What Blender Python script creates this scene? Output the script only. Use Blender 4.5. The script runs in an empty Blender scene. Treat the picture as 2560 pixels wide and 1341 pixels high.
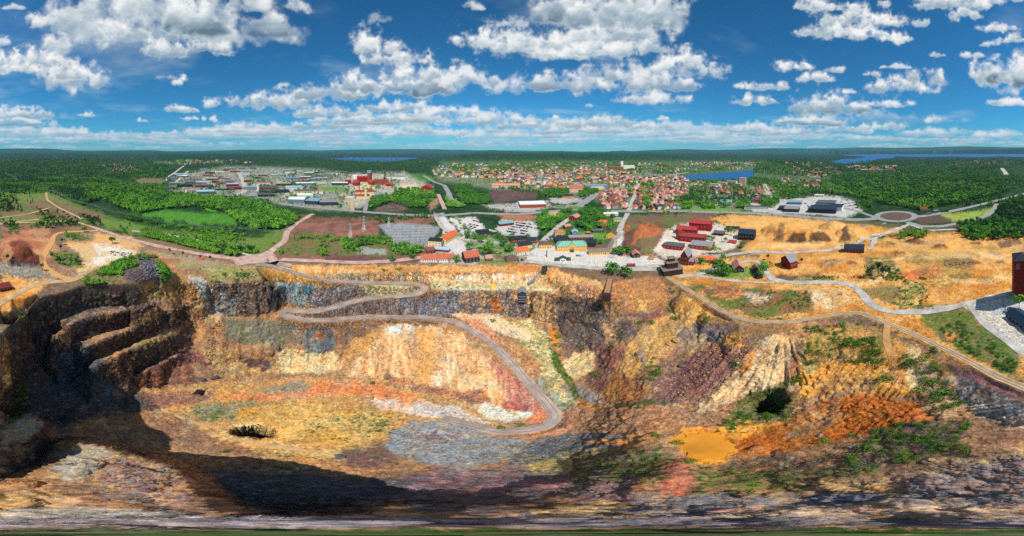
import bpy, bmesh, math, random
import numpy as np
from mathutils import Vector, Matrix
from mathutils.geometry import delaunay_2d_cdt

rng = np.random.default_rng(7); random.seed(7)
scene = bpy.context.scene
R = math.radians

# ------------------------------------------------------------------ camera: a drone panorama 130 m above the mine yard
CAMZ = 130.0
DPP = 90.0 / 963.0                    # degrees of view per photograph pixel
HOR, CEN = 378.0, 1280.0
cd = bpy.data.cameras.new('camera'); cam = bpy.data.objects.new('camera', cd); scene.collection.objects.link(cam)
cam.location = (0, 0, CAMZ); cam.rotation_euler = (R(90), 0, 0)
cd.type = 'PANO'; cd.clip_start = 0.1; cd.clip_end = 60000
pc = cd if hasattr(cd, 'panorama_type') else cd.cycles
pc.panorama_type = 'EQUIRECTANGULAR'
pc.latitude_min = R(-90); pc.latitude_max = R(HOR * DPP)
pc.longitude_min = R(-CEN * DPP); pc.longitude_max = R(CEN * DPP)
scene.camera = cam
scene.view_settings.view_transform = 'Standard'; scene.view_settings.look = 'None'
scene.view_settings.gamma = 1; scene.view_settings.exposure = 0.0
scene.view_settings.use_curve_mapping = False
scene.cycles.use_denoising = False
scene.cycles.max_bounces = 4; scene.cycles.diffuse_bounces = 2; scene.cycles.glossy_bounces = 2
scene.cycles.volume_bounces = 0; scene.cycles.transparent_max_bounces = 4
scene.cycles.sample_clamp_indirect = 4

# ------------------------------------------------------------------ noise helpers
def _mix(h):
    h = (h ^ (h >> np.uint32(13))) * np.uint32(1274126177)
    return ((h ^ (h >> np.uint32(16))) & np.uint32(0xFFFF)).astype(np.float32) * np.float32(2.0 / 65535.0) - np.float32(1)
def noise(x, y, z=0.0):
    x = np.asarray(x, np.float32); y = np.asarray(y, np.float32); sz = np.ndim(z) == 0
    fx, fy = np.floor(x), np.floor(y); u, v = x - fx, y - fy
    u = u * u * (3 - 2 * u); v = v * v * (3 - 2 * v)
    hx = fx.astype(np.int32).astype(np.uint32) * np.uint32(374761393); hy = fy.astype(np.int32).astype(np.uint32) * np.uint32(668265263)
    hx1 = hx + np.uint32(374761393); hy1 = hy + np.uint32(668265263)
    if sz:
        fz = math.floor(z); w = np.float32(z - fz); hz = np.uint32((int(fz) * 1440662683) & 0xFFFFFFFF)
        flat = w == 0
    else:
        z = np.asarray(z, np.float32); fz = np.floor(z); w = z - fz; hz = fz.astype(np.int32).astype(np.uint32) * np.uint32(1440662683); flat = False
    w = w * w * (3 - 2 * w)
    def pl(hz):
        p, q = hy + hz, hy1 + hz
        a = _mix(hx + p); b = _mix(hx1 + p); c = _mix(hx + q); d = _mix(hx1 + q)
        a = a + (b - a) * u; c = c + (d - c) * u
        return a + (c - a) * v
    p = pl(hz)
    if not flat:
        with np.errstate(over='ignore'): q = pl(hz + np.uint32(1440662683))
        p = p + (q - p) * w
    return p
np.seterr(over='ignore')
def fbm(x, y, z=0.0, o=4, g=0.5):
    s = 0.0; a = 1.0; t = 0.0; f = 1.0
    for i in range(o):
        s = s + a * noise(x * f + 17.3 * i, y * f + 9.1 * i, z * f + 3 * i); t += a; a *= g; f *= 2.03
    return s / t
def billow(x, y, z=0.0, o=4, g=0.5):
    s = 0.0; a = 1.0; t = 0.0; f = 1.0
    for i in range(o):
        s = s + a * (1 - 2 * np.abs(noise(x * f + 17.3 * i, y * f + 9.1 * i, z * f + 3 * i))); t += a; a *= g; f *= 2.03
    return s / t
def sstep(a, b, x):
    t = np.clip((x - a) / (b - a), 0, 1); return t * t * (3 - 2 * t)
def lin(c):
    c = np.asarray(c, np.float64) / 255.0
    return np.where(c <= 0.04045, c / 12.92, ((c + 0.055) / 1.055) ** 2.4)

# ------------------------------------------------------------------ sky: Nishita air with a computed field of fair-weather cumulus
SUN_AZ, SUN_EL = 176.0, 52.0          # clockwise from the view axis (+Y): the sun stands behind the camera
def cloud_sky():
    W, H = 2400, 1200                  # full sphere, 0.15 degrees a step
    K = 0.15 / DPP                     # photograph pixels per step
    rgb = np.zeros((H, W, 3), np.float32); al = np.zeros((H, W), np.float32)
    r = np.random.default_rng(3)
    bright, mid, dark = lin((246, 247, 246)) * 1.12, lin((176, 196, 208)), lin((104, 128, 150))
    def cloud(cx, cy, a, b, dens=1.0, grey=0.5, seed=None, flat=0.55):
        seed = r.integers(1, 9999) if seed is None else seed
        az = (cx - CEN) * DPP; el = (HOR - cy) * DPP
        x0 = (0.25 + az / 360.0) * W; y0 = (el / 180.0 + 0.5) * H
        A, B = 1.12 * a / K, 1.14 * b / K
        X = np.arange(int(x0 - 1.5 * A) - 2, int(x0 + 1.5 * A) + 3); Y = np.arange(max(int(y0 - 1.6 * B) - 2, H // 2 - 14), min(int(y0 + 1.8 * B) + 3, H))
        if len(Y) < 2: return
        u, v = np.meshgrid((X - x0) / A, (Y - y0) / B)
        u = u.astype(np.float32); v = v.astype(np.float32); asp = max(A / B, 0.6)
        rr = np.random.default_rng(int(seed)); sx, sy = seed * 7.31 % 97, seed * 3.17 % 89
        fs = min(max(B / 18.0, 0.45), 1.25)      # big near clouds show more billows than small far ones
        U, V = u * asp * fs, v * fs
        wu = u + 0.22 * fbm(U * 1.1 + sx, V * 1.1 + sy, 0, 3); wv = v + 0.26 * fbm(U * 1.1 + sy, V * 1.1 + sx, 0, 3)
        E = np.full_like(u, -3.0); n = int(3 + min(A / B, 4) * 1.6)
        for i in range(n):
            t = rr.uniform(-0.72, 0.72); q = (1 - abs(t)) * 0.6 + 0.4
            ry = q * rr.uniform(0.7, 1.15); rx = rr.uniform(0.28, 0.5); cyy = -0.4 + ry * 0.5
            d = 1 - ((wu - t) / rx) ** 2 - np.where(wv > cyy, ((wv - cyy) / ry) ** 2, ((wv - cyy) / (ry * flat)) ** 2)
            E = np.maximum(E, d)
        E = np.where(E < 0.25, 0.25 + (np.maximum(E, -2.5) - 0.25) * 0.42, E)
        n1 = billow(U * 1.5 + sx, V * 1.5 + sy, 0, 3, 0.5); n2 = fbm(U * 1.5 + sy, V * 1.5 + sx, 0, 6, 0.62)
        n3 = fbm(U * 0.9 + sy + 31, V * 0.9 + sx, 0, 3, 0.5)
        D = np.minimum(E, 0.8) + 0.14 * n1 + 1.15 * n2 + 0.3 * n3 - 0.16
        soft = 0.55 + 0.35 * n3
        alpha = sstep(-0.34, 0.3 + soft, D) ** 1.3 * dens
        alpha = alpha * sstep(1.45, 1.05, np.abs(u)) * sstep(1.7, 1.2, v) * sstep(-1.5, -1.0, v)
        h = np.sqrt(np.clip(E + 0.35, 0, 1.2)) * 0.7 + 0.10 * n1 + 0.42 * n3 + 0.12 * n2
        gy, gx = np.gradient(h); gy = gy * B; gx = gx * A
        lit = 0.84 - 0.09 * np.clip(gy, -1.6, 1.3) + 0.16 * np.clip(v + 0.1, -0.9, 0.8) + 0.34 * n3 + 0.14 * n2
        core = sstep(0.3, 1.15, np.minimum(E, 0.85) + 0.45 * n3 + 0.2) * sstep(0.7, -0.5, v + 0.4 * n3) * grey
        lit = lit - 0.92 * core
        lit = 0.78 + (lit - 0.78) * sstep(-0.1, 0.7, D)
        lit = np.clip(lit, 0, 1)[..., None]
        col = np.where(lit > 0.5, mid + (bright - mid) * (lit - 0.5) * 2, dark + (mid - dark) * lit * 2)
        haze = min(max((cy - 230) / 150.0, 0), 1) * 0.42
        col = col * (1 - haze) + lin((168, 205, 226)) * haze
        XX = X % W
        ix = np.ix_(Y, XX); a4 = alpha[..., None]
        rgb[ix] = rgb[ix] * (1 - a4) + col * a4
        al[ix] = al[ix] * (1 - alpha) + alpha
    # a belt of small far clouds all round, smallest at the horizon
    far = []
    for i in range(225):
        cx = r.uniform(-650, 3210); cy = 371 - abs(r.normal(0, 1)) * 24; s = (378 - cy)
        far.append((cx, cy, r.uniform(1.1, 2.6) * s + 14, 0.18 * s + 2.2, r.uniform(0.25, 0.75), r.uniform(0.3, 0.8)))
    for c in sorted(far, key=lambda c: -c[1]):
        if 250 < c[0] < 560 and c[1] < 335: continue
        cloud(*c)
    # clouds behind the camera and overhead carry on in the same scatter
    for i in range(34):
        cx = r.choice([r.uniform(-640, -160), r.uniform(2700, 3200)]); cy = r.uniform(-330, 300); s = 378 - cy
        cloud(cx, cy, s * r.uniform(0.15, 0.38), s * r.uniform(0.07, 0.14), 0.95, 0.5)
    for i in range(10):
        cx = r.uniform(0, 2560); cy = r.uniform(-420, -110)
        cloud(cx, cy, r.uniform(90, 220), r.uniform(40, 80), 0.95, 0.5)
    L = [ # bands low over the town
     (620,322,110,15,.95,.5),(700,335,140,13,.9,.5),(560,328,60,9,.9,.4),(850,318,150,16,.95,.6),(960,330,160,14,.9,.6),(1120,338,170,12,.85,.5),(1330,343,150,10,.8,.4),
     (820,285,120,18,.9,.5),(900,305,140,18,1,.6),(1010,273,110,18,.95,.6),(1120,290,150,20,1,.6),(1000,300,120,16,1,.6),(1260,304,150,24,1,.75),(1380,318,130,20,1,.75),(1500,312,110,22,1,.7),(1450,330,120,13,.95,.6),(1620,318,80,13,.95,.5),(1655,298,16,8,.9,.2),(1700,335,120,12,.8,.4),
     (50,310,90,16,.9,1.0),(30,290,95,20,1,.7),(120,335,110,13,.9,.5),(300,345,120,9,.7,.4),(220,350,90,8,.7,.4),
     (1890,326,90,17,1,.5),(1990,332,70,15,.95,.6),(1800,345,120,10,.8,.4),(2110,327,60,12,.95,.5),(2180,320,40,14,.95,.4),(2220,318,45,14,.9,.4),(2330,302,32,9,.9,.3),(2320,335,80,12,.85,.4),(2500,340,70,12,.9,.5),
     # middle row
     (2065,272,112,34,1,.9),(2020,308,95,15,1,1.0),(1885,254,50,17,1,.4),(1905,218,62,14,.95,.3),(1985,168,58,19,1,.3),(2035,200,50,17,.95,.3),(2090,178,30,12,.8,.2),
     (2250,222,100,28,1,.6),(2318,196,44,36,1,.4),(2215,262,58,14,.95,.3),(2120,232,22,9,.9,.2),(2175,187,26,9,.8,.2),(2465,190,105,38,1,.5),(2545,200,80,52,1,1.5),(2425,140,30,11,.95,.2),(2475,112,30,12,.9,.2),(2540,102,50,14,1,.2),(2500,72,50,14,.9,.2),(2520,257,60,13,.95,.3),(2240,168,36,9,.7,.2),(2340,140,24,8,.7,.2),
     (1430,212,112,40,1,.7),(1560,188,95,40,.9,.5),(1690,180,120,46,1,.5),(1640,215,110,34,.9,.6),(1640,250,95,20,.95,.3),(1780,180,40,26,.8,.3),(1470,266,13,7,.8,.2),
     (700,258,140,30,1,.6),(820,236,95,36,1,.6),(900,214,66,40,1,.6),(1085,222,128,40,1,.95),(1040,190,80,36,1,.4),(1170,205,70,36,.9,.4),(1000,150,85,26,.95,.4),(940,112,58,44,1,.3),(1270,225,60,24,.6,.4),
     (450,275,40,12,.95,.5),(525,262,30,13,.9,.3),(475,298,21,7,.95,.3),(523,300,19,10,.95,.3),(452,207,23,14,1,.3),(225,289,24,9,.95,.2),(352,303,17,6,.9,.2),(415,195,24,7,.4,.1),
     # high and near
     (100,155,105,30,1,.6),(190,205,88,44,1,.5),(150,110,46,50,.9,.3),(95,55,50,22,.9,.2),(150,185,60,30,1,.4),(30,20,36,10,.9,.1),(10,110,30,18,.8,.2),(40,175,60,18,1,.3),
     (230,50,110,90,1,.5),(330,30,140,90,1,.5),(430,70,130,80,1,.6),(560,60,150,90,1,1.1),(400,128,70,40,1,.6),(660,10,90,50,.95,.4),(520,120,60,28,.9,.7),(300,90,80,50,1,.5),
     (1450,30,130,60,1,.9),(1560,40,150,70,1,.7),(1680,30,80,50,1,.4),(1240,105,85,40,1,.4),(1330,120,120,40,1,.4),(1430,110,120,40,1,.4),(1540,90,130,45,1,.5),(1390,140,70,26,1,.3),(1500,130,90,30,1,.3),(1290,60,40,16,.5,.1),(1600,120,70,26,.8,.3),(1175,18,34,14,.7,.1),(940,50,34,18,.35,.1),
     (2130,52,110,34,1,.4),(2080,82,75,22,1,.3),(2165,90,80,20,1,.3),(2235,98,38,17,1,.2),(2025,14,60,18,.95,.2),(2090,22,60,18,.95,.2),(2210,12,28,12,.7,.1),(2385,8,100,32,1,.4),(2410,36,40,24,1,.3),(2308,58,24,15,.9,.2),(2480,4,30,10,.7,.1),(2530,0,30,10,.6,.1)]
    for c in L: cloud(*c)
    yy, xx = np.mgrid[H // 2:H // 2 + 300, 0:W].astype(np.float32); el = (yy - H / 2) * 0.15
    sc = 0.9 / np.maximum(np.tan(np.radians(el + 2.5)), .02); ca = np.cos(xx / W * 2 * np.pi) * sc; sa = np.sin(xx / W * 2 * np.pi) * sc
    veil = sstep(.12, .8, fbm(ca * .9, sa * .9, 0, 6, .6) + .25 * fbm(ca * .25 + 9, sa * .25, 0, 2)) * .4 * sstep(0, 2, el)
    veil = veil + (.12 + .16 * fbm(xx / 90, yy / 5, 0, 4)) * sstep(5, .3, el)
    veil = np.clip(veil, 0, .6); a0 = al[H // 2:H // 2 + 300]; r0 = rgb[H // 2:H // 2 + 300]; w = veil * (1 - a0)
    rgb[H // 2:H // 2 + 300] = r0 + (lin((206, 222, 232)) * w[..., None]); al[H // 2:H // 2 + 300] = a0 + w
    px = np.zeros((H, W, 4), np.float32)
    px[..., :3] = rgb / np.maximum(al, 1e-3)[..., None]; px[..., 3] = 1
    return px, al
def build_world():
    w = bpy.data.worlds.new('World'); scene.world = w; w.use_nodes = True
    nt = w.node_tree; nt.nodes.clear(); N = nt.nodes.new; Lk = nt.links.new
    px, al = cloud_sky()
    H, W = al.shape
    def im(name, data):
        i = bpy.data.images.new(name, W, H, alpha=False, float_buffer=True); i.colorspace_settings.name = 'Non-Color'
        i.pixels.foreach_set(np.ascontiguousarray(data, np.float32).ravel()); i.update(); i.pack(); return i
    m = np.ones((H, W, 4), np.float32); m[..., :3] = al[..., None]
    sky = N('ShaderNodeTexSky'); sky.sky_type = 'NISHITA'; sky.sun_disc = False
    sky.sun_elevation = R(SUN_EL); sky.sun_rotation = R(SUN_AZ); sky.altitude = 250; sky.air_density = 1.0; sky.dust_density = 0.25; sky.ozone_density = 3.0
    bg = N('ShaderNodeBackground'); bg.inputs['Strength'].default_value = 0.063
    t1 = N('ShaderNodeTexEnvironment'); t1.image = im('cumulus_light', px); t2 = N('ShaderNodeTexEnvironment'); t2.image = im('cumulus_cover', m)
    bc = N('ShaderNodeBackground'); bc.inputs['Strength'].default_value = 0.9
    mx = N('ShaderNodeMixShader'); out = N('ShaderNodeOutputWorld')
    tint = N('ShaderNodeMixRGB'); tint.blend_type = 'MULTIPLY'; tint.inputs[0].default_value = 1; tint.inputs[2].default_value = (0.30, 1.20, 1.62, 1)
    Lk(sky.outputs[0], tint.inputs[1]); Lk(tint.outputs[0], bg.inputs['Color']); Lk(t1.outputs[0], bc.inputs['Color'])
    Lk(t2.outputs[0], mx.inputs[0]); Lk(bg.outputs[0], mx.inputs[1]); Lk(bc.outputs[0], mx.inputs[2]); Lk(mx.outputs[0], out.inputs[0])
build_world()
sd = bpy.data.lights.new('sun', 'SUN'); sd.energy = 4.9; sd.angle = R(0.53); sd.color = (1.0, 0.95, 0.87)
sun = bpy.data.objects.new('sun', sd); scene.collection.objects.link(sun)
sdir = Vector((math.sin(R(SUN_AZ)) * math.cos(R(SUN_EL)), math.cos(R(SUN_AZ)) * math.cos(R(SUN_EL)), math.sin(R(SUN_EL))))
sun.rotation_euler = sdir.to_track_quat('Z', 'Y').to_euler(); sun.location = sdir * 500

# ------------------------------------------------------------------ pixel <-> place
def azel(px, py): return np.radians((np.asarray(px, float) - CEN) * DPP), np.radians((np.asarray(py, float) - HOR) * DPP)
def place(px, py, z):
    a, e = azel(px, py); e = np.maximum(e, 1e-4); r = (CAMZ - np.asarray(z, float)) / np.tan(e)
    return r * np.sin(a), r * np.cos(a)
def pix(x, y, z):
    r = np.hypot(x, y); return CEN + np.degrees(np.arctan2(x, y)) / DPP, HOR + np.degrees(np.arctan2(CAMZ - z, r)) / DPP

# ------------------------------------------------------------------ terrain: break lines of the pit, meshed as a TIN and gridded
BL = []            # (px, py, z) lines
def bl(*a): BL.append([a[i:i + 3] for i in range(0, len(a), 3)])
# plateau edge right round the visible pit
bl(0,838,0, 20,822,0, 40,800,0, 62,772,0, 92,743,0, 150,733,0, 205,714,0, 260,711,0, 345,708,0, 400,700,-1, 440,678,-1, 520,672,0, 600,676,0, 640,668,0)
bl(0,846,-3, 12,850,-4, 14,905,-26, 16,965,-46)
bl(0,905,-22, 8,930,-34)
bl(20,835,-16, 45,812,-14, 66,786,-12, 95,760,-10)
bl(25,900,-55, 60,850,-40, 100,830,-36, 150,795,-24, 205,775,-22, 260,768,-22, 330,760,-22, 352,745,-18, 420,705,-6)
# stepped west benches: crest and toe of each
bl(108,842,-40, 145,828,-33, 185,808,-29, 225,788,-26, 275,782,-25, 330,772,-24, 388,753,-20)
bl(150,868,-58, 185,850,-50, 228,838,-47, 275,826,-46, 320,813,-45, 386,770,-32)
bl(215,868,-56, 262,850,-52, 322,823,-47, 380,803,-44, 430,780,-38, 470,752,-28)
bl(240,898,-74, 275,882,-70, 330,858,-66, 400,835,-60, 473,802,-48)
bl(238,912,-77, 300,884,-70, 362,858,-66, 430,838,-62, 474,818,-56)
bl(265,965,-95, 330,945,-92, 400,905,-82, 450,880,-74, 478,862,-70)
bl(338,940,-88, 395,912,-81, 440,888,-76, 500,872,-72)
bl(340,968,-97, 420,975,-97, 480,965,-96, 520,955,-95)
bl(390,930,-88, 450,915,-84, 480,905,-83)
for k_, o_ in ((-1, 0), (-2, 0), (-3, 10), (-4, 17), (-5, 12.5), (-6, 12), (-7, 6.5), (-8, 6)):      # wide, slightly tilted bench tops
    if o_: 
        i_ = k_ - 1; BL[i_] = [(a, b, z + o_ * float(sstep(470, 400, np.float64(a)))) for a, b, z in BL[i_]]
# west shaded gulf and floor
bl(30,980,-84, 60,940,-78, 110,905,-70, 150,890,-66)
bl(100,985,-94, 170,960,-92, 230,940,-90)
bl(110,1060,-98, 200,1020,-99, 300,1000,-99, 400,1000,-99, 500,990,-99, 620,985,-99, 760,975,-99, 860,965,-98)
bl(520,1060,-100, 660,1040,-100, 800,1020,-100, 950,1020,-100, 1050,1040,-99)
bl(520,1120,-99, 700,1120,-99, 840,1120,-98, 980,1100,-98, 1120,1090,-97)
bl(560,1165,-98, 700,1180,-98, 850,1180,-96, 1000,1180,-94)
# the rock block on the left edge
bl(0,1078,-56, 30,1056,-57, 62,1040,-58, 92,1054,-59, 98,1072,-59, 62,1100,-57, 30,1115,-55, 0,1128,-54)
bl(0,1092,-54, 50,1072,-56)
bl(0,1058,-88, 40,1030,-90, 80,1022,-92, 120,1040,-94, 132,1075,-94, 118,1120,-88, 80,1165,-80, 30,1190,-72, 0,1200,-70)
# spur under the drone, its crest and the shaded foot
bl(150,1105,-92, 220,1088,-97, 320,1110,-98, 440,1150,-98, 530,1200,-98, 560,1245,-97, 620,1270,-96, 720,1282,-95, 820,1272,-94, 900,1250,-92, 960,1228,-90)
bl(190,1108,-66, 280,1128,-58, 345,1142,-54, 430,1180,-50, 470,1212,-48, 492,1245,-46, 520,1280,-45, 600,1303,-44, 720,1312,-43, 850,1303,-46, 930,1288,-50, 1000,1268,-56)
bl(0,1215,-52, 100,1210,-50, 180,1170,-50, 250,1165,-50, 350,1210,-47)
bl(0,1265,-44, 200,1260,-44, 400,1270,-44)
bl(1010,1215,-86, 1100,1222,-82, 1200,1236,-74, 1150,1270,-60)
bl(0,1325,-42, 400,1325,-42, 800,1325,-42, 1200,1325,-44, 1600,1325,-44, 2000,1325,-42, 2400,1325,-41, 2560,1325,-41)
# foot of north wall
bl(540,955,-96, 650,942,-96, 760,940,-96, 860,938,-96, 960,958,-96, 1080,985,-96, 1150,1010,-96.5, 1230,1053,-96.5, 1300,1060,-96, 1345,1052,-94, 1372,1035,-92)
# north-west knob, notch, cliffs
bl(440,700,-6, 500,705,-8, 560,712,-11, 620,704,-11, 672,703,-12, 686,716,-14)
bl(440,735,-20, 490,770,-36, 505,800,-50, 515,850,-64, 520,900,-78)
bl(475,752,-27, 492,830,-60, 505,880,-74)
bl(530,770,-42, 565,788,-48, 620,790,-48, 675,784,-47)
bl(676,716,-30, 682,775,-45, 690,782,-45)
bl(694,704,-14, 712,745,-38, 718,758,-41)
bl(700,702,-12, 740,706,-14, 800,712,-15, 870,716,-18, 940,720,-20, 1000,722,-22)
bl(740,764,-40, 800,768,-38, 850,756,-34, 900,742,-30, 960,734,-27, 1010,732,-26)
bl(560,845,-64, 640,830,-60, 700,822,-57, 760,822,-56, 850,818,-55, 900,815,-54)
bl(560,880,-74, 620,872,-72, 690,870,-72, 745,868,-72, 830,862,-70, 880,850,-66)
bl(530,915,-84, 620,905,-84, 700,895,-82, 780,895,-82, 850,905,-86)
# north rim (top of ochre slope) and its bench
bl(690,667,0, 740,662,0, 800,664,0, 900,665,0, 1000,664,0, 1100,663,0, 1180,662,0, 1280,660,0, 1340,664,0, 1390,672,0, 1440,684,0, 1490,702,0, 1505,712,-2, 1540,706,-1, 1600,692,0, 1640,688,0, 1690,712,0)
bl(820,695,-8, 900,700,-12, 1000,700,-14, 1080,702,-16, 1150,704,-17, 1250,706,-18, 1330,708,-18, 1380,712,-17, 1430,730,-18)
bl(1085,728,-23, 1150,728,-23, 1200,726,-22, 1280,724,-22, 1330,728,-23, 1385,738,-25, 1420,748,-28)
bl(1010,785,-51, 1085,785,-52, 1150,782,-51, 1220,784,-53, 1280,788,-55, 1330,796,-58, 1370,806,-61, 1400,815,-64)
# craggy north-east corner
bl(1440,745,-26, 1500,762,-26, 1540,772,-28, 1560,760,-22)
bl(1400,770,-42, 1430,800,-52, 1470,820,-56, 1500,800,-42)
bl(1410,850,-72, 1450,880,-76, 1500,880,-74, 1530,850,-62)
bl(1530,742,-14, 1580,735,-12, 1640,735,-12)
bl(1560,800,-40, 1620,806,-42, 1660,800,-38, 1670,770,-24)
bl(1660,735,-14, 1672,765,-32, 1690,790,-36)
bl(1700,740,-6, 1750,770,-10, 1780,785,-10)
bl(1690,815,-34, 1740,808,-26, 1790,806,-18, 1820,815,-16)
bl(1640,850,-56, 1700,862,-52, 1760,868,-46, 1810,862,-36)
bl(1550,870,-60, 1600,880,-66, 1640,900,-70, 1700,905,-66)
bl(1500,920,-82, 1560,930,-82, 1620,950,-80)
bl(1850,838,-10, 1880,845,-11, 1900,850,-12, 1940,842,-8)
bl(1800,900,-42, 1850,905,-38, 1880,915,-38)
bl(1520,1005,-90, 1600,1005,-90, 1650,1000,-89, 1740,1020,-86, 1765,1030,-84)
# tan fan right of the scree
bl(1905,842,-8, 1960,832,-6, 2010,838,-7)
bl(1850,930,-52, 1920,905,-40, 1975,890,-34, 2010,905,-36)
bl(1790,1000,-76, 1850,980,-70, 1920,970,-60, 1960,985,-56, 2012,965,-50)
bl(1950,900,-34, 1958,960,-60, 1962,985,-58)
# hollow with dark trees
bl(1870,1010,-72, 1900,985,-66, 1950,995,-64, 1980,1030,-66, 1950,1055,-76, 1890,1045,-80)
bl(1915,1020,-80, 1940,1025,-80)
# orange flats and slope
bl(2010,930,-42, 2080,900,-32, 2150,905,-24, 2250,920,-20, 2330,930,-16)
bl(2000,970,-50, 2080,960,-44, 2160,950,-34, 2250,975,-30, 2340,985,-26)
bl(2030,1000,-56, 2100,985,-46, 2200,990,-40, 2300,1010,-34, 2350,1030,-32)
bl(1840,1090,-90, 1900,1080,-86, 1980,1060,-74, 2060,1040,-62, 2160,1030,-50, 2260,1040,-40)
bl(1835,1140,-94, 1920,1130,-88, 2020,1110,-76, 2120,1090,-64, 2220,1070,-50, 2330,1050,-36)
bl(1860,1165,-92, 1960,1160,-84, 2080,1150,-74, 2200,1130,-58, 2320,1100,-42, 2420,1085,-34)
bl(1690,1085,-94.5, 1760,1085,-95, 1820,1100,-95, 1835,1130,-95, 1790,1155,-95, 1720,1140,-95)
bl(1750,1110,-95.2, 1790,1125,-95.2)
# east plateau down to its edge
bl(1760,778,0, 1860,812,0, 1960,822,-3, 2060,815,-3, 2150,812,-3, 2240,850,-3, 2320,885,-3, 2400,920,-3, 2480,945,-3, 2560,985,-3)
bl(2060,850,-14, 2140,860,-12, 2220,885,-10, 2300,905,-9, 2370,922,-8)
bl(2385,932,-9, 2450,962,-7, 2510,985,-6, 2560,1008,-5)
bl(2385,995,-27, 2420,1025,-29, 2460,1042,-29, 2520,1060,-28, 2560,1068,-27)
bl(2460,1120,-30, 2560,1130,-28)
bl(2420,1160,-42, 2560,1170,-34)
# near right slopes
bl(1620,1110,-94, 1700,1160,-90, 1800,1175,-92)
bl(1450,1100,-92, 1520,1110,-93, 1600,1130,-92)
bl(1220,1130,-94, 1320,1140,-92, 1420,1150,-88, 1520,1160,-86)
bl(1250,1190,-86, 1400,1200,-80, 1540,1200,-76, 1650,1200,-76, 1700,1200,-76)
bl(1750,1210,-72, 1900,1215,-68, 2100,1200,-60, 2300,1190,-50)
bl(1300,1260,-64, 1500,1260,-60, 1700,1260,-58, 2000,1260,-54, 2300,1250,-46, 2560,1240,-40)
# stream valley
bl(1335,800,-60, 1360,825,-66, 1382,862,-73, 1395,890,-77, 1412,925,-82, 1430,965,-86, 1452,1000,-89, 1500,1022,-91, 1560,1045,-92.5, 1610,1075,-93.5, 1680,1095,-94.5)
bl(1240,800,-55, 1290,830,-63, 1330,870,-71, 1370,940,-81, 1400,1000,-88, 1420,1040,-91, 1450,1060,-92)
# ramp: edges come from the road itself
RAMP = [(640,662,0),(672,664,-1),(700,672,-3),(760,690,-8),(830,703,-13),(900,708,-17),(1000,709,-20),(1045,711,-22),(1066,721,-24),(1048,735,-26),(1000,741,-28),(930,745,-31),(880,755,-35),(830,771,-39),(790,779,-41.5),(745,779,-43),(712,775,-44.5),(700,784,-45),(722,794,-46.3),(760,800,-47.5),(810,802,-48.5),(860,798,-49.5),(930,793,-51),(1000,793,-53),(1080,796,-55),(1130,805,-58),(1180,825,-62),(1230,860,-68),(1290,920,-78),(1330,968,-85),(1370,1012,-90),(1391,1040,-92.5),(1372,1064,-94),(1320,1077,-95.5),(1250,1080,-96.3),(1180,1064,-97),(1100,1045,-98)]
BL.append(RAMP)
PATH = [(1640,676,0),(1690,706,0),(1740,738,0),(1800,775,0),(1850,797,0),(1905,806,0),(1975,805,0),(2050,793,0),(2100,784,0),(2150,783,0),(2190,797,0),(2250,822,0),(2300,843,0),(2360,872,0),(2430,908,0),(2500,945,0),(2575,975,0)]
BL.append(PATH)
def east(px, py, z):      # the eastern side of the pit is a good deal shallower than its floor in the west
    t = float(sstep(1400, 1640, np.float64(px)) * (1 - sstep(1180, 1300, np.float64(py)))); return z * (1 - .46 * t) if z < 0 else z
BL = [[(a, b, east(a, b, z)) for a, b, z in l] for l in BL]
pts = []
for l in BL:
    for (x0, y0, z0), (x1, y1, z1) in zip(l[:-1], l[1:]):
        n = max(1, int(math.hypot(x1 - x0, y1 - y0) / 7))
        for i in range(n):
            t = i / n; pts.append((x0 + (x1 - x0) * t, y0 + (y1 - y0) * t, z0 + (z1 - z0) * t))
    pts.append(l[-1])
P = np.array(pts, float); X, Y = place(P[:, 0], P[:, 1], P[:, 2]); Z = P[:, 2]
# the side of the pit behind the camera (outside the frame) and the plateau ring
bx = []
for az, rr_, z in [(-124,108,0),(-132,96,0),(-142,84,0),(-152,78,0),(-164,72,0),(-176,86,0),(174,112,0),(162,122,0),(150,122,0),(138,118,0),(128,108,0),(121.5,100,-1),
                   (-124,98,-40),(-134,84,-44),(-146,70,-44),(-160,60,-40),(-175,54,-34),(170,52,-30),(155,54,-26),(140,58,-24),(128,64,-24),
                   (-128,86,-72),(-128,60,-58),(-140,45,-46),(-160,35,-42),(180,32,-40),(155,32,-38),(135,40,-34)]:
    bx.append((rr_ * math.sin(R(az)), rr_ * math.cos(R(az)), z))
for a in range(-180, 180, 5):
    for rr_ in (330, 420, 560): bx.append((rr_ * math.sin(R(a)), rr_ * math.cos(R(a)), 0))
for a in range(-120, 121, 3):      # plateau just outside the edge
    px_ = CEN + a / DPP
    ry = np.interp(px_, [0,62,205,345,440,640,1000,1280,1440,1500,1600,1690,1860,2000,2150,2300,2560], [815,752,698,690,655,648,652,648,668,690,675,690,775,780,765,820,945])
    for k in (6, 40, 80):
        if ry - k > 560: x, y = place(px_, ry - k, 0); bx.append((float(x), float(y), 0))
bx.append((0, 0, -42)); bx = np.array(bx)
X = np.r_[X, bx[:, 0]]; Y = np.r_[Y, bx[:, 1]]; Z = np.r_[Z, bx[:, 2]]
RES, HALF = 0.75, 470.0
NG = int(2 * HALF / RES) + 1
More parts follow.
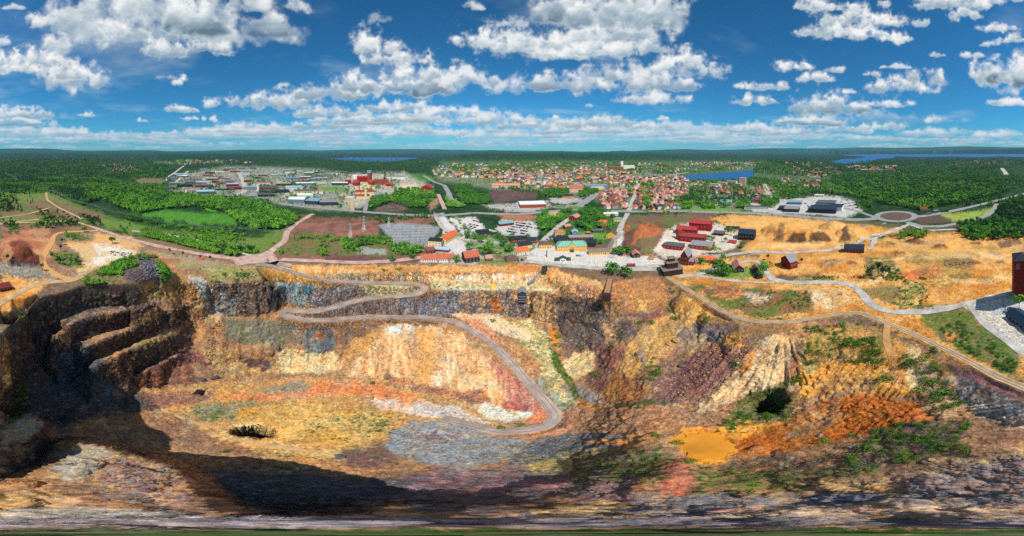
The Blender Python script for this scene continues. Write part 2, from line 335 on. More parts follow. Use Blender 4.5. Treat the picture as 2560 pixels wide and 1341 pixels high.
def build_raster():
    v, e, f, ov, oe, of = delaunay_2d_cdt([Vector((a, b)) for a, b in zip(X, Y)], [], [], 0, 1e-3)
    vz = np.array([Z[o[0]] for o in ov]); vx = np.array([(p.x + HALF) / RES for p in v]); vy = np.array([(p.y + HALF) / RES for p in v])
    G = np.zeros((NG, NG), np.float32)
    for t in f:
        a, b, c = t[0], t[1], t[2]
        x0, x1 = max(int(min(vx[a], vx[b], vx[c])), 0), min(int(max(vx[a], vx[b], vx[c])) + 2, NG)
        y0, y1 = max(int(min(vy[a], vy[b], vy[c])), 0), min(int(max(vy[a], vy[b], vy[c])) + 2, NG)
        if x1 <= x0 or y1 <= y0: continue
        d = (vy[b] - vy[c]) * (vx[a] - vx[c]) + (vx[c] - vx[b]) * (vy[a] - vy[c])
        if abs(d) < 1e-9: continue
        gx = np.arange(x0, x1)[None, :]; gy = np.arange(y0, y1)[:, None]
        w0 = ((vy[b] - vy[c]) * (gx - vx[c]) + (vx[c] - vx[b]) * (gy - vy[c])) / d
        w1 = ((vy[c] - vy[a]) * (gx - vx[c]) + (vx[a] - vx[c]) * (gy - vy[c])) / d
        w2 = 1 - w0 - w1; m = (w0 >= -1e-6) & (w1 >= -1e-6) & (w2 >= -1e-6)
        s = G[y0:y1, x0:x1]; s[m] = (w0 * vz[a] + w1 * vz[b] + w2 * vz[c])[m]
    return G
def blur(G, n=1):
    for _ in range(n):
        p = np.pad(G, 1, mode='edge'); G = (p[:-2, 1:-1] + 2 * p[1:-1, 1:-1] + p[2:, 1:-1]) / 4
        p = np.pad(G, 1, mode='edge'); G = (p[1:-1, :-2] + 2 * p[1:-1, 1:-1] + p[1:-1, 2:]) / 4
    return G
def tick(n): pass
G = blur(build_raster(), 1); tick('tin')
gxx, gyy = np.meshgrid(np.linspace(-HALF, HALF, NG, dtype=np.float32), np.linspace(-HALF, HALF, NG, dtype=np.float32))
PITM = sstep(-1.5, -8, blur(G, 2))                              # how far inside the pit
rough = fbm(gxx / 22, gyy / 22, 0, 5, 0.6) * 2.6 + np.abs(fbm(gxx / 7 + 50, gyy / 7, 0, 3)) * 2.0 - 0.5
flat_floor = sstep(-84, -94, blur(G, 3)) * 0.72
west = sstep(-1.1, -1.4, np.arctan2(gxx, gyy)); G = G + PITM * rough * (1 - flat_floor) * 0.9 * (1 - .6 * west) + (1 - PITM) * 0.35 * fbm(gxx / 18, gyy / 18, 0, 3)
sw = sstep(-5, -30, gyy) * sstep(140, 105, np.hypot(gxx, gyy)) * sstep(15, -10, gxx); G = G + sw * (7 * fbm(gxx / 13, gyy / 13 + 3, 0, 3, .6) + 2.5)  # raises and roughens the southwest rim, mostly unseen, to break up its shadow edge
spur = sstep(26, 14, np.abs(gyy - 2)) * sstep(80, 60, np.abs(gxx + 30)) * sstep(-80, -60, G); G = G + spur * 4.5 * fbm(gxx / 8, gyy / 8 + 3, 0, 3, .6)
G = G + (1 - PITM) * sstep(.5, .9, np.arctan2(gxx, gyy)) * sstep(440, 380, np.hypot(gxx, gyy)) * (1.5 * fbm(gxx / 16 + 4, gyy / 16, 0, 4, .6) + .8 * np.abs(fbm(gxx / 6, gyy / 6 + 8, 0, 3)))
# roads press flat shelves into the ground
def samples(line, step=1.2):
    out = []
    for (x0, y0, z0), (x1, y1, z1) in zip(line[:-1], line[1:]):
        n = max(2, int(math.hypot(x1 - x0, y1 - y0) / 4))
        for i in range(n):
            t = i / n; out.append((x0 + (x1 - x0) * t, y0 + (y1 - y0) * t, z0 + (z1 - z0) * t))
    out.append(line[-1]); q = np.array(out, float); x, y = place(q[:, 0], q[:, 1], q[:, 2]); p = np.c_[x, y, q[:, 2]]
    for _ in range(6): p[1:-1] = (p[:-2] + 2 * p[1:-1] + p[2:]) / 4
    d = np.r_[0, np.cumsum(np.hypot(*np.diff(p[:, :2], axis=0).T))]; s = np.arange(0, d[-1], step)
    return np.c_[np.interp(s, d, p[:, 0]), np.interp(s, d, p[:, 1]), np.interp(s, d, p[:, 2])]
def shelf(p, w):
    global G
    acc = np.zeros_like(G); best = np.full_like(G, 1e9)
    k = int((w + 3) / RES) + 1
    for x, y, z in p:
        cx, cy = int((x + HALF) / RES), int((y + HALF) / RES)
        x0, x1, y0, y1 = max(cx - k, 0), min(cx + k + 1, NG), max(cy - k, 0), min(cy + k + 1, NG)
        if x1 <= x0 or y1 <= y0: continue
        d = np.hypot(gxx[y0:y1, x0:x1] - x, gyy[y0:y1, x0:x1] - y); b = best[y0:y1, x0:x1]; m = d < b
        b[m] = d[m]; acc[y0:y1, x0:x1][m] = z
    t = sstep(w + 2.2, w + 0.2, best); G = G * (1 - t) + acc * t
ramp_p, path_p = samples(RAMP), samples(PATH)
shelf(ramp_p, 4.4); shelf(path_p, 2.6)
# heaps, sand mounds, hollows on the plateau: (px, py, height, half width m, half depth m, power)
def heap(px, py, h, wx, wy, p=1.0, rot=0.0, flat=1e9, z0=0.0):
    global G
    x, y = place(px, py, z0); a = math.atan2(x, y) + R(rot); k = int(1.4 * max(wx, wy) / RES) + 2
    cx, cy = int((x + HALF) / RES), int((y + HALF) / RES)
    if not (k < cx < NG - k and k < cy < NG - k): return
    s = (slice(cy - k, cy + k), slice(cx - k, cx + k)); xs, ys = gxx[s], gyy[s]; dx, dy = xs - x, ys - y
    u = dx * math.cos(a) - dy * math.sin(a); v = dx * math.sin(a) + dy * math.cos(a)
    wob = 1 + 0.22 * fbm(xs / 14 + px, ys / 14, 0, 3)
    d = np.sqrt((u / wx) ** 2 + (v / wy) ** 2) / wob
    b = np.clip(1 - d, 0, 1) ** p * h
    G[s] += np.minimum(b, flat) * (1 + 0.08 * fbm(xs / 5, ys / 5, 0, 2))
heap(20,640,20,30,30,1.0); heap(62,650,14,22,20,1.0); heap(365,690,13,30,16,.9); heap(120,575,8,30,16,1)
heap(1605,606,26,46,34,1.0); heap(1655,575,8,30,14); heap(1560,628,9,20,14)
heap(1965,578,22,40,26,.7,0,13); heap(2020,600,24,46,20,.7,0,14); heap(2085,572,16,26,26,.8); heap(2130,590,22,22,36,.7,10,13); heap(2190,572,10,44,12,.8); heap(2060,590,8,18,12)
heap(1905,560,10,46,10,.8); heap(2087,662,8,20,10,.8); heap(2290,607,10,24,9,1.0); heap(2390,655,6,26,10,1); heap(2325,690,6,18,9,1); heap(2325,768,5,10,6,1); heap(2480,620,5,28,9,1)
heap(900,585,7,36,14,1); heap(1000,520,9,60,18,1)
heap(642,1082,-48,10.5,7.5,.16,0,1e9,-99)
for h_ in ((2250,640,9,20,9),(2420,690,4,18,8),(2130,660,4,16,7),(2300,652,8,22,9),(2480,700,4,18,9),(2230,615,9,24,10),(2350,620,9,26,9),(2050,690,3.5,14,7),(2440,612,4,20,7),(2020,650,3,14,6),(1940,590,7,16,12),(2150,605,6,18,8),(1880,575,5,26,7),(2500,660,3.5,20,8),(2100,740,2.5,12,6),(2240,745,2.5,12,6)): heap(*h_); heap(1925,1020,-4,9,9,.8,0,1e9,-48)

tick('raster')
# far relief: (px, half width px, distance m, height m, depth m)
HILLS = [(60,330,6800,205,1500),(330,260,6200,150,1300),(600,170,4300,108,700),(640,420,9000,165,1500),(480,240,4200,90,600),(1000,420,11500,215,1700),(1240,150,3900,142,500),(1400,190,4200,128,600),(1560,170,5200,140,800),(1480,110,3700,108,420),(1700,220,9500,205,1600),(1950,240,12000,255,1600),(2150,240,13000,275,1600),(2400,260,13000,290,1600),(2600,240,12500,310,1600),(2900,400,12000,320,1800),(-350,420,9000,260,2000),(-700,300,9000,230,2000),(3300,300,9000,240,2000),(780,160,3500,48,400),(1950,120,2600,36,300),(150,200,3000,40,500),(2480,140,2100,26,260)]
LAKES = {'lake_town': [(1703,441),(1730,436),(1790,433),(1850,428),(1880,425),(1892,427),(1884,434),(1880,441),(1868,447),(1830,449),(1790,453),(1750,452),(1720,448)],
         'lake_north': [(820,397),(880,393),(960,394),(1040,394),(1046,396),(1010,400),(985,405),(920,404),(870,401)],
         'lake_east': [(2078,405),(2105,398),(2150,396),(2165,392),(2110,389),(2110,387),(2200,386),(2400,385.4),(2560,385),(2640,385),(2640,396),(2560,393),(2500,391),(2440,394),(2380,392),(2300,393),(2240,391),(2230,396),(2195,397),(2170,405),(2130,409),(2095,409)]}
def inpoly(px, py, poly):
    px = np.asarray(px, float); py = np.asarray(py, float); c = np.zeros(px.shape, bool); n = len(poly)
    for i in range(n):
        x0, y0 = poly[i]; x1, y1 = poly[(i + 1) % n]
        if y0 == y1: continue
        m = ((y0 > py) != (y1 > py)) & (px < (x1 - x0) * (py - y0) / (y1 - y0) + x0); c ^= m
    return c
def height(x, y):
    x = np.asarray(x, float); y = np.asarray(y, float); r = np.hypot(x, y)
    u = np.clip((x + HALF) / RES, 0, NG - 1.001); v = np.clip((y + HALF) / RES, 0, NG - 1.001)
    i, j = u.astype(int), v.astype(int); fu, fv = u - i, v - j
    g = (G[j, i] * (1 - fu) + G[j, i + 1] * fu) * (1 - fv) + (G[j + 1, i] * (1 - fu) + G[j + 1, i + 1] * fu) * fv
    g = g * sstep(HALF, HALF - 60, r)
    i = np.nonzero(r > 468)
    if not len(i[0]): return g
    g[i] = far_height(x[i], y[i], r[i], g[i])
    return g
def far_height(x, y, r, g):
    g = g + sstep(500, 1500, r) * fbm(x / 420, y / 420, 0, 3) * np.clip(r / 500, 0, 7)
    a = CEN + np.degrees(np.arctan2(x, y)) / DPP
    for p, w, rr_, h, dpt in HILLS:
        d = (a - p + 1926) % 3852 - 1926
        i = np.nonzero((np.abs(d) < 1.7 * w) & (np.abs(r - rr_) < 2.6 * dpt))
        t = np.exp(-(d[i] / (0.72 * w)) ** 2) * np.exp(-((r[i] - rr_) / dpt) ** 2)
        g[i] = np.maximum(g[i], h * t * (1 + 0.12 * fbm(a[i] / 60 + p, r[i] / 900, 0, 3)) + g[i] * (1 - t))
    g = g + sstep(10500, 16500, r) * (170 + 150 * fbm(a / 150 + 5, 0 * a, 0, 4))
    py = HOR + np.degrees(np.arctan2(CAMZ, r)) / DPP
    for k, poly in LAKES.items():
        m = inpoly(a, py, poly); g = np.where(m, -6.0, g)
        xs = [q[0] for q in poly]; ys = [q[1] for q in poly]
        nb = (a > min(xs) - 40) & (a < max(xs) + 40) & (py > min(ys)) & (py < max(ys) + 10) & ~m
        t = sstep(min(xs) - 40, min(xs), a) * sstep(max(xs) + 40, max(xs), a)
        g = np.where(nb, g + (np.clip(g, -1.5, 0.5) - g) * t, g)
    return g

# ------------------------------------------------------------------ ground mesh: rings round the drone, dense where slopes face it
az_vis = np.arange(-123, 123.01, 0.215); az_back = np.arange(125, 236, 2.2)
AZ = np.radians(np.r_[az_vis, az_back]); NC = len(AZ); NR = 560
rd = np.r_[np.arange(0.6, 470, 0.3), np.geomspace(470.5, 17000, 420)]
XX = np.sin(AZ)[:, None] * rd[None]; YY = np.cos(AZ)[:, None] * rd[None]
HD = height(XX, YY)
ED = np.degrees(np.arctan2(HD - CAMZ, rd[None]))               # elevation angle of the ground along each column
tick('HD')
def build_ground():
    s = np.cumsum(np.hypot(np.diff(ED, axis=1), 2.2 * np.diff(np.log(rd))[None]), axis=1); s = np.c_[np.zeros(NC), s]
    nv_ = len(az_vis); q = s / s[:, -1:]; k = 12; pad = np.concatenate([np.repeat(q[:1], k, 0), q[:nv_], np.repeat(q[nv_ - 1:nv_], k, 0)]); cs = np.cumsum(np.concatenate([np.zeros((1, q.shape[1])), pad]), 0)
    for _ in range(1): q[:nv_] = (cs[2 * k + 1:] - cs[:-2 * k - 1]) / (2 * k + 1)
    s = q; rr_ = np.empty((NC, NR))
    for c in range(NC): rr_[c] = np.interp(np.linspace(0, s[c, -1], NR), s[c], rd)
    x = np.sin(AZ)[:, None] * rr_; y = np.cos(AZ)[:, None] * rr_
    return x, y, height(x, y), rr_
gx, gy, gz, gr = build_ground()
gpx, gpy = pix(gx, gy, gz)
gpx[len(az_vis):] = np.where(AZ[len(az_vis):, None] > math.pi, CEN - (360 - np.degrees(AZ[len(az_vis):, None])) / DPP, gpx[len(az_vis):])
tick('grid')
def at(px, py):
    """ground point seen at a photograph pixel (scalar)"""
    a, e = azel(px, py); c = int(np.clip(round((math.degrees(a) + 123) / 0.215), 0, len(az_vis) - 1))
    k = int(np.argmax(ED[c] >= -math.degrees(e)));
    if k == 0: k = len(rd) - 1
    e0, e1 = ED[c, k - 1], ED[c, k]; t = (-math.degrees(e) - e0) / (e1 - e0 + 1e-9); r = rd[k - 1] + (rd[k] - rd[k - 1]) * min(max(t, 0), 1)
    x, y = r * math.sin(a), r * math.cos(a); return x, y, float(height(np.array([x]), np.array([y]))[0])

# ------------------------------------------------------------------ colours of the ground (earth, rock, ore stain, grass; some shade and haze painted in), patch by patch
FOR, FORD, GRS, GRB = (44,72,34), (27,52,32), (82,112,46), (78,140,40)
TAN, ORG, YEL, CRM, WHT = (208,158,98), (198,122,52), (226,154,46), (222,196,148), (214,206,194)
PUR, DPU, RED, RUS, PNK = (126,88,82), (92,66,64), (164,84,66), (150,84,50), (200,150,132)
GRY, LGR, BGR, DGR, BRN, DBR = (132,126,118), (186,182,174), (118,130,136), (84,84,86), (134,100,74), (88,68,52)
OLV, SND = (112,106,66), (196,170,122)
PT = []
def pa(c1, co, c2=None, k='b', mix=0.5, f=5, op=1.0):
    PT.append((c1, [(co[i], co[i + 1]) for i in range(0, len(co), 2)], c2 if c2 is not None else c1, k, mix, f, op))
# --- far country
pa(FOR, (-900,372,3500,372,3500,600,-900,600), FORD, 'b', .5, 4)
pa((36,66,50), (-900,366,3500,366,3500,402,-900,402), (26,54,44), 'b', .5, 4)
pa((40,86,72), (0,364,2560,364,2560,384,0,384), (32,74,72), 'b', .5, 3)  # farther bands turn bluer: distance haze painted into the ground colour
pa((96,146,66), (440,400,482,399,480,404,440,405), None, 'b', 0, 2)
pa((150,140,120), (384,404,470,406,560,402,556,408,440,411,384,408), (70,96,60), 's', .5, 2)
pa((120,96,84), (335,446,400,446,418,452,408,462,352,460), (96,112,62), 'b', .35, 3)
pa((84,140,44), (330,536,420,524,500,532,560,532,592,548,588,562,500,566,400,556), (62,112,40), 's', .5, 5)
pa((84,158,38), (414,488,432,484,434,502,418,504), None, 'b', 0, 3)
pa((84,158,38), (512,516,560,512,572,524,522,528), None, 'b', 0, 3)
pa((80,128,50), (985,436,1060,434,1092,446,1060,456,1000,456), (60,104,44), 'b', .5, 3)
pa((70,116,52), (1928,438,2010,436,2008,444,1930,446), None, 'b', 0, 2)
# town ground
pa((136,134,112), (1080,420,1130,408,1400,404,1600,410,1750,420,1700,440,1760,456,1920,458,2080,450,2090,480,1960,500,1960,526,1560,532,1490,500,1430,490,1350,476,1240,478,1090,452), (70,94,52), 's', .5, 6)
pa((92,112,72), (1100,402,1900,400,2080,440,2060,476,1960,470,1900,460,1760,456,1690,436,1500,420,1100,430), (56,84,48), 's', .5, 6)
pa((170,164,154), (1240,444,1420,440,1560,436,1600,450,1580,470,1480,490,1400,476,1250,474), (110,116,96), 's', .5, 5)
# industry
pa((156,152,144), (412,474,460,436,560,416,700,418,800,424,860,432,860,474,880,500,880,530,800,528,720,514,640,500,560,492,470,486), (92,108,72), 's', .5, 5)
pa((180,172,162), (860,436,1010,432,1080,466,1080,482,1000,476,940,500,900,520,860,520), (128,126,96), 's', .4, 5)
pa((96,130,60), (800,466,870,470,880,480,800,478), None, 'b', 0, 3)
pa((214,192,142), (898,460,930,458,935,470,890,472), None, 'b', 0, 3)
pa((214,186,140), (1000,464,1040,460,1046,474,1000,474), None, 'b', 0, 3)
pa((112,92,84), (936,516,1000,504,1030,512,1010,528,940,530), (84,70,64), 'b', .4, 4)
pa((104,80,74), (1222,478,1290,474,1345,482,1340,496,1240,508,1225,498), (84,66,62), 'b', .5, 4)
pa((172,134,112), (1062,490,1092,486,1100,510,1075,526), (120,110,70), 's', .5, 4)
pa((188,184,178), (1880,508,1960,500,2050,488,2140,500,2160,526,2110,546,1990,536,1880,530), (160,158,152), 's', .35, 4)
pa((104,140,60), (1700,515,1800,518,1880,530,1700,530), None, 's', 0, 3)
pa((150,160,72), (2350,535,2440,528,2490,520,2460,545,2380,556,2352,550), (120,140,60), 'b', .4, 4)
pa((92,74,64), (2275,545,2350,538,2385,556,2300,560), None, 's', 0, 3)
# --- west yard
pa((122,124,66), (0,480,130,478,260,540,420,575,640,592,700,575,745,545,780,540,720,600,640,640,440,615,230,560,0,560), (84,120,48), 's', .6, 8)
pa((132,96,80), (90,500,130,496,260,536,250,556,90,545,0,540,0,515), (84,104,52), 'b', .4, 6)
pa((140,108,84), (0,556,230,566,430,612,560,642,640,650,640,672,440,676,420,712,200,712,90,742,40,795,0,835), (116,96,72), 'b', .45, 6)
pa((186,140,96), (0,600,60,592,130,592,160,640,80,660,0,660), (168,100,72), 'b', .5, 5)
pa((150,84,58), (28,600,62,600,108,650,96,664,40,664,30,640), (112,64,56), 'b', .5, 4)
pa((112,70,62), (20,650,90,655,80,672,20,668), (90,60,56), 's', .5, 4)
pa((176,128,92), (20,578,120,570,128,588,60,596,16,600), RED, 'b', .3, 4)
pa((126,116,98), (0,655,100,668,140,700,60,704,0,690), (150,140,126), 's', .5, 5)
pa((212,158,90), (0,690,60,694,120,704,100,730,40,770,0,790), ORG, 'b', .35, 5)
pa((196,160,112), (230,585,330,592,360,615,300,625,240,606), TAN, 'b', .5, 5)
pa((206,172,124), (160,608,260,600,350,622,330,655,250,672,200,690,180,680,210,650), (212,150,84), 'b', .5, 5)
pa((214,204,186), (226,610,300,615,346,632,300,648,276,666,216,668,240,640), (204,170,120), 'b', .4, 5)
pa((78,96,46), (120,628,200,628,210,668,150,668), (116,120,66), 's', .5, 4)
pa((92,110,52), (160,580,232,586,226,604,160,600), (150,126,96), 's', .5, 4)
pa((160,104,74), (118,666,190,668,194,690,150,694), (150,126,100), 's', .5, 4)
pa((90,112,48), (204,690,300,660,340,636,410,650,428,690,400,706,300,708,210,712), (130,104,80), 's', .55, 5)
pa((112,92,90), (280,676,345,668,420,690,400,712,330,706), (84,74,76), 's', .5, 4)
pa((96,98,102), (342,644,380,644,418,690,398,712,366,690), (64,66,72), 's', .6, 4)
pa((160,140,112), (360,620,470,636,560,655,640,664,560,672,440,664,380,648), (178,100,78), 'b', .4, 5)
pa((206,150,86), (372,640,430,650,500,664,480,680,420,668), RED, 'b', .4, 5)
pa((168,148,110), (420,655,560,660,640,672,590,690,480,690), (126,124,70), 's', .45, 5)
# --- middle strip
pa((142,98,80), (745,545,960,545,1100,540,1060,575,950,560,948,590,1000,625,1050,636,1050,655,880,658,680,648,672,625,720,590), (112,76,66), 'b', .5, 6)
pa((84,112,50), (676,622,760,585,880,595,960,605,1000,640,940,650,820,640,700,640), (128,96,72), 's', .5, 6)
pa((150,150,140), (888,618,966,620,970,636,890,636), None, 's', 0, 3)
pa((120,84,76), (800,636,890,640,975,640,970,650,820,652), DPU, 's', .4, 3)
pa((204,156,112), (856,612,900,606,900,614,860,620), None, 'b', 0, 3)
pa((190,174,164), (1060,640,1140,610,1210,640,1310,655,1300,662,1120,664,1050,655), (120,124,80), 's', .25, 4)
pa((150,150,148), (948,566,1000,556,1100,567,1068,620,1000,628,975,600), (124,126,128), 's', .4, 3)
pa((196,190,184), (1085,536,1110,540,1160,600,1210,640,1150,640,1100,600,1110,570), None, 's', 0, 4)
pa((200,192,184), (1124,545,1186,542,1214,572,1190,588,1150,584), None, 's', 0, 3)
pa((196,190,182), (1258,550,1330,552,1358,570,1340,592,1262,590,1240,575), (170,166,160), 's', .4, 3)
pa((88,124,50), (1140,592,1200,590,1270,600,1340,600,1330,640,1300,640,1210,640,1170,610), (150,150,120), 's', .4, 5)
pa((92,128,54), (1190,650,1260,645,1300,655,1290,664,1190,664), (140,120,90), 's', .3, 4)
pa((178,172,164), (1210,512,1300,508,1370,505,1380,520,1350,530,1230,530), (150,146,140), 's', .3, 4)
pa((178,172,164), (1375,496,1440,494,1470,505,1420,512,1380,510), (150,146,140), 's', .3, 4)
pa((178,116,80), (1240,532,1345,536,1350,545,1290,552,1260,548), (150,100,70), 's', .4, 4)
pa((74,106,46), (1340,525,1520,520,1560,560,1520,610,1380,610,1350,580), (52,84,38), 's', .5, 6)
pa((206,200,190), (1320,632,1345,610,1520,636,1545,590,1560,560,1570,570,1545,640,1640,640,1680,664,1600,672,1500,672,1400,668,1316,655), (190,184,174), 's', .4, 3)
pa((100,140,56), (1440,582,1515,582,1516,600,1470,600), None, 's', 0, 3)
# --- east of the museum
pa((120,84,72), (1565,540,1640,536,1760,530,1800,540,1780,560,1690,590,1640,620,1600,640,1570,640,1556,600), (92,108,54), 'b', .4, 5)
pa((178,108,62), (1575,600,1600,560,1625,556,1662,580,1640,590,1590,596,1576,620), (150,86,58), 's', .4, 4)
pa((112,72,62), (1558,590,1585,575,1578,610,1606,622,1590,632,1560,622), (88,62,58), 's', .5, 4)
pa((206,196,182), (1660,580,1700,560,1760,555,1830,565,1860,590,1840,620,1760,640,1660,646,1635,632), (182,168,148), 's', .4, 4)
pa((212,166,98), (1780,545,1830,536,1960,538,2110,548,2250,566,2262,576,2190,596,2120,618,2040,636,1900,640,1850,625,1880,600,1810,570), (200,140,72), 'b', .5, 5)
pa((150,108,66), (1934,600,1946,560,1962,556,1958,600), (120,88,58), 's', .4, 3)
pa((112,78,48), (1960,606,1980,584,2014,582,2018,604,2000,610), (92,66,44), 's', .5, 2)
pa((120,84,50), (2022,604,2030,582,2062,578,2080,602,2030,610), (96,70,46), 's', .5, 3)
pa((128,96,66), (2100,602,2106,568,2116,562,2130,604), (104,80,58), 's', .4, 3)
pa((206,152,104), (1960,625,2060,622,2120,618,2040,634), (222,190,160), 'b', .4, 4)
pa((96,80,66), (1960,534,2200,556,2330,566,2560,560,2560,580,2300,592,2240,570,2080,552,1960,540), (84,96,50), 'b', .3, 4)
pa((214,160,90), (1660,650,1900,640,2200,600,2300,585,2410,580,2420,596,2560,590,2560,960,2400,900,2240,830,2150,782,2000,800,1880,808,1780,765,1690,710), (186,124,58), 'b', .5, 6)
pa((176,140,98), (2200,600,2420,596,2560,606,2560,660,2420,650,2300,640), (214,160,86), 'b', .55, 6)
pa((146,110,78), (2360,650,2420,645,2450,660,2410,672,2360,668), (108,84,64), 's', .6, 3)
pa((148,112,80), (2490,600,2540,598,2556,612,2500,620), (110,84,64), 's', .6, 3)
pa((150,104,72), (2260,604,2290,598,2320,606,2290,612), (120,86,66), 's', .5, 3)
pa((158,116,78), (2055,650,2090,645,2120,655,2080,668,2056,664), (196,156,106), 's', .5, 3)
pa((222,186,130), (2440,628,2520,640,2510,652,2450,645), (200,160,100), 's', .4, 3)
pa((190,96,62), (2250,688,2340,660,2360,680,2330,694,2280,695), (224,124,74), 'b', .5, 4)
pa((92,100,48), (2160,640,2230,640,2260,680,2230,700,2165,700), (160,120,76), 's', .5, 5)
pa((78,104,44), (1985,690,2100,688,2090,704,2000,706,1960,700), (160,124,80), 's', .5, 4)
pa((148,118,80), (2150,720,2260,710,2330,720,2300,750,2210,760), (120,116,66), 's', .5, 5)
pa((96,112,50), (2255,700,2320,710,2310,770,2230,776), (190,150,90), 's', .5, 5)
pa((222,190,140), (2010,720,2090,720,2130,750,2080,776,2010,760), TAN, 'b', .5, 5)
pa((138,100,72), (1700,716,1900,720,2030,725,2040,770,1940,796,1850,785,1780,750), (96,106,52), 'b', .55, 6)
pa((206,176,140), (1860,735,1930,735,1920,752,1880,758), (160,140,130), 's', .4, 4)
pa((146,92,70), (1780,710,1860,725,1850,745,1790,742), (190,130,76), 's', .4, 4)
pa((100,130,54), (1745,676,1850,665,1910,660,1920,690,1830,700,1750,688), (128,140,66), 's', .4, 4)
pa((112,92,78), (1930,690,1990,688,1990,702,1940,706), (92,78,68), 's', .4, 4)
pa((196,192,182), (2410,770,2450,752,2530,725,2580,720,2580,900,2545,880,2470,830), (176,170,160), 's', .5, 4)
pa((126,112,74), (2290,770,2400,762,2440,800,2540,880,2560,960,2430,895,2330,840), (82,104,44), 's', .55, 6)
pa((196,130,66), (2360,835,2400,838,2390,852,2365,848), None, 'b', 0, 4)
for a_, b_, w_, h_ in ((2250,632,34,9),(2420,686,30,8),(2130,656,26,7),(2300,648,36,8),(2480,696,30,8),(2230,610,34,7),(2350,615,38,7),(2050,686,24,7),(2440,607,30,6),(2150,600,28,7),(1940,585,16,12),(2500,655,30,8),(2100,736,24,7),(2240,741,24,8)):
    pa((140,98,64), (a_-w_/2,b_+h_*.5,a_-w_*.2,b_-h_*.4,a_+w_*.3,b_-h_*.4,a_+w_/2,b_+h_*.5), (108,78,54), 's', .5, 3, .95)
for c_ in ((2180,650,2280,640,2400,634,2440,640,2400,646,2280,652), (2100,720,2200,690,2240,660,2252,664,2210,700,2110,730), (2330,700,2420,700,2540,690,2540,700,2420,712), (1930,610,2060,606,2060,616,1930,622)): pa((230,196,142), c_, (214,172,112), 's', .4, 4, .8)
pa((120,124,66), (2260,620,2420,640,2440,700,2340,716,2300,690), (200,150,90), 's', .3, 8, .5)
# ================= the pit
pa((170,128,88), (0,838,62,772,205,714,345,708,440,674,640,664,1280,660,1500,704,1690,712,1860,806,2150,800,2400,915,2600,1000,2600,1400,-900,1400,-900,900), (138,104,80), 'b', .5, 4)
# west wall and gulf: rim shade painted into dark rock colours
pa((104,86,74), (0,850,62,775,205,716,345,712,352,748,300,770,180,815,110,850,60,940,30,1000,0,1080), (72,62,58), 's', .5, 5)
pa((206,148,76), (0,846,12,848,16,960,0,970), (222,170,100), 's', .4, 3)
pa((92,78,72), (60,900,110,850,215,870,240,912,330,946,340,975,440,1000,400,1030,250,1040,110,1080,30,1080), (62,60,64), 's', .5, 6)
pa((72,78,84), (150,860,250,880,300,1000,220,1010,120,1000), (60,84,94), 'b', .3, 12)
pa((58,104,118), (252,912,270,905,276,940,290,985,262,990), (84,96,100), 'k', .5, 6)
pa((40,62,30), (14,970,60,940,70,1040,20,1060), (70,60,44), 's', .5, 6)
pa((150,118,104), (112,838,180,800,240,780,330,764,385,756,330,774,230,790,180,812,140,832), (122,96,84), 's', .5, 4)  # sunlit bench tops painted paler than the shaded faces below them
pa((160,122,84), (322,818,400,780,470,752,465,764,400,800,330,826), (140,112,70), 's', .5, 4)
pa((98,76,66), (180,815,275,786,388,757,384,772,320,814,225,842,170,860), (78,62,56), 's', .5, 4)
pa((110,84,62), (230,862,322,826,470,760,474,802,330,860,240,900), (78,64,54), 's', .5, 4)
pa((118,92,66), (240,914,362,860,474,822,478,860,400,905,330,944,265,960), (90,80,74), 's', .5, 4)
pa((110,120,60), (300,880,340,858,420,838,440,830,430,842,350,868), (150,116,76), 's', .5, 4)
pa((140,92,84), (338,938,400,908,450,882,520,878,540,900,500,905,400,925), (112,76,74), 's', .5, 4)
pa((150,100,72), (345,942,400,920,480,910,490,960,420,976,350,970), (104,72,62), 's', .55, 4)
pa((206,150,84), (340,712,430,702,470,735,440,750,360,752), (150,120,74), 'b', .5, 5)
pa((196,142,84), (430,675,500,690,560,800,540,850,490,860,470,760,430,710), (160,114,74), 's', .5, 6)
# knob and grey cliffs
pa((190,168,128), (480,700,530,710,520,760,560,800,520,800,490,750), (206,160,98), 's', .5, 5)
pa((176,166,146), (470,690,520,696,540,740,570,780,540,790,500,740), (150,160,160), 'k', .5, 5)
pa((140,118,104), (540,705,600,706,685,704,688,780,640,790,560,788,545,750), (108,96,88), 's', .55, 5)
pa((150,164,168), (545,730,580,745,590,785,560,785), (130,120,112), 'k', .4, 6)
pa((172,152,104), (500,668,640,664,680,676,760,696,830,708,700,704,640,700,540,706), (120,124,64), 's', .4, 5)
pa((222,164,78), (640,672,690,674,760,694,800,708,720,702,650,690), (196,140,70), 's', .45, 5)
pa((58,60,62), (676,712,688,712,714,748,708,764,690,782,674,780), (48,50,54), 's', .5, 2)  # shade inside the notch, painted as a dark patch
pa((140,148,144), (690,704,740,708,790,712,790,770,760,774,720,756), (120,140,144), 'k', .5, 4)
pa((152,146,142), (770,712,900,716,1000,720,1010,732,940,738,880,750,800,772,760,772), (124,114,108), 'k', .55, 4)
pa((66,112,116), (758,714,784,714,780,735,760,732), None, 'k', .3, 5)
pa((140,120,114), (840,745,930,736,880,752,820,768), (120,104,98), 's', .5, 4)
pa((146,132,126), (745,786,800,784,880,762,950,750,1080,742,1088,784,1000,786,900,788,800,796,760,794), (116,106,102), 'k', .5, 4)
pa((150,150,158), (1000,742,1088,742,1090,784,1010,786), (120,116,120), 'k', .5, 4)
pa((206,186,140), (900,714,1040,715,1050,730,960,736,910,735), (150,144,90), 's', .4, 4)
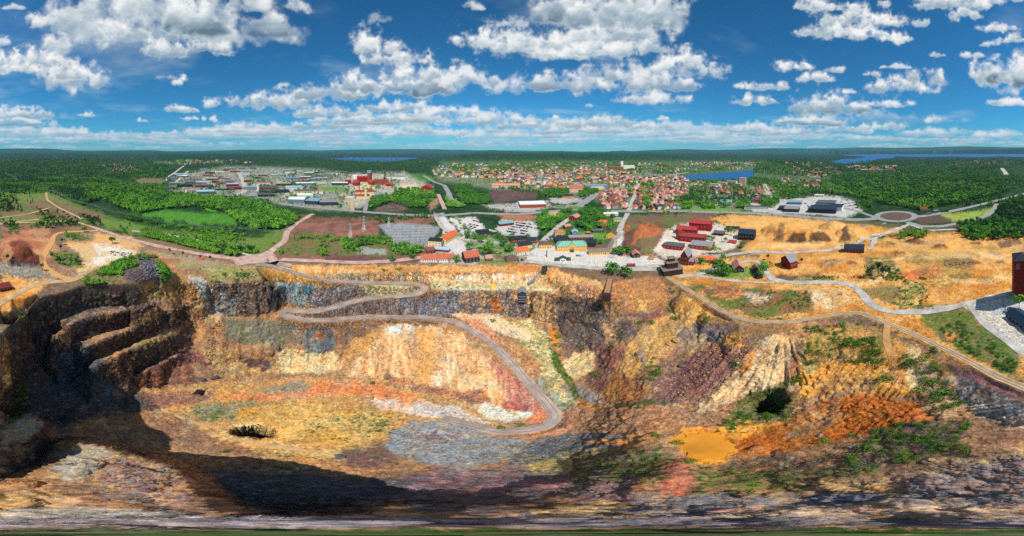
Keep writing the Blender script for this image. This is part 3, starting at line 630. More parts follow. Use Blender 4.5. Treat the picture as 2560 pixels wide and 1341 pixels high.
# north ochre slope
pa((214,172,112), (690,668,760,664,900,666,1180,664,1340,666,1390,674,1420,690,1430,726,1330,708,1150,704,1060,702,900,700,820,694,740,684), (204,140,78), 'k', .45, 4)
pa((206,146,84), (800,668,1000,668,1300,664,1390,674,1390,682,1200,674,1000,676), (176,116,66), 'b', .5, 4)
pa((166,160,142), (810,684,870,686,930,692,930,702,830,702), (214,180,120), 'k', .5, 4)
pa((228,200,166), (930,688,1100,680,1250,682,1340,690,1330,706,1100,702,940,700), (212,160,104), 'k', .5, 4)
pa((150,94,54), (1060,676,1170,680,1280,676,1280,682,1170,686,1060,682), (196,140,84), 's', .4, 3)
pa((206,190,150), (1080,706,1200,706,1330,710,1400,720,1390,736,1280,724,1180,728,1090,728), (150,140,96), 's', .4, 4)
pa((232,174,40), (1226,710,1242,710,1242,720,1228,720), None, 'b', 0, 2)
# columnar cliff
pa((140,132,136), (1088,730,1160,728,1160,786,1090,786), (110,118,122), 'k', .5, 4)
pa((186,150,114), (1150,728,1300,726,1330,730,1400,742,1410,800,1340,796,1220,786,1150,782), (124,112,112), 'k', .6, 4)
pa((184,104,52), (1222,745,1246,745,1248,784,1225,784), (206,150,90), 'k', .4, 4)
pa((206,168,116), (1300,735,1400,745,1400,810,1340,798), (150,120,92), 'k', .5, 5)
pa((70,58,46), (1336,728,1344,728,1336,770,1326,796,1320,794,1328,760), None, 'k', 0, 2)
# ochre corner right of the cable house
pa((208,150,92), (1380,676,1440,688,1500,708,1520,756,1450,742,1400,720), (222,176,112), 'k', .5, 5)
pa((216,170,140), (1420,700,1490,720,1500,752,1440,740), (206,140,96), 'k', .5, 6)
pa((186,132,76), (1530,710,1600,694,1650,692,1670,720,1664,780,1620,800,1560,780,1530,750), (150,100,70), 's', .5, 5)
pa((222,176,92), (1580,745,1605,750,1625,785,1600,770), None, 'k', 0, 6)
pa((134,92,78), (1560,780,1660,780,1650,806,1600,806), (110,78,72), 's', .5, 5)
pa((116,102,92), (1390,750,1440,745,1510,765,1540,790,1530,830,1500,880,1430,880,1400,830), (90,80,76), 's', .6, 6)
pa((132,104,92), (1400,850,1490,840,1530,870,1490,900,1420,900), (100,84,80), 's', .6, 5)
pa((206,170,120), (1500,800,1560,790,1560,830,1530,870,1510,860), (150,116,90), 's', .5, 5)
pa((120,100,92), (1530,800,1580,800,1600,850,1560,870), (96,84,80), 's', .6, 4)
pa((224,204,152), (1390,930,1440,885,1500,880,1480,920,1430,960,1400,950), (206,176,120), 's', .4, 5)
pa((146,104,90), (1490,870,1560,870,1570,900,1530,950,1490,940), (120,84,78), 's', .5, 5)
pa((212,166,96), (1560,860,1640,800,1680,790,1740,810,1690,870,1640,910,1560,960,1540,930), (180,130,80), 's', .45, 6)
pa((206,150,72), (1700,740,1760,760,1790,790,1720,808,1690,800), (222,176,110), 'k', .4, 5)
pa((196,160,112), (1680,815,1760,810,1800,830,1760,870,1700,880,1680,850), (130,110,96), 's', .55, 5)
pa((128,118,118), (1740,806,1820,812,1850,840,1800,860,1760,850), (98,92,94), 's', .5, 4)
pa((150,104,90), (1860,838,1880,900,1820,960,1760,1010,1640,1000,1620,980,1700,910,1780,860), (118,78,72), 's', .55, 5)
pa((214,164,84), (1820,835,1850,830,1862,870,1840,875,1790,872), (190,130,80), 'k', .3, 6)
pa((188,132,62), (1520,940,1580,940,1640,980,1560,1005,1500,1010,1470,980), (140,90,74), 'k', .5, 6)
pa((150,96,76), (1560,960,1620,980,1580,1010,1540,1005), (190,124,60), 's', .4, 5)
pa((130,88,80), (1480,930,1530,950,1500,985,1470,970), (106,74,70), 's', .5, 4)
pa((160,112,78), (1870,800,1960,800,1980,825,1900,840,1860,830), (120,100,66), 's', .5, 5)
# tan fan
pa((222,192,146), (1900,850,1960,835,2010,845,2014,960,1960,980,1870,985,1780,1030,1740,1025,1800,960,1870,900), (200,156,108), 'k', .42, 4)
pa((150,110,80), (1985,850,2005,850,2012,950,1980,965,1960,975), (196,150,104), 'k', .5, 4)
pa((150,122,92), (1870,880,1890,885,1800,985,1770,1000,1790,960), (206,170,120), 'k', .5, 3)
pa((206,140,72), (1860,890,1890,870,1880,920,1850,940), None, 's', 0, 6)
pa((136,118,72), (1860,985,1960,960,2000,990,1960,1060,1890,1060,1800,1060,1850,1010), (84,96,48), 's', .5, 6)
pa((196,140,94), (1540,1020,1620,1010,1720,1005,1740,1030,1700,1075,1600,1075,1550,1050), (164,116,84), 's', .5, 5)
pa((104,84,70), (1535,1010,1650,996,1700,1000,1640,1010,1560,1020), (70,84,44), 's', .4, 4)
# orange country
pa((224,160,72), (1980,940,2060,910,2160,900,2330,930,2340,990,2200,990,2080,970,2000,1000), (214,148,66), 'b', .5, 6)
pa((206,150,84), (2010,840,2150,810,2240,850,2330,890,2380,930,2300,930,2150,905,2060,900,2010,930), (122,116,60), 's', .45, 6)
pa((228,196,140), (2230,880,2290,870,2330,910,2320,1000,2270,960,2260,920), (210,160,96), 'b', .4, 6)
pa((206,142,72), (2210,868,2240,850,2262,870,2260,975,2235,975,2215,920), None, 'b', 0, 5)
pa((200,116,44), (1840,1090,1960,1060,2060,1005,2160,985,2300,1010,2330,1050,2220,1075,2100,1100,1980,1130,1840,1145), (168,92,40), 'k', .5, 5)
pa((176,122,72), (2040,960,2120,930,2200,950,2180,985,2100,985,2050,1000), (206,150,84), 's', .5, 5)
pa((184,124,66), (2000,1040,2090,1010,2110,1040,2040,1080,1960,1090), (130,110,90), 's', .35, 8)
pa((214,140,50), (1700,1075,1850,1060,1960,1055,1900,1090,1840,1100,1720,1100), (230,156,60), 'b', .5, 5)
pa((206,166,120), (2290,930,2380,930,2390,990,2430,1040,2360,1050,2320,1000), (160,124,88), 's', .5, 5)
pa((130,108,96), (2390,932,2460,955,2560,1000,2560,1068,2450,1044,2390,1000), (176,166,154), 's', .5, 4)
pa((146,104,98), (2380,915,2460,940,2560,985,2560,1005,2450,965,2385,935), (120,84,88), 's', .5, 4)
pa((140,100,84), (2230,1060,2330,1050,2420,1070,2400,1110,2300,1120,2230,1100), (92,70,74), 's', .5, 6)
pa((96,104,52), (2180,1080,2380,1050,2420,1120,2300,1160,2160,1160), (110,80,78), 's', .5, 8)
pa((170,122,84), (1830,1150,1960,1150,2160,1130,2200,1160,2000,1190,1800,1200), (96,82,62), 's', .55, 6)
pa((150,112,80), (1740,1180,2000,1180,2200,1160,2180,1220,1900,1230,1750,1220), (92,106,50), 's', .5, 6)
pa((206,164,108), (2000,1205,2200,1190,2400,1160,2560,1110,2560,1150,2400,1210,2200,1235,2020,1250), (150,116,92), 's', .5, 6)
pa((128,118,120), (2250,1210,2400,1180,2560,1150,2560,1240,2400,1240,2260,1240), (158,128,116), 'b', .4, 6)
# stream valley and outwash
pa((150,140,96), (1240,800,1330,800,1370,850,1390,900,1410,960,1450,1010,1400,1010,1370,960,1320,880,1270,830), (196,180,124), 's', .5, 5)
pa((224,206,166), (1130,790,1240,786,1330,830,1330,860,1280,840,1200,810), (196,160,128), 's', .4, 6)
pa((160,112,96), (1160,795,1200,795,1235,830,1180,815), (190,130,100), 'b', .5, 5)
pa((196,110,84), (1180,815,1240,850,1330,960,1380,1010,1330,960,1270,890), (206,140,110), 'b', .5, 6)
pa((120,132,100), (1340,930,1400,1000,1440,1020,1400,1020,1350,970), (150,150,130), 's', .5, 4)
pa((162,152,138), (1390,960,1480,970,1530,1010,1470,1010,1420,990), (132,120,112), 's', .5, 5)
pa((206,120,40), (1360,805,1380,820,1392,850,1386,880,1400,920,1396,900,1376,850), None, 's', 0, 3)
pa((224,136,44), (1442,990,1490,1018,1500,1026,1450,1010), None, 's', 0, 3)
pa((58,88,36), (1380,870,1400,890,1420,940,1460,1000,1440,1000,1400,940,1376,890), (100,110,60), 's', .4, 3)
# the long ochre talus under the ramp
pa((216,180,132), (880,870,960,815,1080,815,1150,835,1230,900,1290,980,1340,1050,1230,1045,1150,1005,1080,980,960,955,870,935), (196,144,96), 'k', .45, 5)
pa((196,204,204), (966,820,1026,818,1040,828,1006,836,974,834), (214,196,160), 'k', .5, 6)
pa((150,94,62), (1010,830,1060,822,1060,900,1050,950,1030,940,1020,880), (206,160,104), 'k', .5, 7, .6)
pa((150,96,66), (1080,840,1130,830,1100,900,1090,950,1060,960), (206,160,110), 'k', .5, 8, .6)
pa((210,156,86), (1050,825,1090,822,1085,900,1070,960,1040,960), (196,140,80), 'k', .4, 8, .75)
pa((222,206,170), (1110,900,1150,900,1130,950,1090,970,1080,950), (206,170,124), 'k', .5, 7, .7)
pa((142,94,80), (960,930,1040,960,1140,980,1200,970,1230,1010,1180,1010,1080,985,960,956), (176,120,80), 's', .5, 5)
pa((196,132,112), (1200,880,1280,930,1340,1000,1365,1035,1330,1055,1290,1030,1250,960), (172,104,94), 'k', .5, 7, .85)
pa((150,78,76), (1260,1000,1330,1010,1310,1040,1270,1035), (176,104,92), 'k', .4, 5)
pa((214,212,196), (1205,1012,1250,1018,1290,1030,1335,1025,1320,1048,1270,1055,1220,1050,1200,1030), (190,186,160), 's', .4, 4)
pa((200,128,88), (1300,1050,1370,1020,1380,1040,1350,1058), None, 's', 0, 4)
# yellow-white cliffs above the floor
pa((226,204,152), (690,880,760,870,830,880,860,900,850,930,760,935,690,930), (190,160,108), 's', .45, 4)
pa((200,164,104), (520,860,620,890,690,890,690,935,560,945,540,920,500,880), (150,112,76), 's', .5, 5)
pa((120,112,100), (560,800,690,800,740,820,760,860,700,870,600,860,560,840), (96,100,72), 's', .5, 6)
pa((92,96,100), (752,820,800,815,835,820,835,880,800,885,755,870), (110,120,110), 'k', .4, 4)
pa((150,90,66), (790,830,812,822,815,850,785,852), None, 's', 0, 4)
pa((136,96,66), (830,812,920,806,960,815,900,850,850,860,830,840), (110,92,80), 'k', .5, 5)
pa((110,74,62), (600,890,680,900,670,925,620,920), (80,64,60), 's', .5, 6)
pa((206,150,84), (880,850,960,815,900,900,870,930,850,900), (150,116,80), 's', .4, 5)
# floor
pa((196,148,88), (380,975,540,958,860,940,960,960,1160,1010,1260,1075,1100,1060,980,1090,840,1160,680,1150,500,1060,380,1010), (176,136,84), 'b', .5, 5)
pa((206,122,74), (500,990,640,985,780,955,860,950,960,965,1040,990,1000,1000,860,985,780,990,640,1005), (214,146,100), 'b', .4, 6)
pa((196,186,172), (900,990,1000,995,1140,1020,1240,1060,1180,1062,1060,1040,960,1022), (206,170,146), 'b', .4, 4)
pa((206,136,86), (930,985,990,988,1040,1002,1000,1010,950,1000), None, 'b', 0, 5)
pa((150,140,104), (640,975,760,955,790,965,720,985), (120,110,100), 's', .4, 5)
pa((140,100,92), (370,985,480,975,540,985,500,1005,420,1020,375,1005), (160,110,80), 's', .5, 5)
pa((150,140,108), (480,1020,580,1000,680,1010,600,1050,500,1050), (84,100,52), 's', .45, 6)
pa((196,146,70), (580,1020,760,1010,880,1030,960,1060,980,1090,860,1120,700,1100,600,1060), (214,170,96), 'b', .5, 7)
pa((216,176,110), (480,1060,600,1090,760,1120,860,1140,830,1150,700,1130,560,1100), (196,150,84), 'b', .4, 5)
pa((128,122,70), (800,1040,960,1040,980,1080,900,1085), (206,166,96), 's', .55, 6)
pa((226,206,150), (590,1062,640,1058,696,1072,690,1090,640,1092,600,1090), (206,170,110), 's', .4, 3)
pa((148,146,140), (975,1080,1050,1050,1160,1060,1260,1085,1330,1100,1300,1150,1180,1170,1060,1160,960,1130), (128,136,140), 's', .45, 6)
pa((134,104,106), (1010,1085,1100,1075,1180,1090,1120,1110,1020,1100), (150,150,146), 's', .5, 8)
pa((130,88,84), (860,1125,950,1120,990,1150,950,1180,870,1170), (104,92,66), 's', .5, 6)
pa((196,132,92), (1180,1065,1260,1082,1400,1075,1450,1060,1420,1085,1340,1098,1240,1095), (206,150,110), 'b', .4, 4)
pa((186,134,104), (1390,1040,1450,1010,1500,1030,1560,1060,1540,1080,1420,1085), (150,120,86), 's', .45, 5)
pa((112,112,116), (1330,1100,1480,1080,1580,1095,1540,1120,1400,1150,1260,1170,1300,1130), (88,90,96), 's', .55, 5)
pa((206,140,66), (1420,1098,1480,1105,1560,1100,1640,1090,1640,1098,1540,1112,1440,1106), None, 's', 0, 3)
# spur and the ground beneath the drone
pa((160,144,124), (0,1075,62,1040,98,1060,60,1100,0,1130), (140,124,104), 's', .5, 4)
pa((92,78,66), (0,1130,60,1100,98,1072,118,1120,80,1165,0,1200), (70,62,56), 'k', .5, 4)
pa((168,158,140), (150,1130,220,1105,300,1140,250,1190,160,1210), (150,138,124), 's', .4, 5)
pa((150,112,104), (250,1140,420,1160,480,1220,470,1270,300,1250,240,1190), (186,146,96), 's', .5, 7)
pa((206,160,96), (0,1240,120,1230,200,1255,160,1275,0,1275), (170,140,110), 's', .4, 6)
pa((176,166,150), (0,1275,300,1270,500,1290,400,1305,0,1310), (130,124,116), 's', .5, 5)
pa((104,96,92), (500,1180,1000,1190,1100,1225,960,1260,900,1290,560,1300), (86,80,80), 's', .5, 8)  # dark patch painted along the outline of the spur's cast shadow
pa((120,112,110), (1000,1180,1250,1170,1400,1150,1600,1180,1600,1240,1300,1260,1050,1250), (150,110,110), 's', .5, 8)
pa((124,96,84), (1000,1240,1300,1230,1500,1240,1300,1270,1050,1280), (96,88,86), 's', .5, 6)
pa((196,168,110), (1300,1150,1500,1120,1560,1130,1480,1180,1340,1190), (140,130,80), 's', .5, 6)
pa((110,104,64), (1440,1130,1640,1120,1690,1140,1640,1190,1440,1220), (92,84,74), 's', .5, 7)
pa((190,116,86), (1670,1160,1710,1140,1730,1180,1720,1250,1660,1250,1650,1210), (170,96,80), 's', .4, 5)
pa((206,170,110), (1280,1290,1400,1265,1560,1260,1600,1280,1520,1300,1320,1310), (186,150,96), 's', .4, 5)
pa((176,148,116), (1600,1240,2560,1230,2560,1300,1600,1300), (104,104,112), 's', .6, 6)
pa((206,176,140), (1800,1270,2560,1262,2560,1280,1800,1290), (176,130,112), 's', .4, 5)
pa((112,112,116), (-900,1296,3500,1296,3500,1320,-900,1320), (160,140,136), 's', .5, 5)
pa((56,80,34), (-900,1322,3500,1322,3500,1345,-900,1345), (84,84,66), 's', .5, 4)
pa((222,148,40), (1690,1090,1770,1074,1830,1094,1850,1130,1806,1160,1730,1162,1696,1130), (206,134,44), 'b', .5, 8)

FAN = [(1905,842),(1955,826),(2012,840),(2030,960),(1965,990),(1870,990),(1780,1040),(1730,1030),(1800,950),(1870,890)]
def SK(px, py):     # coordinate across the fall line: the east slopes run down to the left, the pale fan spreads from its apex
    t = sstep(1480, 1720, px); k = 1.15 + 1.6 * sstep(1000, 1040, py); q = px + t * k * (py - 840) * .75
    return np.where(inpoly(px, py, FAN), 3000 + 190 * np.arctan2(px - 1962, py - 800), q)
def paint_ground():
    SC = 4; MW, MH = 2600 // SC + 460, 1360 // SC; OX = 900
    px = gpx.astype(np.float32); py = gpy.astype(np.float32); sh = px.shape
    x, y, z = gx.astype(np.float32), gy.astype(np.float32), gz.astype(np.float32)
    f1 = fbm(px / 38, py / 30, 0, 4, .6); f2 = fbm(px / 38 + 40, py / 30 + 11, 0, 4, .6)
    zz = z * 0.8
    blot = fbm(x / 14, y / 14, zz / 14, 4, .55)
    speck = fbm(x / 2.6 + 5, y / 2.6, zz / 2.6, 3, .75)
    spk2 = noise(x / 1.1, y / 1.1, zz / 1.1)
    sk = SK(px, py); strk = fbm(sk / 7, py / 46 + 3, 0, 4, .6)
    col = np.zeros(sh + (3,), np.float32) + lin((120, 96, 74)).astype(np.float32)
    wx, wy = px + 15 * f1 + 5 * speck, py + 9 * f2 + 3 * spk2
    plt = .4 + .6 * sstep(640, 720, py); wx = px + (wx - px) * plt; wy = py + (wy - py) * plt
    far = sstep(470, 400, py); wx = px + (wx - px) * (1 - .75 * far); wy = py + (wy - py) * (1 - .85 * far)
    gxm = (np.arange(MW) * SC - OX).astype(np.float32); gym = (np.arange(MH) * SC).astype(np.float32)
    for c1, poly, c2, k, mix, f, op in PT:
        xs = [q[0] for q in poly]; ys = [q[1] for q in poly]; e = 26 + f * 2
        if max(ys) < 480: e = 8; sc = 1
        i = np.nonzero((wx > min(xs) - e) & (wx < max(xs) + e) & (wy > min(ys) - e) & (wy < max(ys) + e))
        if not len(i[0]): continue
        # soft coverage from the signed distance to the patch outline
        a, b = wx[i], wy[i]; d2 = np.full(a.shape, 1e9, np.float32)
        for (x0, y0), (x1, y1) in zip(poly, poly[1:] + poly[:1]):
            ex, ey = x1 - x0, y1 - y0; L2 = ex * ex + ey * ey + 1e-6
            t = np.clip(((a - x0) * ex + (b - y0) * ey) / L2, 0, 1)
            d2 = np.minimum(d2, (a - x0 - t * ex) ** 2 + (b - y0 - t * ey) ** 2)
        d = np.sqrt(d2); d = np.where(inpoly(a, b, poly), d, -d)
        m = sstep(-f, f, d + f * (1.5 * speck[i] + 1.6 * blot[i])) * op
        n = {'b': blot, 's': speck + .35 * blot, 'k': strk + .25 * speck}[k][i] if mix else 0
        t = sstep(-.32, .32, n + (mix - .5) * .8) if mix else np.zeros_like(m)
        l1, l2 = lin(c1), lin(c2); c = l1[None] * (1 - t[:, None]) + l2[None] * t[:, None]
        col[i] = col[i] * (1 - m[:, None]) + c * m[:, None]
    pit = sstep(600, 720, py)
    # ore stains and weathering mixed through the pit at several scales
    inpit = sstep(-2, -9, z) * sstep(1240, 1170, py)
    for c, sx_, o_, th, op in (((222,196,148),6,3,.2,.4),((118,82,76),7,11,.2,.4),((176,104,70),5,59,.24,.4),((214,180,130),4,71,.22,.4),((84,66,58),3.2,83,.22,.5)):
        n = fbm(x / sx_ + o_, y / sx_ - o_, z / (sx_ * .7), 4, .62); m = sstep(th, th + .22, n) * op * inpit * .6
        col = col * (1 - m[..., None]) + lin(c).astype(np.float32) * m[..., None]
    crack = sstep(.0, .16, np.abs(fbm(x / 6.5 + 9, y / 6.5, z / 9, 4, .6))); crk2 = sstep(.0, .2, np.abs(fbm(x / 2.4 + 3, y / 2.4, z / 3.4, 2, .6)))
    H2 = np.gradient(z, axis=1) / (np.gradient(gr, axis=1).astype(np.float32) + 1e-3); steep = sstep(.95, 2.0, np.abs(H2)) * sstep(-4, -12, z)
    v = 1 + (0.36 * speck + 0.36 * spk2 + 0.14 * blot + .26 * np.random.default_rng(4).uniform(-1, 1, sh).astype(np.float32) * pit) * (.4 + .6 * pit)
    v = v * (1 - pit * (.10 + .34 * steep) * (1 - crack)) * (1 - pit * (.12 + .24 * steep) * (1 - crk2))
    hue = 1 + pit[..., None] * (0.16 * noise(x / 7, y / 7, z / 7))[..., None] * np.array((1.0, .1, -1.0), np.float32)
    global gsteep; gsteep = np.clip(steep * .9 + .1 * sstep(-4, -12, z), 0, 1) * np.where(inpoly(px, py, FAN), .15, 1)
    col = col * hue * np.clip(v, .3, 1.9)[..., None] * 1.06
    return np.clip(col, .004, .86), speck, blot
gcol, gspeck, gblot = paint_ground(); tick('paint')

def ground_object():
    x, y, z = gx.copy(), gy.copy(), gz.copy()
    # crags: push the rock faces in and out along their normals, away from the roads
    P3 = np.stack([x, y, z], -1); du = np.gradient(P3, axis=0); dv = np.gradient(P3, axis=1)
    n = np.cross(dv, du); n /= np.linalg.norm(n, axis=-1, keepdims=True) + 1e-9; n *= np.sign(n[..., 2:3])
    slope = 1 - n[..., 2]; depth = sstep(-3, -14, z)
    rd_ = np.full(x.shape, 50.0)
    for p in (ramp_p[::3], path_p[::3]):
        for a, b, c in p:
            m = (np.abs(x - a) < 9) & (np.abs(y - b) < 9)
            rd_[m] = np.minimum(rd_[m], np.hypot(x[m] - a, y[m] - b))
    away = sstep(5.5, 9, rd_)
    xf, yf, zf = x.astype(np.float32), y.astype(np.float32), z.astype(np.float32)
    rid = billow(xf / 11, yf / 11, zf / 16, 4, .55); fin = fbm(xf / 2.2, yf / 2.2, zf / 3.0, 3, .6)
    amp = depth * away * (sstep(.25, .7, slope) * 2.2 + .15)
    gul = fbm(SK(gpx, gpy).astype(np.float32) / 11, gpy.astype(np.float32) / 80, 0, 3, .6) * depth * away * sstep(.06, .2, slope) * 1.2 + fbm(SK(gpx, gpy).astype(np.float32) / 24 + 3, gpy.astype(np.float32) / 150, 0, 2, .5) * depth * away * sstep(.06, .2, slope) * 1.6
    mid = np.abs(fbm(xf / 4.5 + 7, yf / 4.5, zf / 6, 4, .6)) * 2 * depth * away * (sstep(.25, .6, slope) * 1.5 + .18)
    fan = inpoly(gpx, gpy, FAN); gul = gul * sstep(1090, 1040, gpy) * np.where(fan, 1.5, 1 - .8 * sstep(1400, 1460, gpx) * sstep(1760, 1700, gpx))
    wst = 1 - .2 * sstep(520, 440, gpx)
    mid = mid * np.where(fan, .25, 1); amp = amp * np.where(fan, .3, 1)
    disp = amp * rid * wst + gul + mid + depth * away * fin * (.35 + .7 * sstep(.1, .5, slope))
    P3 += n * disp[..., None]
    verts = P3.reshape(-1, 3); nv = len(verts)
    c = np.arange(NC); c1 = (c + 1) % NC; r = np.arange(NR - 1)
    q = np.stack([c[:, None] * NR + r, c[:, None] * NR + r + 1, c1[:, None] * NR + r + 1, c1[:, None] * NR + r], -1).reshape(-1, 4)
    me = bpy.data.meshes.new('ground')
    tri = np.stack([np.full(NC, nv), c * NR, c1 * NR], -1)
    me.vertices.add(nv + 1); me.vertices.foreach_set('co', np.r_[verts, [[0, 0, float(gz[:, 0].mean())]]].astype(np.float32).ravel())
    loops = np.r_[q.ravel(), tri.ravel()]; me.loops.add(len(loops)); me.loops.foreach_set('vertex_index', loops.astype(np.int32))
    st = np.r_[np.arange(len(q)) * 4, len(q) * 4 + np.arange(len(tri)) * 3]; me.polygons.add(len(st)); me.polygons.foreach_set('loop_start', st.astype(np.int32))
    me.update(calc_edges=True)
    at_ = me.attributes.new('earth', 'FLOAT_COLOR', 'POINT')
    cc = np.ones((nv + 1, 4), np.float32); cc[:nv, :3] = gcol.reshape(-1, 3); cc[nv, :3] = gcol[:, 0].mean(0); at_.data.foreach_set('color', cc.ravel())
    rk = me.attributes.new('rocky', 'FLOAT', 'POINT'); rk.data.foreach_set('value', np.r_[gsteep.reshape(-1), [0]].astype(np.float32))
    o = bpy.data.objects.new('ground', me); scene.collection.objects.link(o); o['kind'] = 'structure'
    m = bpy.data.materials.new('earth_and_rock'); m.use_nodes = True; nt = m.node_tree; b = nt.nodes['Principled BSDF']; b.inputs['Roughness'].default_value = .95; b.inputs['Specular IOR Level'].default_value = .1
    A = nt.nodes.new('ShaderNodeAttribute'); A.attribute_name = 'earth'
    tc = nt.nodes.new('ShaderNodeTexCoord'); nz = nt.nodes.new('ShaderNodeTexNoise'); nz.inputs['Scale'].default_value = .9; nz.inputs['Detail'].default_value = 5; nz.inputs['Roughness'].default_value = .7
    rmp = nt.nodes.new('ShaderNodeMapRange'); rmp.inputs[1].default_value = .3; rmp.inputs[2].default_value = .7; rmp.inputs[3].default_value = .5; rmp.inputs[4].default_value = 1.5
    mul = nt.nodes.new('ShaderNodeMixRGB'); mul.blend_type = 'MULTIPLY'; mul.inputs[0].default_value = 1
    bump = nt.nodes.new('ShaderNodeBump'); bump.inputs['Strength'].default_value = .7; bump.inputs['Distance'].default_value = .9
    L = nt.links.new
    wn = nt.nodes.new('ShaderNodeTexNoise'); wn.inputs['Scale'].default_value = .22; wn.inputs['Detail'].default_value = 3
    wv = nt.nodes.new('ShaderNodeVectorMath'); wv.operation = 'MULTIPLY_ADD'; wv.inputs[1].default_value = (5, 5, 5)
    sq = nt.nodes.new('ShaderNodeVectorMath'); sq.operation = 'MULTIPLY'; sq.inputs[1].default_value = (1, 1, .62)
    vo = nt.nodes.new('ShaderNodeTexVoronoi'); vo.feature = 'DISTANCE_TO_EDGE'; vo.inputs['Scale'].default_value = .30
    vr = nt.nodes.new('ShaderNodeMapRange'); vr.inputs[1].default_value = 0; vr.inputs[2].default_value = .12; vr.inputs[3].default_value = .34; vr.inputs[4].default_value = 1.08
    A2 = nt.nodes.new('ShaderNodeAttribute'); A2.attribute_name = 'rocky'
    mc = nt.nodes.new('ShaderNodeMixRGB'); mc.inputs[1].default_value = (1, 1, 1, 1); mul2 = nt.nodes.new('ShaderNodeMixRGB'); mul2.blend_type = 'MULTIPLY'; mul2.inputs[0].default_value = 1
    hb = nt.nodes.new('ShaderNodeMath'); hb.operation = 'MULTIPLY_ADD'
    L(tc.outputs['Object'], wn.inputs['Vector']); L(wn.outputs['Color'], wv.inputs[0]); L(tc.outputs['Object'], wv.inputs[2]); L(wv.outputs[0], sq.inputs[0]); L(sq.outputs[0], vo.inputs['Vector']); L(vo.outputs['Distance'], vr.inputs[0])
    L(A2.outputs['Fac'], mc.inputs[0]); L(vr.outputs[0], mc.inputs[2]); L(A2.outputs['Fac'], hb.inputs[0]); L(vr.outputs[0], hb.inputs[1]); L(nz.outputs['Fac'], hb.inputs[2])
    L(tc.outputs['Object'], nz.inputs['Vector']); L(nz.outputs['Fac'], rmp.inputs[0]); L(A.outputs['Color'], mul.inputs[1]); L(rmp.outputs[0], mul.inputs[2])
    L(mul.outputs[0], mul2.inputs[1]); L(mc.outputs[0], mul2.inputs[2]); L(mul2.outputs[0], b.inputs['Base Color']); L(hb.outputs[0], bump.inputs['Height']); L(bump.outputs[0], b.inputs['Normal'])
    me.materials.append(m)
    return o
ground = ground_object(); tick('ground')

# ------------------------------------------------------------------ materials
MATS = {}
def mat(name, c, rough=.8, var=.18, scale=1.5, spec=.2, metal=0.0, bump=0.0, k=0.92):
    if name in MATS: return MATS[name]
    m = bpy.data.materials.new(name); m.use_nodes = True; nt = m.node_tree; b = nt.nodes['Principled BSDF']
    b.inputs['Roughness'].default_value = rough; b.inputs['Specular IOR Level'].default_value = spec; b.inputs['Metallic'].default_value = metal
    l = lin(c) * k
    nz = nt.nodes.new('ShaderNodeTexNoise'); nz.inputs['Scale'].default_value = scale; nz.inputs['Detail'].default_value = 4
    tc = nt.nodes.new('ShaderNodeTexCoord'); cr = nt.nodes.new('ShaderNodeValToRGB')
    cr.color_ramp.elements[0].position = .3; cr.color_ramp.elements[1].position = .7
    cr.color_ramp.elements[0].color = (*np.clip(l * (1 - var), 0, .9), 1); cr.color_ramp.elements[1].color = (*np.clip(l * (1 + var), 0, .9), 1)
    nt.links.new(tc.outputs['Object'], nz.inputs['Vector']); nt.links.new(nz.outputs['Fac'], cr.inputs['Fac']); nt.links.new(cr.outputs[0], b.inputs['Base Color'])
    if bump:
        bp = nt.nodes.new('ShaderNodeBump'); bp.inputs['Strength'].default_value = bump; bp.inputs['Distance'].default_value = .3
        nt.links.new(nz.outputs['Fac'], bp.inputs['Height']); nt.links.new(bp.outputs[0], b.inputs['Normal'])
    MATS[name] = m; return m
LINK = scene.collection.objects.link
def meshobj(name, me, parent=None, loc=None, rz=0.0):
    o = bpy.data.objects.new(name, me); LINK(o)
    if parent is not None: o.parent = parent
    if loc is not None: o.location = loc
    if rz: o.rotation_euler = (0, 0, rz)
    return o
def tag(o, label, cat, group=None):
    o['label'] = label; o['category'] = cat
    if group: o['group'] = group
    return o
class MB:
    def __init__(s): s.v = []; s.f = []; s.m = []
    def poly(s, pts, faces, mi=0):
        o = len(s.v); s.v += [tuple(p) for p in pts]; s.f += [tuple(i + o for i in f) for f in faces]; s.m += [mi] * len(faces); return s
    def box(s, x0, x1, y0, y1, z0, z1, mi=0):
        return s.poly([(x0,y0,z0),(x1,y0,z0),(x1,y1,z0),(x0,y1,z0),(x0,y0,z1),(x1,y0,z1),(x1,y1,z1),(x0,y1,z1)],
                      [(3,2,1,0),(4,5,6,7),(0,1,5,4),(1,2,6,5),(2,3,7,6),(3,0,4,7)], mi)
    def bar(s, a, b, r, n=5, mi=0, r2=None):
        a, b = Vector(a), Vector(b); d = (b - a).normalized(); u = d.orthogonal().normalized(); w = d.cross(u); r2 = r if r2 is None else r2
        p = [a + (u * math.cos(2 * math.pi * i / n) + w * math.sin(2 * math.pi * i / n)) * r for i in range(n)] + [b + (u * math.cos(2 * math.pi * i / n) + w * math.sin(2 * math.pi * i / n)) * r2 for i in range(n)]
        return s.poly(p, [(i, (i + 1) % n, n + (i + 1) % n, n + i) for i in range(n)] + [tuple(range(n))[::-1], tuple(range(n, 2 * n))], mi)
    def cyl(s, x, y, z0, z1, r, n=16, r2=None, mi=0): return s.bar((x, y, z0), (x, y, z1), r, n, mi, r2)
    def mesh(s, name, *mats):
        me = bpy.data.meshes.new(name); me.from_pydata(s.v, [], s.f)
        for m in mats: me.materials.append(m)
        if len(mats) > 1: me.polygons.foreach_set('material_index', s.m)
        me.update(); return me

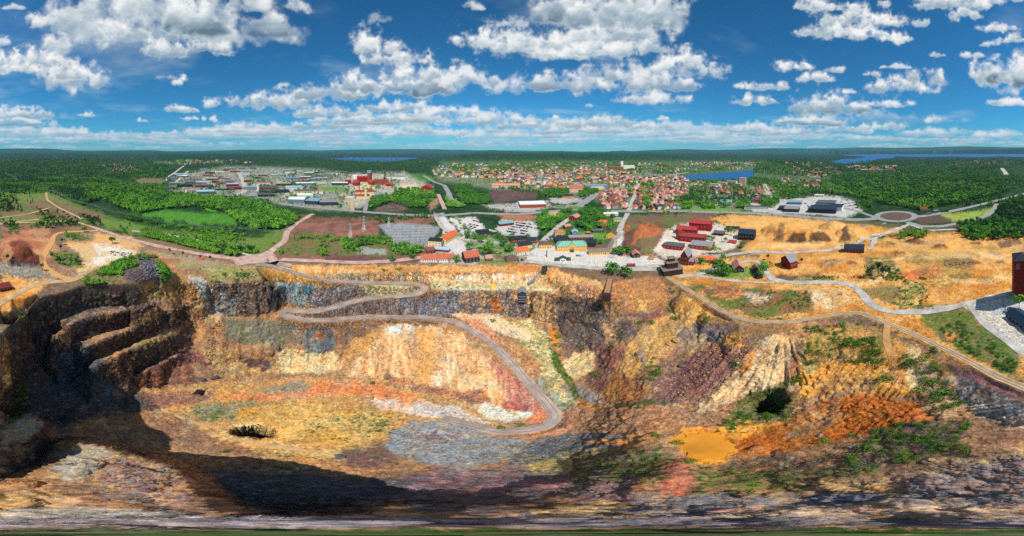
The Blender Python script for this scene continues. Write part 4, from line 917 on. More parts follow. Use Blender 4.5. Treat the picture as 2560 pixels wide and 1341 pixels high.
# ------------------------------------------------------------------ roads and yards: draped ribbons
def ribbon(name, p, w, m, lift=.14, jag=.16):
    p = np.asarray(p, float); t = np.gradient(p[:, :2], axis=0); t /= np.linalg.norm(t, axis=1, keepdims=True) + 1e-9; nrm = np.c_[t[:, 1], -t[:, 0]]
    rows = []; K = 5; r = np.hypot(p[:, 0], p[:, 1]); zc = height(p[:, 0], p[:, 1]); tol = .25 if name in ('ramp_road', 'path') else 2.0
    for j in range(K):
        s = (j / (K - 1) - .5) * w * (1 + (jag * noise(np.arange(len(p)) * .3 + j * 9, 0 * p[:, 0]) if j in (0, K - 1) else 0))
        x = p[:, 0] + nrm[:, 0] * s; y = p[:, 1] + nrm[:, 1] * s
        hz = height(x, y); hz = np.clip(hz, zc - tol, zc + tol); rows.append(np.c_[x, y, hz + lift + r * .0006])
    v = np.stack(rows, 1).reshape(-1, 3); n = len(p)
    f = [(i * K + j, i * K + j + 1, (i + 1) * K + j + 1, (i + 1) * K + j) for i in range(n - 1) for j in range(K - 1)]
    me = bpy.data.meshes.new(name); me.from_pydata(v.tolist(), [], [q[::-1] for q in f]); me.materials.append(m)
    o = meshobj(name, me); o['kind'] = 'structure'; return o
def gline(co, step=3.0):
    q = np.array([at(co[i], co[i + 1]) for i in range(0, len(co), 2)]); d = np.r_[0, np.cumsum(np.hypot(*np.diff(q[:, :2], axis=0).T))]
    s = np.linspace(0, d[-1], max(int(d[-1] / step), 4)); p = np.c_[[np.interp(s, d, q[:, i]) for i in range(3)]].T
    for _ in range(8): p[1:-1] = (p[:-2] + 2 * p[1:-1] + p[2:]) / 4
    return p
M_pink = mat('pink_gravel', (192,160,146), .95, .3, .12, bump=.3); M_tan = mat('tan_gravel', (192,160,116), .95, .3, .15, bump=.3); M_asp = mat('asphalt', (150,147,144), .9, .16, .2)
M_lgr = mat('light_gravel', (182,176,166), .95, .28, .12, bump=.3); M_ramp = mat('ramp_gravel', (168,152,142), .95, .34, .12, bump=.4); M_white = mat('road_paint', (235,235,230), .7, .05)
ribbon('ramp_road', ramp_p, 7.4, M_ramp)
ribbon('path', path_p, 4.6, M_tan)
M_rut = mat('compacted_ruts', (148,132,120), .95, .3, .2)
for p_, o_ in ((ramp_p, 1.5), (ramp_p, -1.5), (ramp_p, 2.9), (path_p, .9), (path_p, -.9)):
    t_ = np.gradient(p_[:, :2], axis=0); t_ /= np.linalg.norm(t_, axis=1, keepdims=True) + 1e-9; q_ = p_.copy(); q_[:, 0] += t_[:, 1] * o_; q_[:, 1] -= t_[:, 0] * o_
    ribbon('wheel_track', q_, .75, M_rut, .22, .4)
x0, y0, z0 = place(718, 786, -45.5)[0], place(718, 786, -45.5)[1], -45.5
for co, w, m, nm in [
  ((232,568,300,592,400,617,500,635,590,648,640,646,700,649,800,653,900,657,980,653,1050,645,1075,640), 8.5, M_pink, 'gravel_road'),
  ((585,655,620,651,655,645,690,640), 24, M_pink, 'gravel_road'),
  ((640,648,682,626,712,602,718,578,746,556,782,535), 9, M_pink, 'gravel_road'),
  ((-20,772,0,757,40,735,80,715,120,705,165,703,192,701,209,684), 6.5, M_tan, 'dirt_track'),
  ((192,700,143,692,113,668,103,644,128,609,137,586,167,580,245,577), 7.5, mat('ochre_track', (206,154,96), .95, .15, .5), 'dirt_track'),
  ((-20,564,0,561,60,553,100,549), 6, M_tan, 'dirt_track'), ((-20,547,0,545,70,536,126,520), 5, M_tan, 'dirt_track'), ((115,482,118,500,140,516,180,536,205,548), 6, M_tan, 'dirt_track'),
  ((0,558,100,556,180,552,232,568), 6, M_tan, 'dirt_track'),
  ((330,578,400,583,480,598,560,622,636,642), 6, M_lgr, 'dirt_track'),
  ((660,650,700,660,730,664), 6, M_ramp, 'gravel_road'),
  ((700,510,760,517,850,525,960,534,1080,540,1190,533,1290,537,1400,527,1432,522), 15, M_asp, 'highway'),
  ((1440,519,1500,527,1560,529,1700,528,1850,532,1960,538,2080,548,2150,550,2210,545), 17, M_asp, 'highway'),
  ((2268,543,2310,541,2350,534,2400,524,2480,505,2560,485,2590,476), 15, M_asp, 'highway'),
  ((2110,520,2150,530,2190,545), 9, M_asp, 'road'), ((2215,558,2160,566,2060,550), 7, M_asp, 'road'),
  ((2275,560,2240,576,2180,596,2120,616,2050,628,1960,632,1880,630,1800,640,1740,652,1680,661,1600,668,1500,671,1400,663,1310,652), 8, M_lgr, 'road'),
  ((2268,556,2300,567,2350,566,2420,556,2468,540,2488,522,2492,510), 13, M_asp, 'road'), ((2276,562,2320,577,2400,573), 7, M_lgr, 'road'),
  ((2190,592,2184,608,2172,624), 7, M_lgr, 'road'),
  ((1560,676,1640,673,1690,690,1740,690,1790,672,1850,656,1888,650,1912,664,1920,690,1940,703,2000,707,2100,707,2134,712,2155,735,2180,765,2220,781,2300,780,2380,770,2424,757,2480,744,2560,725), 6.5, M_lgr, 'gravel_road'),
  ((1738,690,1800,697,1860,705,1935,706), 4, M_lgr, 'gravel_road'), ((2422,760,2450,800,2500,842,2570,890), 4.5, M_lgr, 'gravel_road'),
  ((1436,522,1466,503,1505,476,1520,463), 22, M_asp, 'street'), ((1572,528,1584,496,1594,468,1600,455), 11, M_lgr, 'street'),
  ((1342,620,1362,599,1387,574,1409,557,1436,538), 9, M_lgr, 'street'), ((1527,645,1542,591,1554,562,1569,534), 9, M_lgr, 'street'),
  ((1088,540,1101,562,1126,590,1160,600,1240,606,1300,625,1330,640), 8, M_lgr, 'street'), ((1150,600,1180,580,1215,572,1240,580), 7, M_lgr, 'street'),
  ((592,427,604,445,612,466,612,478,590,490), 18, M_lgr, 'street'), ((731,474,707,496), 14, M_lgr, 'street'), ((470,428,450,446,436,462), 14, M_lgr, 'street'),
  ((1059,440,1086,456,1111,464,1121,481,1126,498,1157,514), 16, M_asp, 'street'), ((1096,486,1104,505,1112,524), 10, M_pink, 'dirt_track'),
  ((417,445,440,430,460,415), 14, M_lgr, 'street'), ((912,528,918,508,925,496), 9, M_asp, 'street'), ((850,486,866,500,878,510,882,526), 9, M_tan, 'dirt_track'),
  ((2505,421,2512,430,2516,437), 26, M_lgr, 'road'), ((1240,470,1330,462,1430,460,1500,470), 14, M_lgr, 'street'), ((1600,455,1660,440,1720,432), 20, M_lgr, 'street'),
  ((1910,460,1920,480,1925,500), 16, M_lgr, 'street'), ((520,1085,600,1098,700,1116,780,1130,845,1143), 3, M_tan, 'dirt_track'), ((400,1022,470,1050,520,1072,600,1092), 2.4, M_tan, 'dirt_track'),
  ((2215,784,2222,800,2215,830,2210,850,2228,880,2245,960), 4, mat('ochre_track', (206,154,96)), 'dirt_track')]:
    ribbon(nm, gline(co), w, m)
def ring_road(px, py, r0, r1, m, island):
    x, y, z = at(px, py); me = MB(); n = 40; P_ = []
    for i in range(n):
        a = 2 * math.pi * i / n
        for rr_ in (r0, r1):
            u, v = x + rr_ * math.cos(a), y + rr_ * math.sin(a); P_.append((u, v, float(height(np.array([u]), np.array([v]))[0]) + .5))
    me.poly(P_, [(2 * i, 2 * i + 1, 2 * ((i + 1) % n) + 1, 2 * ((i + 1) % n)) for i in range(n)])
    o = meshobj('roundabout', me.mesh('roundabout', m)); o['kind'] = 'structure'
    isl = MB(); isl.poly([(x + (r0 - .5) * math.cos(2 * math.pi * i / n), y + (r0 - .5) * math.sin(2 * math.pi * i / n), z + .55) for i in range(n)] + [(x, y, z + 1.2)], [(i, (i + 1) % n, n) for i in range(n)])
    o = meshobj('traffic_island', isl.mesh('traffic_island', island)); o['kind'] = 'structure'
M_soil = mat('bare_soil', (104,82,72), .95, .2, .3); M_lawn = mat('lawn', (92,136,52), .95, .2, .2)
ring_road(2240, 541, 31, 43, M_asp, M_soil); ring_road(1436, 520, 17, 28, M_asp, M_lawn); ring_road(1398, 518, 10, 15, M_asp, M_lawn)
def water(name, poly, z, m):
    q = [(*map(float, place(a, b, z)), z) for a, b in poly]; bm = bmesh.new(); f = bm.faces.new([bm.verts.new(p) for p in q]); bmesh.ops.triangulate(bm, faces=[f])
    me = bpy.data.meshes.new(name); bm.to_mesh(me); bm.free(); me.materials.append(m)
    for p in me.polygons:
        if p.normal.z < 0: p.flip()
    o = meshobj(name, me); o['kind'] = 'structure'; return o
def water_mat():
    m = bpy.data.materials.new('lake_water'); m.use_nodes = True; nt = m.node_tree; b = nt.nodes['Principled BSDF']
    b.inputs['Base Color'].default_value = (.012, .10, .26, 1); b.inputs['Roughness'].default_value = .5; b.inputs['IOR'].default_value = 1.33; b.inputs['Specular IOR Level'].default_value = .35
    nz = nt.nodes.new('ShaderNodeTexNoise'); nz.inputs['Scale'].default_value = .05; bp = nt.nodes.new('ShaderNodeBump'); bp.inputs['Strength'].default_value = .3; bp.inputs['Distance'].default_value = 2
    tc = nt.nodes.new('ShaderNodeTexCoord'); nt.links.new(tc.outputs['Object'], nz.inputs['Vector']); nt.links.new(nz.outputs['Fac'], bp.inputs['Height']); nt.links.new(bp.outputs[0], b.inputs['Normal'])
    return m
M_water = water_mat()
for k, poly in LAKES.items(): water('lake', poly, -1.4, M_water)
ISL = [(2230,395.5,30,4),(2360,389,26,2.5),(2420,390.6,46,3),(2300,388,12,1.6),(2480,388,50,2.4)]
ylw = mat('ochre_pond_water', (212,140,36), .16, .3, .07, .5)
pond = [(1706,1092),(1730,1084),(1768,1080),(1800,1088),(1824,1100),(1840,1124),(1820,1140),(1790,1152),(1750,1154),(1722,1142),(1700,1118),(1672,1104),(1650,1094),(1668,1092)]; pp = []
for (a_, c_), (d_, e_) in zip(pond, pond[1:] + pond[:1]):
    for i in range(6): t = i / 6; q_ = (a_ + (d_ - a_) * t, c_ + (e_ - c_) * t); k_ = 1.04 + .34 * float(fbm(np.array([q_[0] / 14]), np.array([q_[1] / 9]), 0, 3)[0]); pp.append((1771 + (q_[0] - 1771) * k_, 1117 + (q_[1] - 1117) * k_))
water('pond', pp, -50.9, ylw)

# ------------------------------------------------------------------ buildings
def C(name): return MATS[name]
for n_, c_ in dict(w_yellow=(226,178,84), w_cream=(226,206,150), w_white=(226,222,212), w_red=(126,38,32), w_falu=(112,40,34), w_brown=(62,42,36), w_brick=(150,70,54), w_grey=(150,150,150), w_dark=(60,60,66), w_pink=(206,172,156), w_orange=(196,120,60), w_bright_red=(150,34,34), w_bluegrey=(110,130,150)).items(): mat(n_, c_, .85, .12, .6, bump=.1)
for n_, c_ in dict(r_green=(128,178,160), r_brown=(104,84,78), r_tile=(186,100,70), r_orange=(222,108,58), r_red=(170,62,58), r_dred=(146,66,60), r_black=(44,50,58), r_navy=(36,56,78), r_grey=(140,140,142), r_dgrey=(92,94,98), r_white=(226,226,222), r_pink=(196,138,120), r_lblue=(160,190,206), r_teal=(120,160,160), r_dgreen=(58,84,76), r_wood=(128,112,104), r_salmon=(178,116,100), r_sky=(120,160,190), r_tan=(206,176,140)).items(): mat(n_, c_, .75, .16, .8, bump=.25)
M_win = mat('window_glass', (44,52,60), .25, .1, 1, .5); M_frame = mat('white_trim', (232,230,224), .7, .06); M_door = mat('door_wood', (84,56,44), .7, .1); M_brick = mat('chimney_brick', (150,92,76), .9, .2)
M_steel = mat('galvanised_steel', (206,210,212), .5, .1, 1, .4, .4); M_black = mat('black_iron', (34,34,36), .6, .1); M_pole = mat('pole_wood', (96,84,74), .9, .15)
def roof_mb(kind, w, d, h, rh, oh=.45):
    m = MB(); x, y = w / 2 + oh, d / 2 + oh; e = h - .12; t = .22
    if kind == 'gx':
        for s in (-1, 1):
            m.poly([(-x, s * y, e), (x, s * y, e), (x, 0, h + rh), (-x, 0, h + rh), (-x, s * y, e + t), (x, s * y, e + t), (x, 0, h + rh + t), (-x, 0, h + rh + t)],
                   [(0,1,2,3),(4,5,6,7),(0,1,5,4),(1,2,6,5),(3,0,4,7)])
    elif kind == 'gy':
        for s in (-1, 1):
            m.poly([(s * x, -y, e), (s * x, y, e), (0, y, h + rh), (0, -y, h + rh), (s * x, -y, e + t), (s * x, y, e + t), (0, y, h + rh + t), (0, -y, h + rh + t)],
                   [(0,1,2,3),(4,5,6,7),(0,1,5,4),(1,2,6,5),(3,0,4,7)])
    elif kind == 'hip':
        k = max(x - y, 0) if x >= y else 0; ky = max(y - x, 0) if y > x else 0
        m.poly([(-x,-y,e),(x,-y,e),(x,y,e),(-x,y,e),(-k,-ky,h+rh),(k,ky,h+rh)] if ky == 0 else [(-x,-y,e),(x,-y,e),(x,y,e),(-x,y,e),(0,-ky,h+rh),(0,ky,h+rh)],
               [(0,1,5,4),(1,2,5),(2,3,4,5),(3,0,4),(3,2,1,0)] if ky == 0 else [(0,1,4),(1,2,5,4),(2,3,5),(3,0,4,5),(3,2,1,0)])
    elif kind == 'man':
        a, b = x * .8, y * .72; z1 = h + rh * .62; k = max(a - b, .3)
        m.poly([(-x,-y,e),(x,-y,e),(x,y,e),(-x,y,e),(-a,-b,z1),(a,-b,z1),(a,b,z1),(-a,b,z1),(-k,0,h+rh),(k,0,h+rh)],
               [(0,1,5,4),(1,2,6,5),(2,3,7,6),(3,0,4,7),(4,5,9,8),(5,6,9),(6,7,8,9),(7,4,8),(3,2,1,0)])
    elif kind == 'pyr': m.poly([(-x,-y,e),(x,-y,e),(x,y,e),(-x,y,e),(0,0,h+rh)], [(0,1,4),(1,2,4),(2,3,4),(3,0,4),(3,2,1,0)])
    elif kind == 'shed': m.poly([(-x,-y,e),(x,-y,e),(x,y,e+rh),(-x,y,e+rh),(-x,-y,e+t),(x,-y,e+t),(x,y,e+rh+t),(-x,y,e+rh+t)], [(3,2,1,0),(4,5,6,7),(0,1,5,4),(1,2,6,5),(2,3,7,6),(3,0,4,7)])
    else:  # flat with a parapet
        m.box(-x + .3, x - .3, -y + .3, y - .3, h + .01, h + .18); 
        m.box(-x + .1, x - .1, -y + .1, -y + .5, h + .02, h + .6); m.box(-x + .1, x - .1, y - .5, y - .1, h + .02, h + .6); m.box(-x + .1, -x + .5, -y + .51, y - .51, h + .02, h + .6); m.box(x - .5, x - .1, -y + .51, y - .51, h + .02, h + .6)
    return m
def wall_mb(kind, w, d, h, rh):
    m = MB(); x, y = w / 2, d / 2
    m.box(-x, x, -y, y, -1.5, h)
    if kind == 'gx':
        for s in (-1, 1): m.poly([(s * x, -y, h), (s * x, y, h), (s * x, 0, h + rh)], [(0, 1, 2)])
    if kind == 'gy':
        for s in (-1, 1): m.poly([(-x, s * y, h), (x, s * y, h), (0, s * y, h + rh)], [(0, 1, 2)])
    if kind == 'shed': m.poly([(-x, -y, h), (-x, y, h), (-x, y, h + rh)], [(0,1,2)]); m.poly([(x, -y, h), (x, y, h), (x, y, h + rh)], [(0,1,2)]); m.poly([(-x, y, h), (x, y, h), (x, y, h + rh), (-x, y, h + rh)], [(0,1,2,3)])
    return m
WINM = {}
def win_mesh(w, h):
    k = (round(w, 1), round(h, 1))
    if k not in WINM:
        f = MB().box(-w/2 - .12, w/2 + .12, -.05, .05, -h/2 - .12, h/2 + .12).mesh('window', M_frame); p = MB().box(-w/2, w/2, -.09, -.051, -h/2, h/2).mesh('pane', M_win); WINM[k] = (f, p)
    return WINM[k]
DOORM = MB().box(-.6, .6, -.08, .05, 0, 2.2).mesh('door', M_door)
def put(px, py, depth=0.0, rot=0.0):
    x, y, z = at(px, py); a = math.atan2(x, y); x += math.sin(a) * depth; y += math.cos(a) * depth
    z = min(z, float(height(np.array([x]), np.array([y]))[0]) + .8); return (x, y, z), -a + R(rot), math.hypot(x, y)
def windows(root, w, d, h, rows, cols, sides='f', ww=1.0, wh=1.4, pane=True):
    f, p = win_mesh(ww, wh)
    for s in sides:
        L, off, rz = {'f': (w, -d / 2, 0), 'b': (w, d / 2, math.pi), 'l': (d, -w / 2, -math.pi / 2), 'r': (d, w / 2, math.pi / 2)}[s]
        n = cols if s in 'fb' else max(1, int(round(cols * d / w)))
        for i in range(rows):
            for j in range(n):
                u = (-.5 + (j + .5) / n) * L * .94; z = h * (i + .55) / rows
                loc = (u, off, z) if s in 'fb' else (off, u, z)
                o = meshobj('window', f, root, loc, rz)
                if pane: meshobj('pane', p, o)
def bld(name, label, cat, px, py, wpx, d, h, roof, rh, wc, rc, rot=0, win=None, sides='fr', door=None, chim=0, group=None, wm=None, ww=1.0, wh=1.4):
    r0 = math.hypot(*at(px, py)[:2]); w = wm or wpx * R(DPP) * r0
    if abs(rot) > 30 and wm is None: w = w
    loc, rz, r = put(px, py, d / 2 if abs(rot) < 60 else w / 2, rot)
    o = bpy.data.objects.new(name, None); LINK(o); o.location = loc; o.rotation_euler = (0, 0, rz); o.empty_display_size = 2; tag(o, label, cat, group)
    meshobj('wall', wall_mb(roof, w, d, h, rh).mesh('wall', C(wc)), o)
    rf = meshobj('roof', roof_mb(roof, w, d, h, rh).mesh('roof', C(rc)), o)
    if win: windows(o, w, d, h, win[0], win[1], sides, ww, wh)
    if door is not None: meshobj('door', DOORM, o, (door * w, -d / 2 - .02, 0))
    for i in range(chim):
        u = (-.5 + (i + 1) / (chim + 1)) * w * .8; m = MB().box(u - .5, u + .5, -.5, .5, h + rh * .5, h + rh + 1.4); meshobj('chimney', m.mesh('chimney', M_brick), rf)
    o['_w'] = w; o['_d'] = d; o['_h'] = h
    return o
tick('roads')
# --- museum yard
mb_ = bld('mine_museum', 'long yellow two storey building with green copper roof and central gable', 'museum', 1429, 629, 76, 13, 7.6, 'man', 5.2, 'w_yellow', 'r_green', 4, (2, 11), 'fr', 0.0, 2)
W_, D_ = mb_['_w'], mb_['_d']
g = MB().box(-3.4, 3.4, -D_/2 - 1.0, -D_/2 + 4, -1, 9.2); g.poly([(-3.4,-D_/2-1,9.2),(3.4,-D_/2-1,9.2),(0,-D_/2-1,12.2)], [(0,1,2)]); meshobj('gable_front', g.mesh('gable_front', C('w_yellow')), mb_)
g = MB()
for s in (-1, 1): g.poly([(s*3.9,-D_/2-1.4,8.9),(s*3.9,2,8.9),(0,2,12.6),(0,-D_/2-1.4,12.6),(s*3.9,-D_/2-1.4,9.15),(s*3.9,2,9.15),(0,2,12.85),(0,-D_/2-1.4,12.85)], [(0,1,2,3),(4,5,6,7),(0,1,5,4),(3,0,4,7)])
meshobj('gable_roof', g.mesh('gable_roof', C('r_green')), mb_)
for u, z in ((-1.8,2.2),(1.8,2.2),(-1.8,5.6),(0,5.6),(1.8,5.6),(0,9.2)):
    f, p = win_mesh(1.0, 1.5); wo = meshobj('window', f, mb_, (u, -D_/2 - 1.02, z)); meshobj('pane', p, wo)
lt = MB().box(-.9,.9,-.9,.9,12,15.2); lt.poly([(-1.2,-1.2,15.2),(1.2,-1.2,15.2),(1.2,1.2,15.2),(-1.2,1.2,15.2),(0,0,17.6)], [(0,1,4),(1,2,4),(2,3,4),(3,0,4),(3,2,1,0)]); meshobj('clock_turret', lt.mesh('clock_turret', C('r_dgreen')), mb_)
meshobj('porch', MB().box(-2.2,2.2,-D_/2-3.6,-D_/2-1.03,-.5,.9).box(-2.0,-1.7,-D_/2-3.4,-D_/2-3.1,.9,3.4).box(1.7,2.0,-D_/2-3.4,-D_/2-3.1,.9,3.4).box(-2.4,2.4,-D_/2-3.8,-D_/2-1.03,3.4,3.7).mesh('porch', C('r_brown')), mb_)
bld('museum_wing', 'yellow house with brown hipped roof beside the green roofed museum', 'house', 1363, 622, 33, 12, 6.0, 'hip', 3.4, 'w_yellow', 'r_brown', 3, (2, 5), 'fr', 0.2, 1)
bld('museum_annex', 'long low yellow building with grey brown roof right of the museum', 'house', 1497, 638, 52, 9, 4.2, 'gx', 3.2, 'w_yellow', 'r_wood', 6, (1, 9), 'f', .3, 1)
bld('museum_annex', 'yellow wing with grey brown roof running back along the side street', 'house', 1524, 632, 16, 34, 4.2, 'gy', 3.0, 'w_yellow', 'r_wood', -12, (1, 2), 'fr')
bld('gabled_house', 'yellow house with brown roof and tall gable by the side street', 'house', 1529, 597, 26, 14, 6.0, 'gy', 5.0, 'w_yellow', 'r_brown', -8, (2, 3), 'fl', 0, 1)
bld('workshop', 'low dark flat roofed block behind the yellow hipped roof house', 'workshop', 1405, 610, 36, 16, 5, 'flat', 0, 'w_dark', 'r_black', 10)
bld('workshop', 'dark flat roofed hall behind the right end of the museum', 'workshop', 1478, 618, 24, 18, 5, 'flat', 0, 'w_brown', 'r_black', -6)
bld('long_shed', 'long grey roofed shed with red wall behind the museum', 'shed', 1452, 600, 62, 9, 4, 'gx', 2.2, 'w_falu', 'r_grey', 4, (1, 8), 'f')
bld('small_house', 'pale blue little house behind the museum shed', 'house', 1437, 588, 15, 10, 4.5, 'gy', 3, 'w_bluegrey', 'r_lblue', 5, (1, 2), 'f')
bld('yellow_house', 'yellow villa with red hipped roof beside the sloping street', 'house', 1399, 588, 26, 12, 4.6, 'hip', 3, 'w_yellow', 'r_salmon', 8, (1, 5), 'f', 0, 1)
bld('garden_pavilion', 'small round looking red roofed pavilion on the lawn', 'pavilion', 1470, 586, 11, 7, 2.6, 'pyr', 2, 'w_falu', 'r_salmon', 0)
bld('red_cottage', 'small red cottage with pink roof above the yellow villa', 'house', 1418, 572, 16, 9, 4, 'gx', 2.6, 'w_falu', 'r_pink', 20, (1, 3), 'f')
bld('red_villa', 'long red wooden house with tile roof along the tree lined street', 'house', 1437, 552, 22, 18, 6, 'gy', 4, 'w_red', 'r_pink', -30, (2, 3), 'fr')
bld('white_villa', 'white villa with pink hipped roof among trees by the roundabout', 'house', 1386, 541, 30, 14, 5, 'hip', 3, 'w_white', 'r_pink', 10, (1, 5), 'f')
bld('bungalow', 'long pale bungalow with white flat roof below the roundabout', 'house', 1527, 540, 37, 13, 4, 'flat', 0, 'w_cream', 'r_white', 3, (1, 8), 'f')
bld('grey_villa', 'yellow walled villa with grey roof beside the long side street', 'house', 1545, 555, 22, 11, 5, 'hip', 3, 'w_cream', 'r_grey', -6, (2, 4), 'f')
bld('orange_villa', 'low house with bright orange hipped roof in a garden', 'house', 1507, 560, 22, 11, 3.6, 'hip', 3, 'w_pink', 'r_orange', 5, (1, 4), 'f')
bld('red_villa', 'red house with red roof hidden among garden trees', 'house', 1506, 572, 18, 9, 4, 'gx', 2.6, 'w_red', 'r_dred', 5, (1, 4), 'f')
bld('dark_house', 'dark roofed house on the lawn behind the museum grounds', 'house', 1494, 582, 26, 8, 3.4, 'gx', 2.2, 'w_brown', 'r_dgrey', 5, (1, 4), 'f')
pv = bld('kiosk', 'white gabled kiosk with dark green side roofs on the museum yard', 'kiosk', 1407, 655, 16, 7, 3.2, 'gy', 2.2, 'w_white', 'r_dgreen', 3, (1, 2), 'f', .0)
for s in (-1, 1):
    w2 = pv['_w'] / 2; meshobj('side_roof', MB().poly([(s*w2*.9,-3,3.0),(s*w2*2.6,-3,2.6),(s*w2*2.6,3,2.6),(s*w2*.9,3,3.0),(s*w2*.9,-3,3.3),(s*w2*2.6,-3,2.9),(s*w2*2.6,3,2.9),(s*w2*.9,3,3.3)], [(0,1,2,3),(4,5,6,7),(0,1,5,4),(1,2,6,5),(2,3,7,6)]).mesh('side_roof', C('r_dgreen')), pv)
    for yy in (-2.7, 2.7): meshobj('post', MB().box(s*w2*2.45-.12, s*w2*2.45+.12, yy-.12, yy+.12, -.5, 2.62).mesh('post', M_black), pv)
bld('orange_roof_house', 'white house with bright orange roof at the edge of the museum yard', 'house', 1303, 638, 34, 12, 4.4, 'gx', 4, 'w_white', 'r_orange', 24, (1, 5), 'fr', .2, 1)
bld('dark_roof_house', 'cream gabled house with black roof behind the orange roof house', 'house', 1309, 623, 36, 14, 5, 'gx', 4, 'w_cream', 'r_black', 22, (1, 4), 'f', None, 1)
bld('long_red_house', 'long red building with black flat roof below the car park', 'house', 1296, 607, 46, 13, 5, 'flat', 0, 'w_red', 'r_black', 14, (1, 8), 'f')
bld('long_red_house', 'shorter red building with black roof at the museum street corner', 'house', 1328, 609, 22, 12, 5, 'gx', 2.4, 'w_red', 'r_black', 10, (1, 4), 'f')
bld('mansard_house', 'small house with grey mansard roof near the quarry rim', 'house', 1276, 658, 26, 10, 3, 'man', 5, 'w_orange', 'r_brown', 20, (1, 3), 'f')
bld('red_cottage', 'small dark red cottage with pink roof near the quarry rim', 'house', 1221, 653, 17, 8, 3.6, 'gx', 3, 'w_falu', 'r_pink', 12, (1, 3), 'f')
bld('white_barn', 'long barn with pale green roof and red wall by the car park', 'barn', 1264, 565, 40, 11, 4.5, 'gx', 3, 'w_falu', 'r_teal', 22)
bld('long_black_shed', 'long low shed with black roof between the two car parks', 'shed', 1205, 584, 32, 10, 3.6, 'gx', 1.8, 'w_dark', 'r_black', 14)
bld('red_barn', 'dark brown barn with tile roof near the quarry rim', 'barn', 1176, 657, 38, 13, 7, 'gx', 6, 'w_brown', 'r_tile', 18, (2, 4), 'f')
bld('long_white_house', 'long white house with tile roof facing the quarry rim', 'house', 1094, 656, 84, 11, 4, 'gx', 4.4, 'w_white', 'r_tile', 4, (1, 14), 'f', 0, 3)
bld('small_dark_house', 'small black timber house with brown roof near the substation', 'house', 1075, 634, 20, 9, 4.4, 'gx', 3.2, 'w_brown', 'r_dred', 8, (1, 3), 'f')
bld('low_shed', 'low red shed with pale blue metal roof near the substation', 'shed', 1105, 630, 38, 7, 3.2, 'shed', 1.2, 'w_red', 'r_lblue', -14)
bld('cream_block', 'cream two storey block with flat black roof beside the substation', 'office', 1089, 619, 34, 13, 9, 'flat', 0, 'w_cream', 'r_black', -12, (2, 4), 'fl')
bld('orange_roof_hall', 'white hall with long orange roof behind the cream block', 'hall', 1120, 610, 26, 34, 6, 'gy', 4.6, 'w_cream', 'r_orange', -30, (1, 3), 'f')
bld('supermarket', 'red brick supermarket with white flat roof and big car park', 'supermarket', 1330, 520, 66, 38, 8, 'flat', 0, 'w_brick', 'r_white', 8)
# --- east yard
bld('sorting_plant', 'long red sorting plant hall with bright red roof', 'factory', 1752, 577, 56, 15, 12, 'gx', 4.5, 'w_bright_red', 'r_red', -14, (1, 6), 'f')
bld('sorting_plant', 'lower red roofed hall left of the bright red sorting plant', 'factory', 1718, 588, 52, 13, 9, 'gx', 4, 'w_bright_red', 'r_red', -16, (1, 4), 'f')
bld('sorting_plant', 'red works building with dull red roof below the silo', 'factory', 1733, 606, 64, 16, 8, 'gx', 2.6, 'w_bright_red', 'r_dred', -14, (1, 6), 'f', 0.2)
bld('sorting_plant', 'low red building with grey flat roof at the works yard gate', 'factory', 1684, 625, 52, 13, 5.4, 'flat', 0, 'w_bright_red', 'r_dgrey', -18, (1, 5), 'f')
bld('sorting_plant', 'orange red hall with broad grey metal roof at the works', 'factory', 1757, 626, 56, 18, 6.4, 'gx', 3.4, 'w_brick', 'r_grey', -15, (1, 5), 'f')
def silo(px, py, r, h):
    loc, rz, _ = put(px, py, r); o = bpy.data.objects.new('silo', None); LINK(o); o.location = loc; tag(o, 'round red silo tower standing among the sorting plant halls', 'silo')
    meshobj('shell', MB().cyl(0, 0, -1, h, r, 24).mesh('shell', C('w_brick')), o); meshobj('cap', MB().cyl(0, 0, h, h + 1.6, r * 1.02, 24, r * .3).mesh('cap', C('r_red')), o)
    for k in range(3): meshobj('band', MB().cyl(0, 0, h * (.25 + .25 * k), h * (.25 + .25 * k) + .35, r * 1.012, 24).mesh('band', C('w_falu')), o)
silo(1698, 602, 4.6, 17)
bld('dressing_plant', 'dark brown building with blue black roof beside the sand flats', 'factory', 1868, 600, 40, 17, 9, 'gx', 5.4, 'w_brown', 'r_navy', -14, (1, 5), 'f')
bld('long_store', 'long low store with black roof behind the dressing plant', 'shed', 1832, 577, 34, 11, 4, 'gx', 2, 'w_grey', 'r_black', -6)
bld('dark_store', 'small black roofed store among shrubs in the works yard', 'shed', 1798, 590, 25, 11, 4, 'gx', 3, 'w_brown', 'r_dgrey', -16)
bld('red_roof_hut', 'small hut with bright red roof in the works yard', 'hut', 1832, 610, 19, 7, 2.8, 'gx', 2, 'w_wood' if 'w_wood' in MATS else 'w_orange', 'r_bright' if 'r_bright' in MATS else 'r_red', -14)
bld('orange_house', 'red house with orange roof on a lawn beside the gravel road', 'house', 1771, 658, 35, 9, 3.8, 'gx', 3, 'w_falu', 'r_orange', -6, (1, 6), 'f')
bld('brown_house', 'brown house with pink and grey roof inside the garden loop', 'house', 1844, 682, 26, 16, 4.4, 'gy', 5, 'w_brown', 'r_pink', 10, (1, 3), 'fl', 0, 1)
bld('garden_cottage', 'small brown cottage beside the larger house in the garden loop', 'house', 1888, 682, 15, 8, 3.4, 'gy', 3.2, 'w_brown', 'r_brown', 8, (1, 2), 'f')
bld('round_pavilion', 'dark little pavilion at the tip of the garden loop', 'pavilion', 1897, 698, 17, 7, 3, 'pyr', 2.6, 'w_brown', 'r_black', 20)
bld('small_house', 'little dark red house with pink roof beside the ore heap', 'house', 1589, 645, 19, 10, 4, 'gy', 3.4, 'w_brown', 'r_pink', 10, (1, 2), 'f')
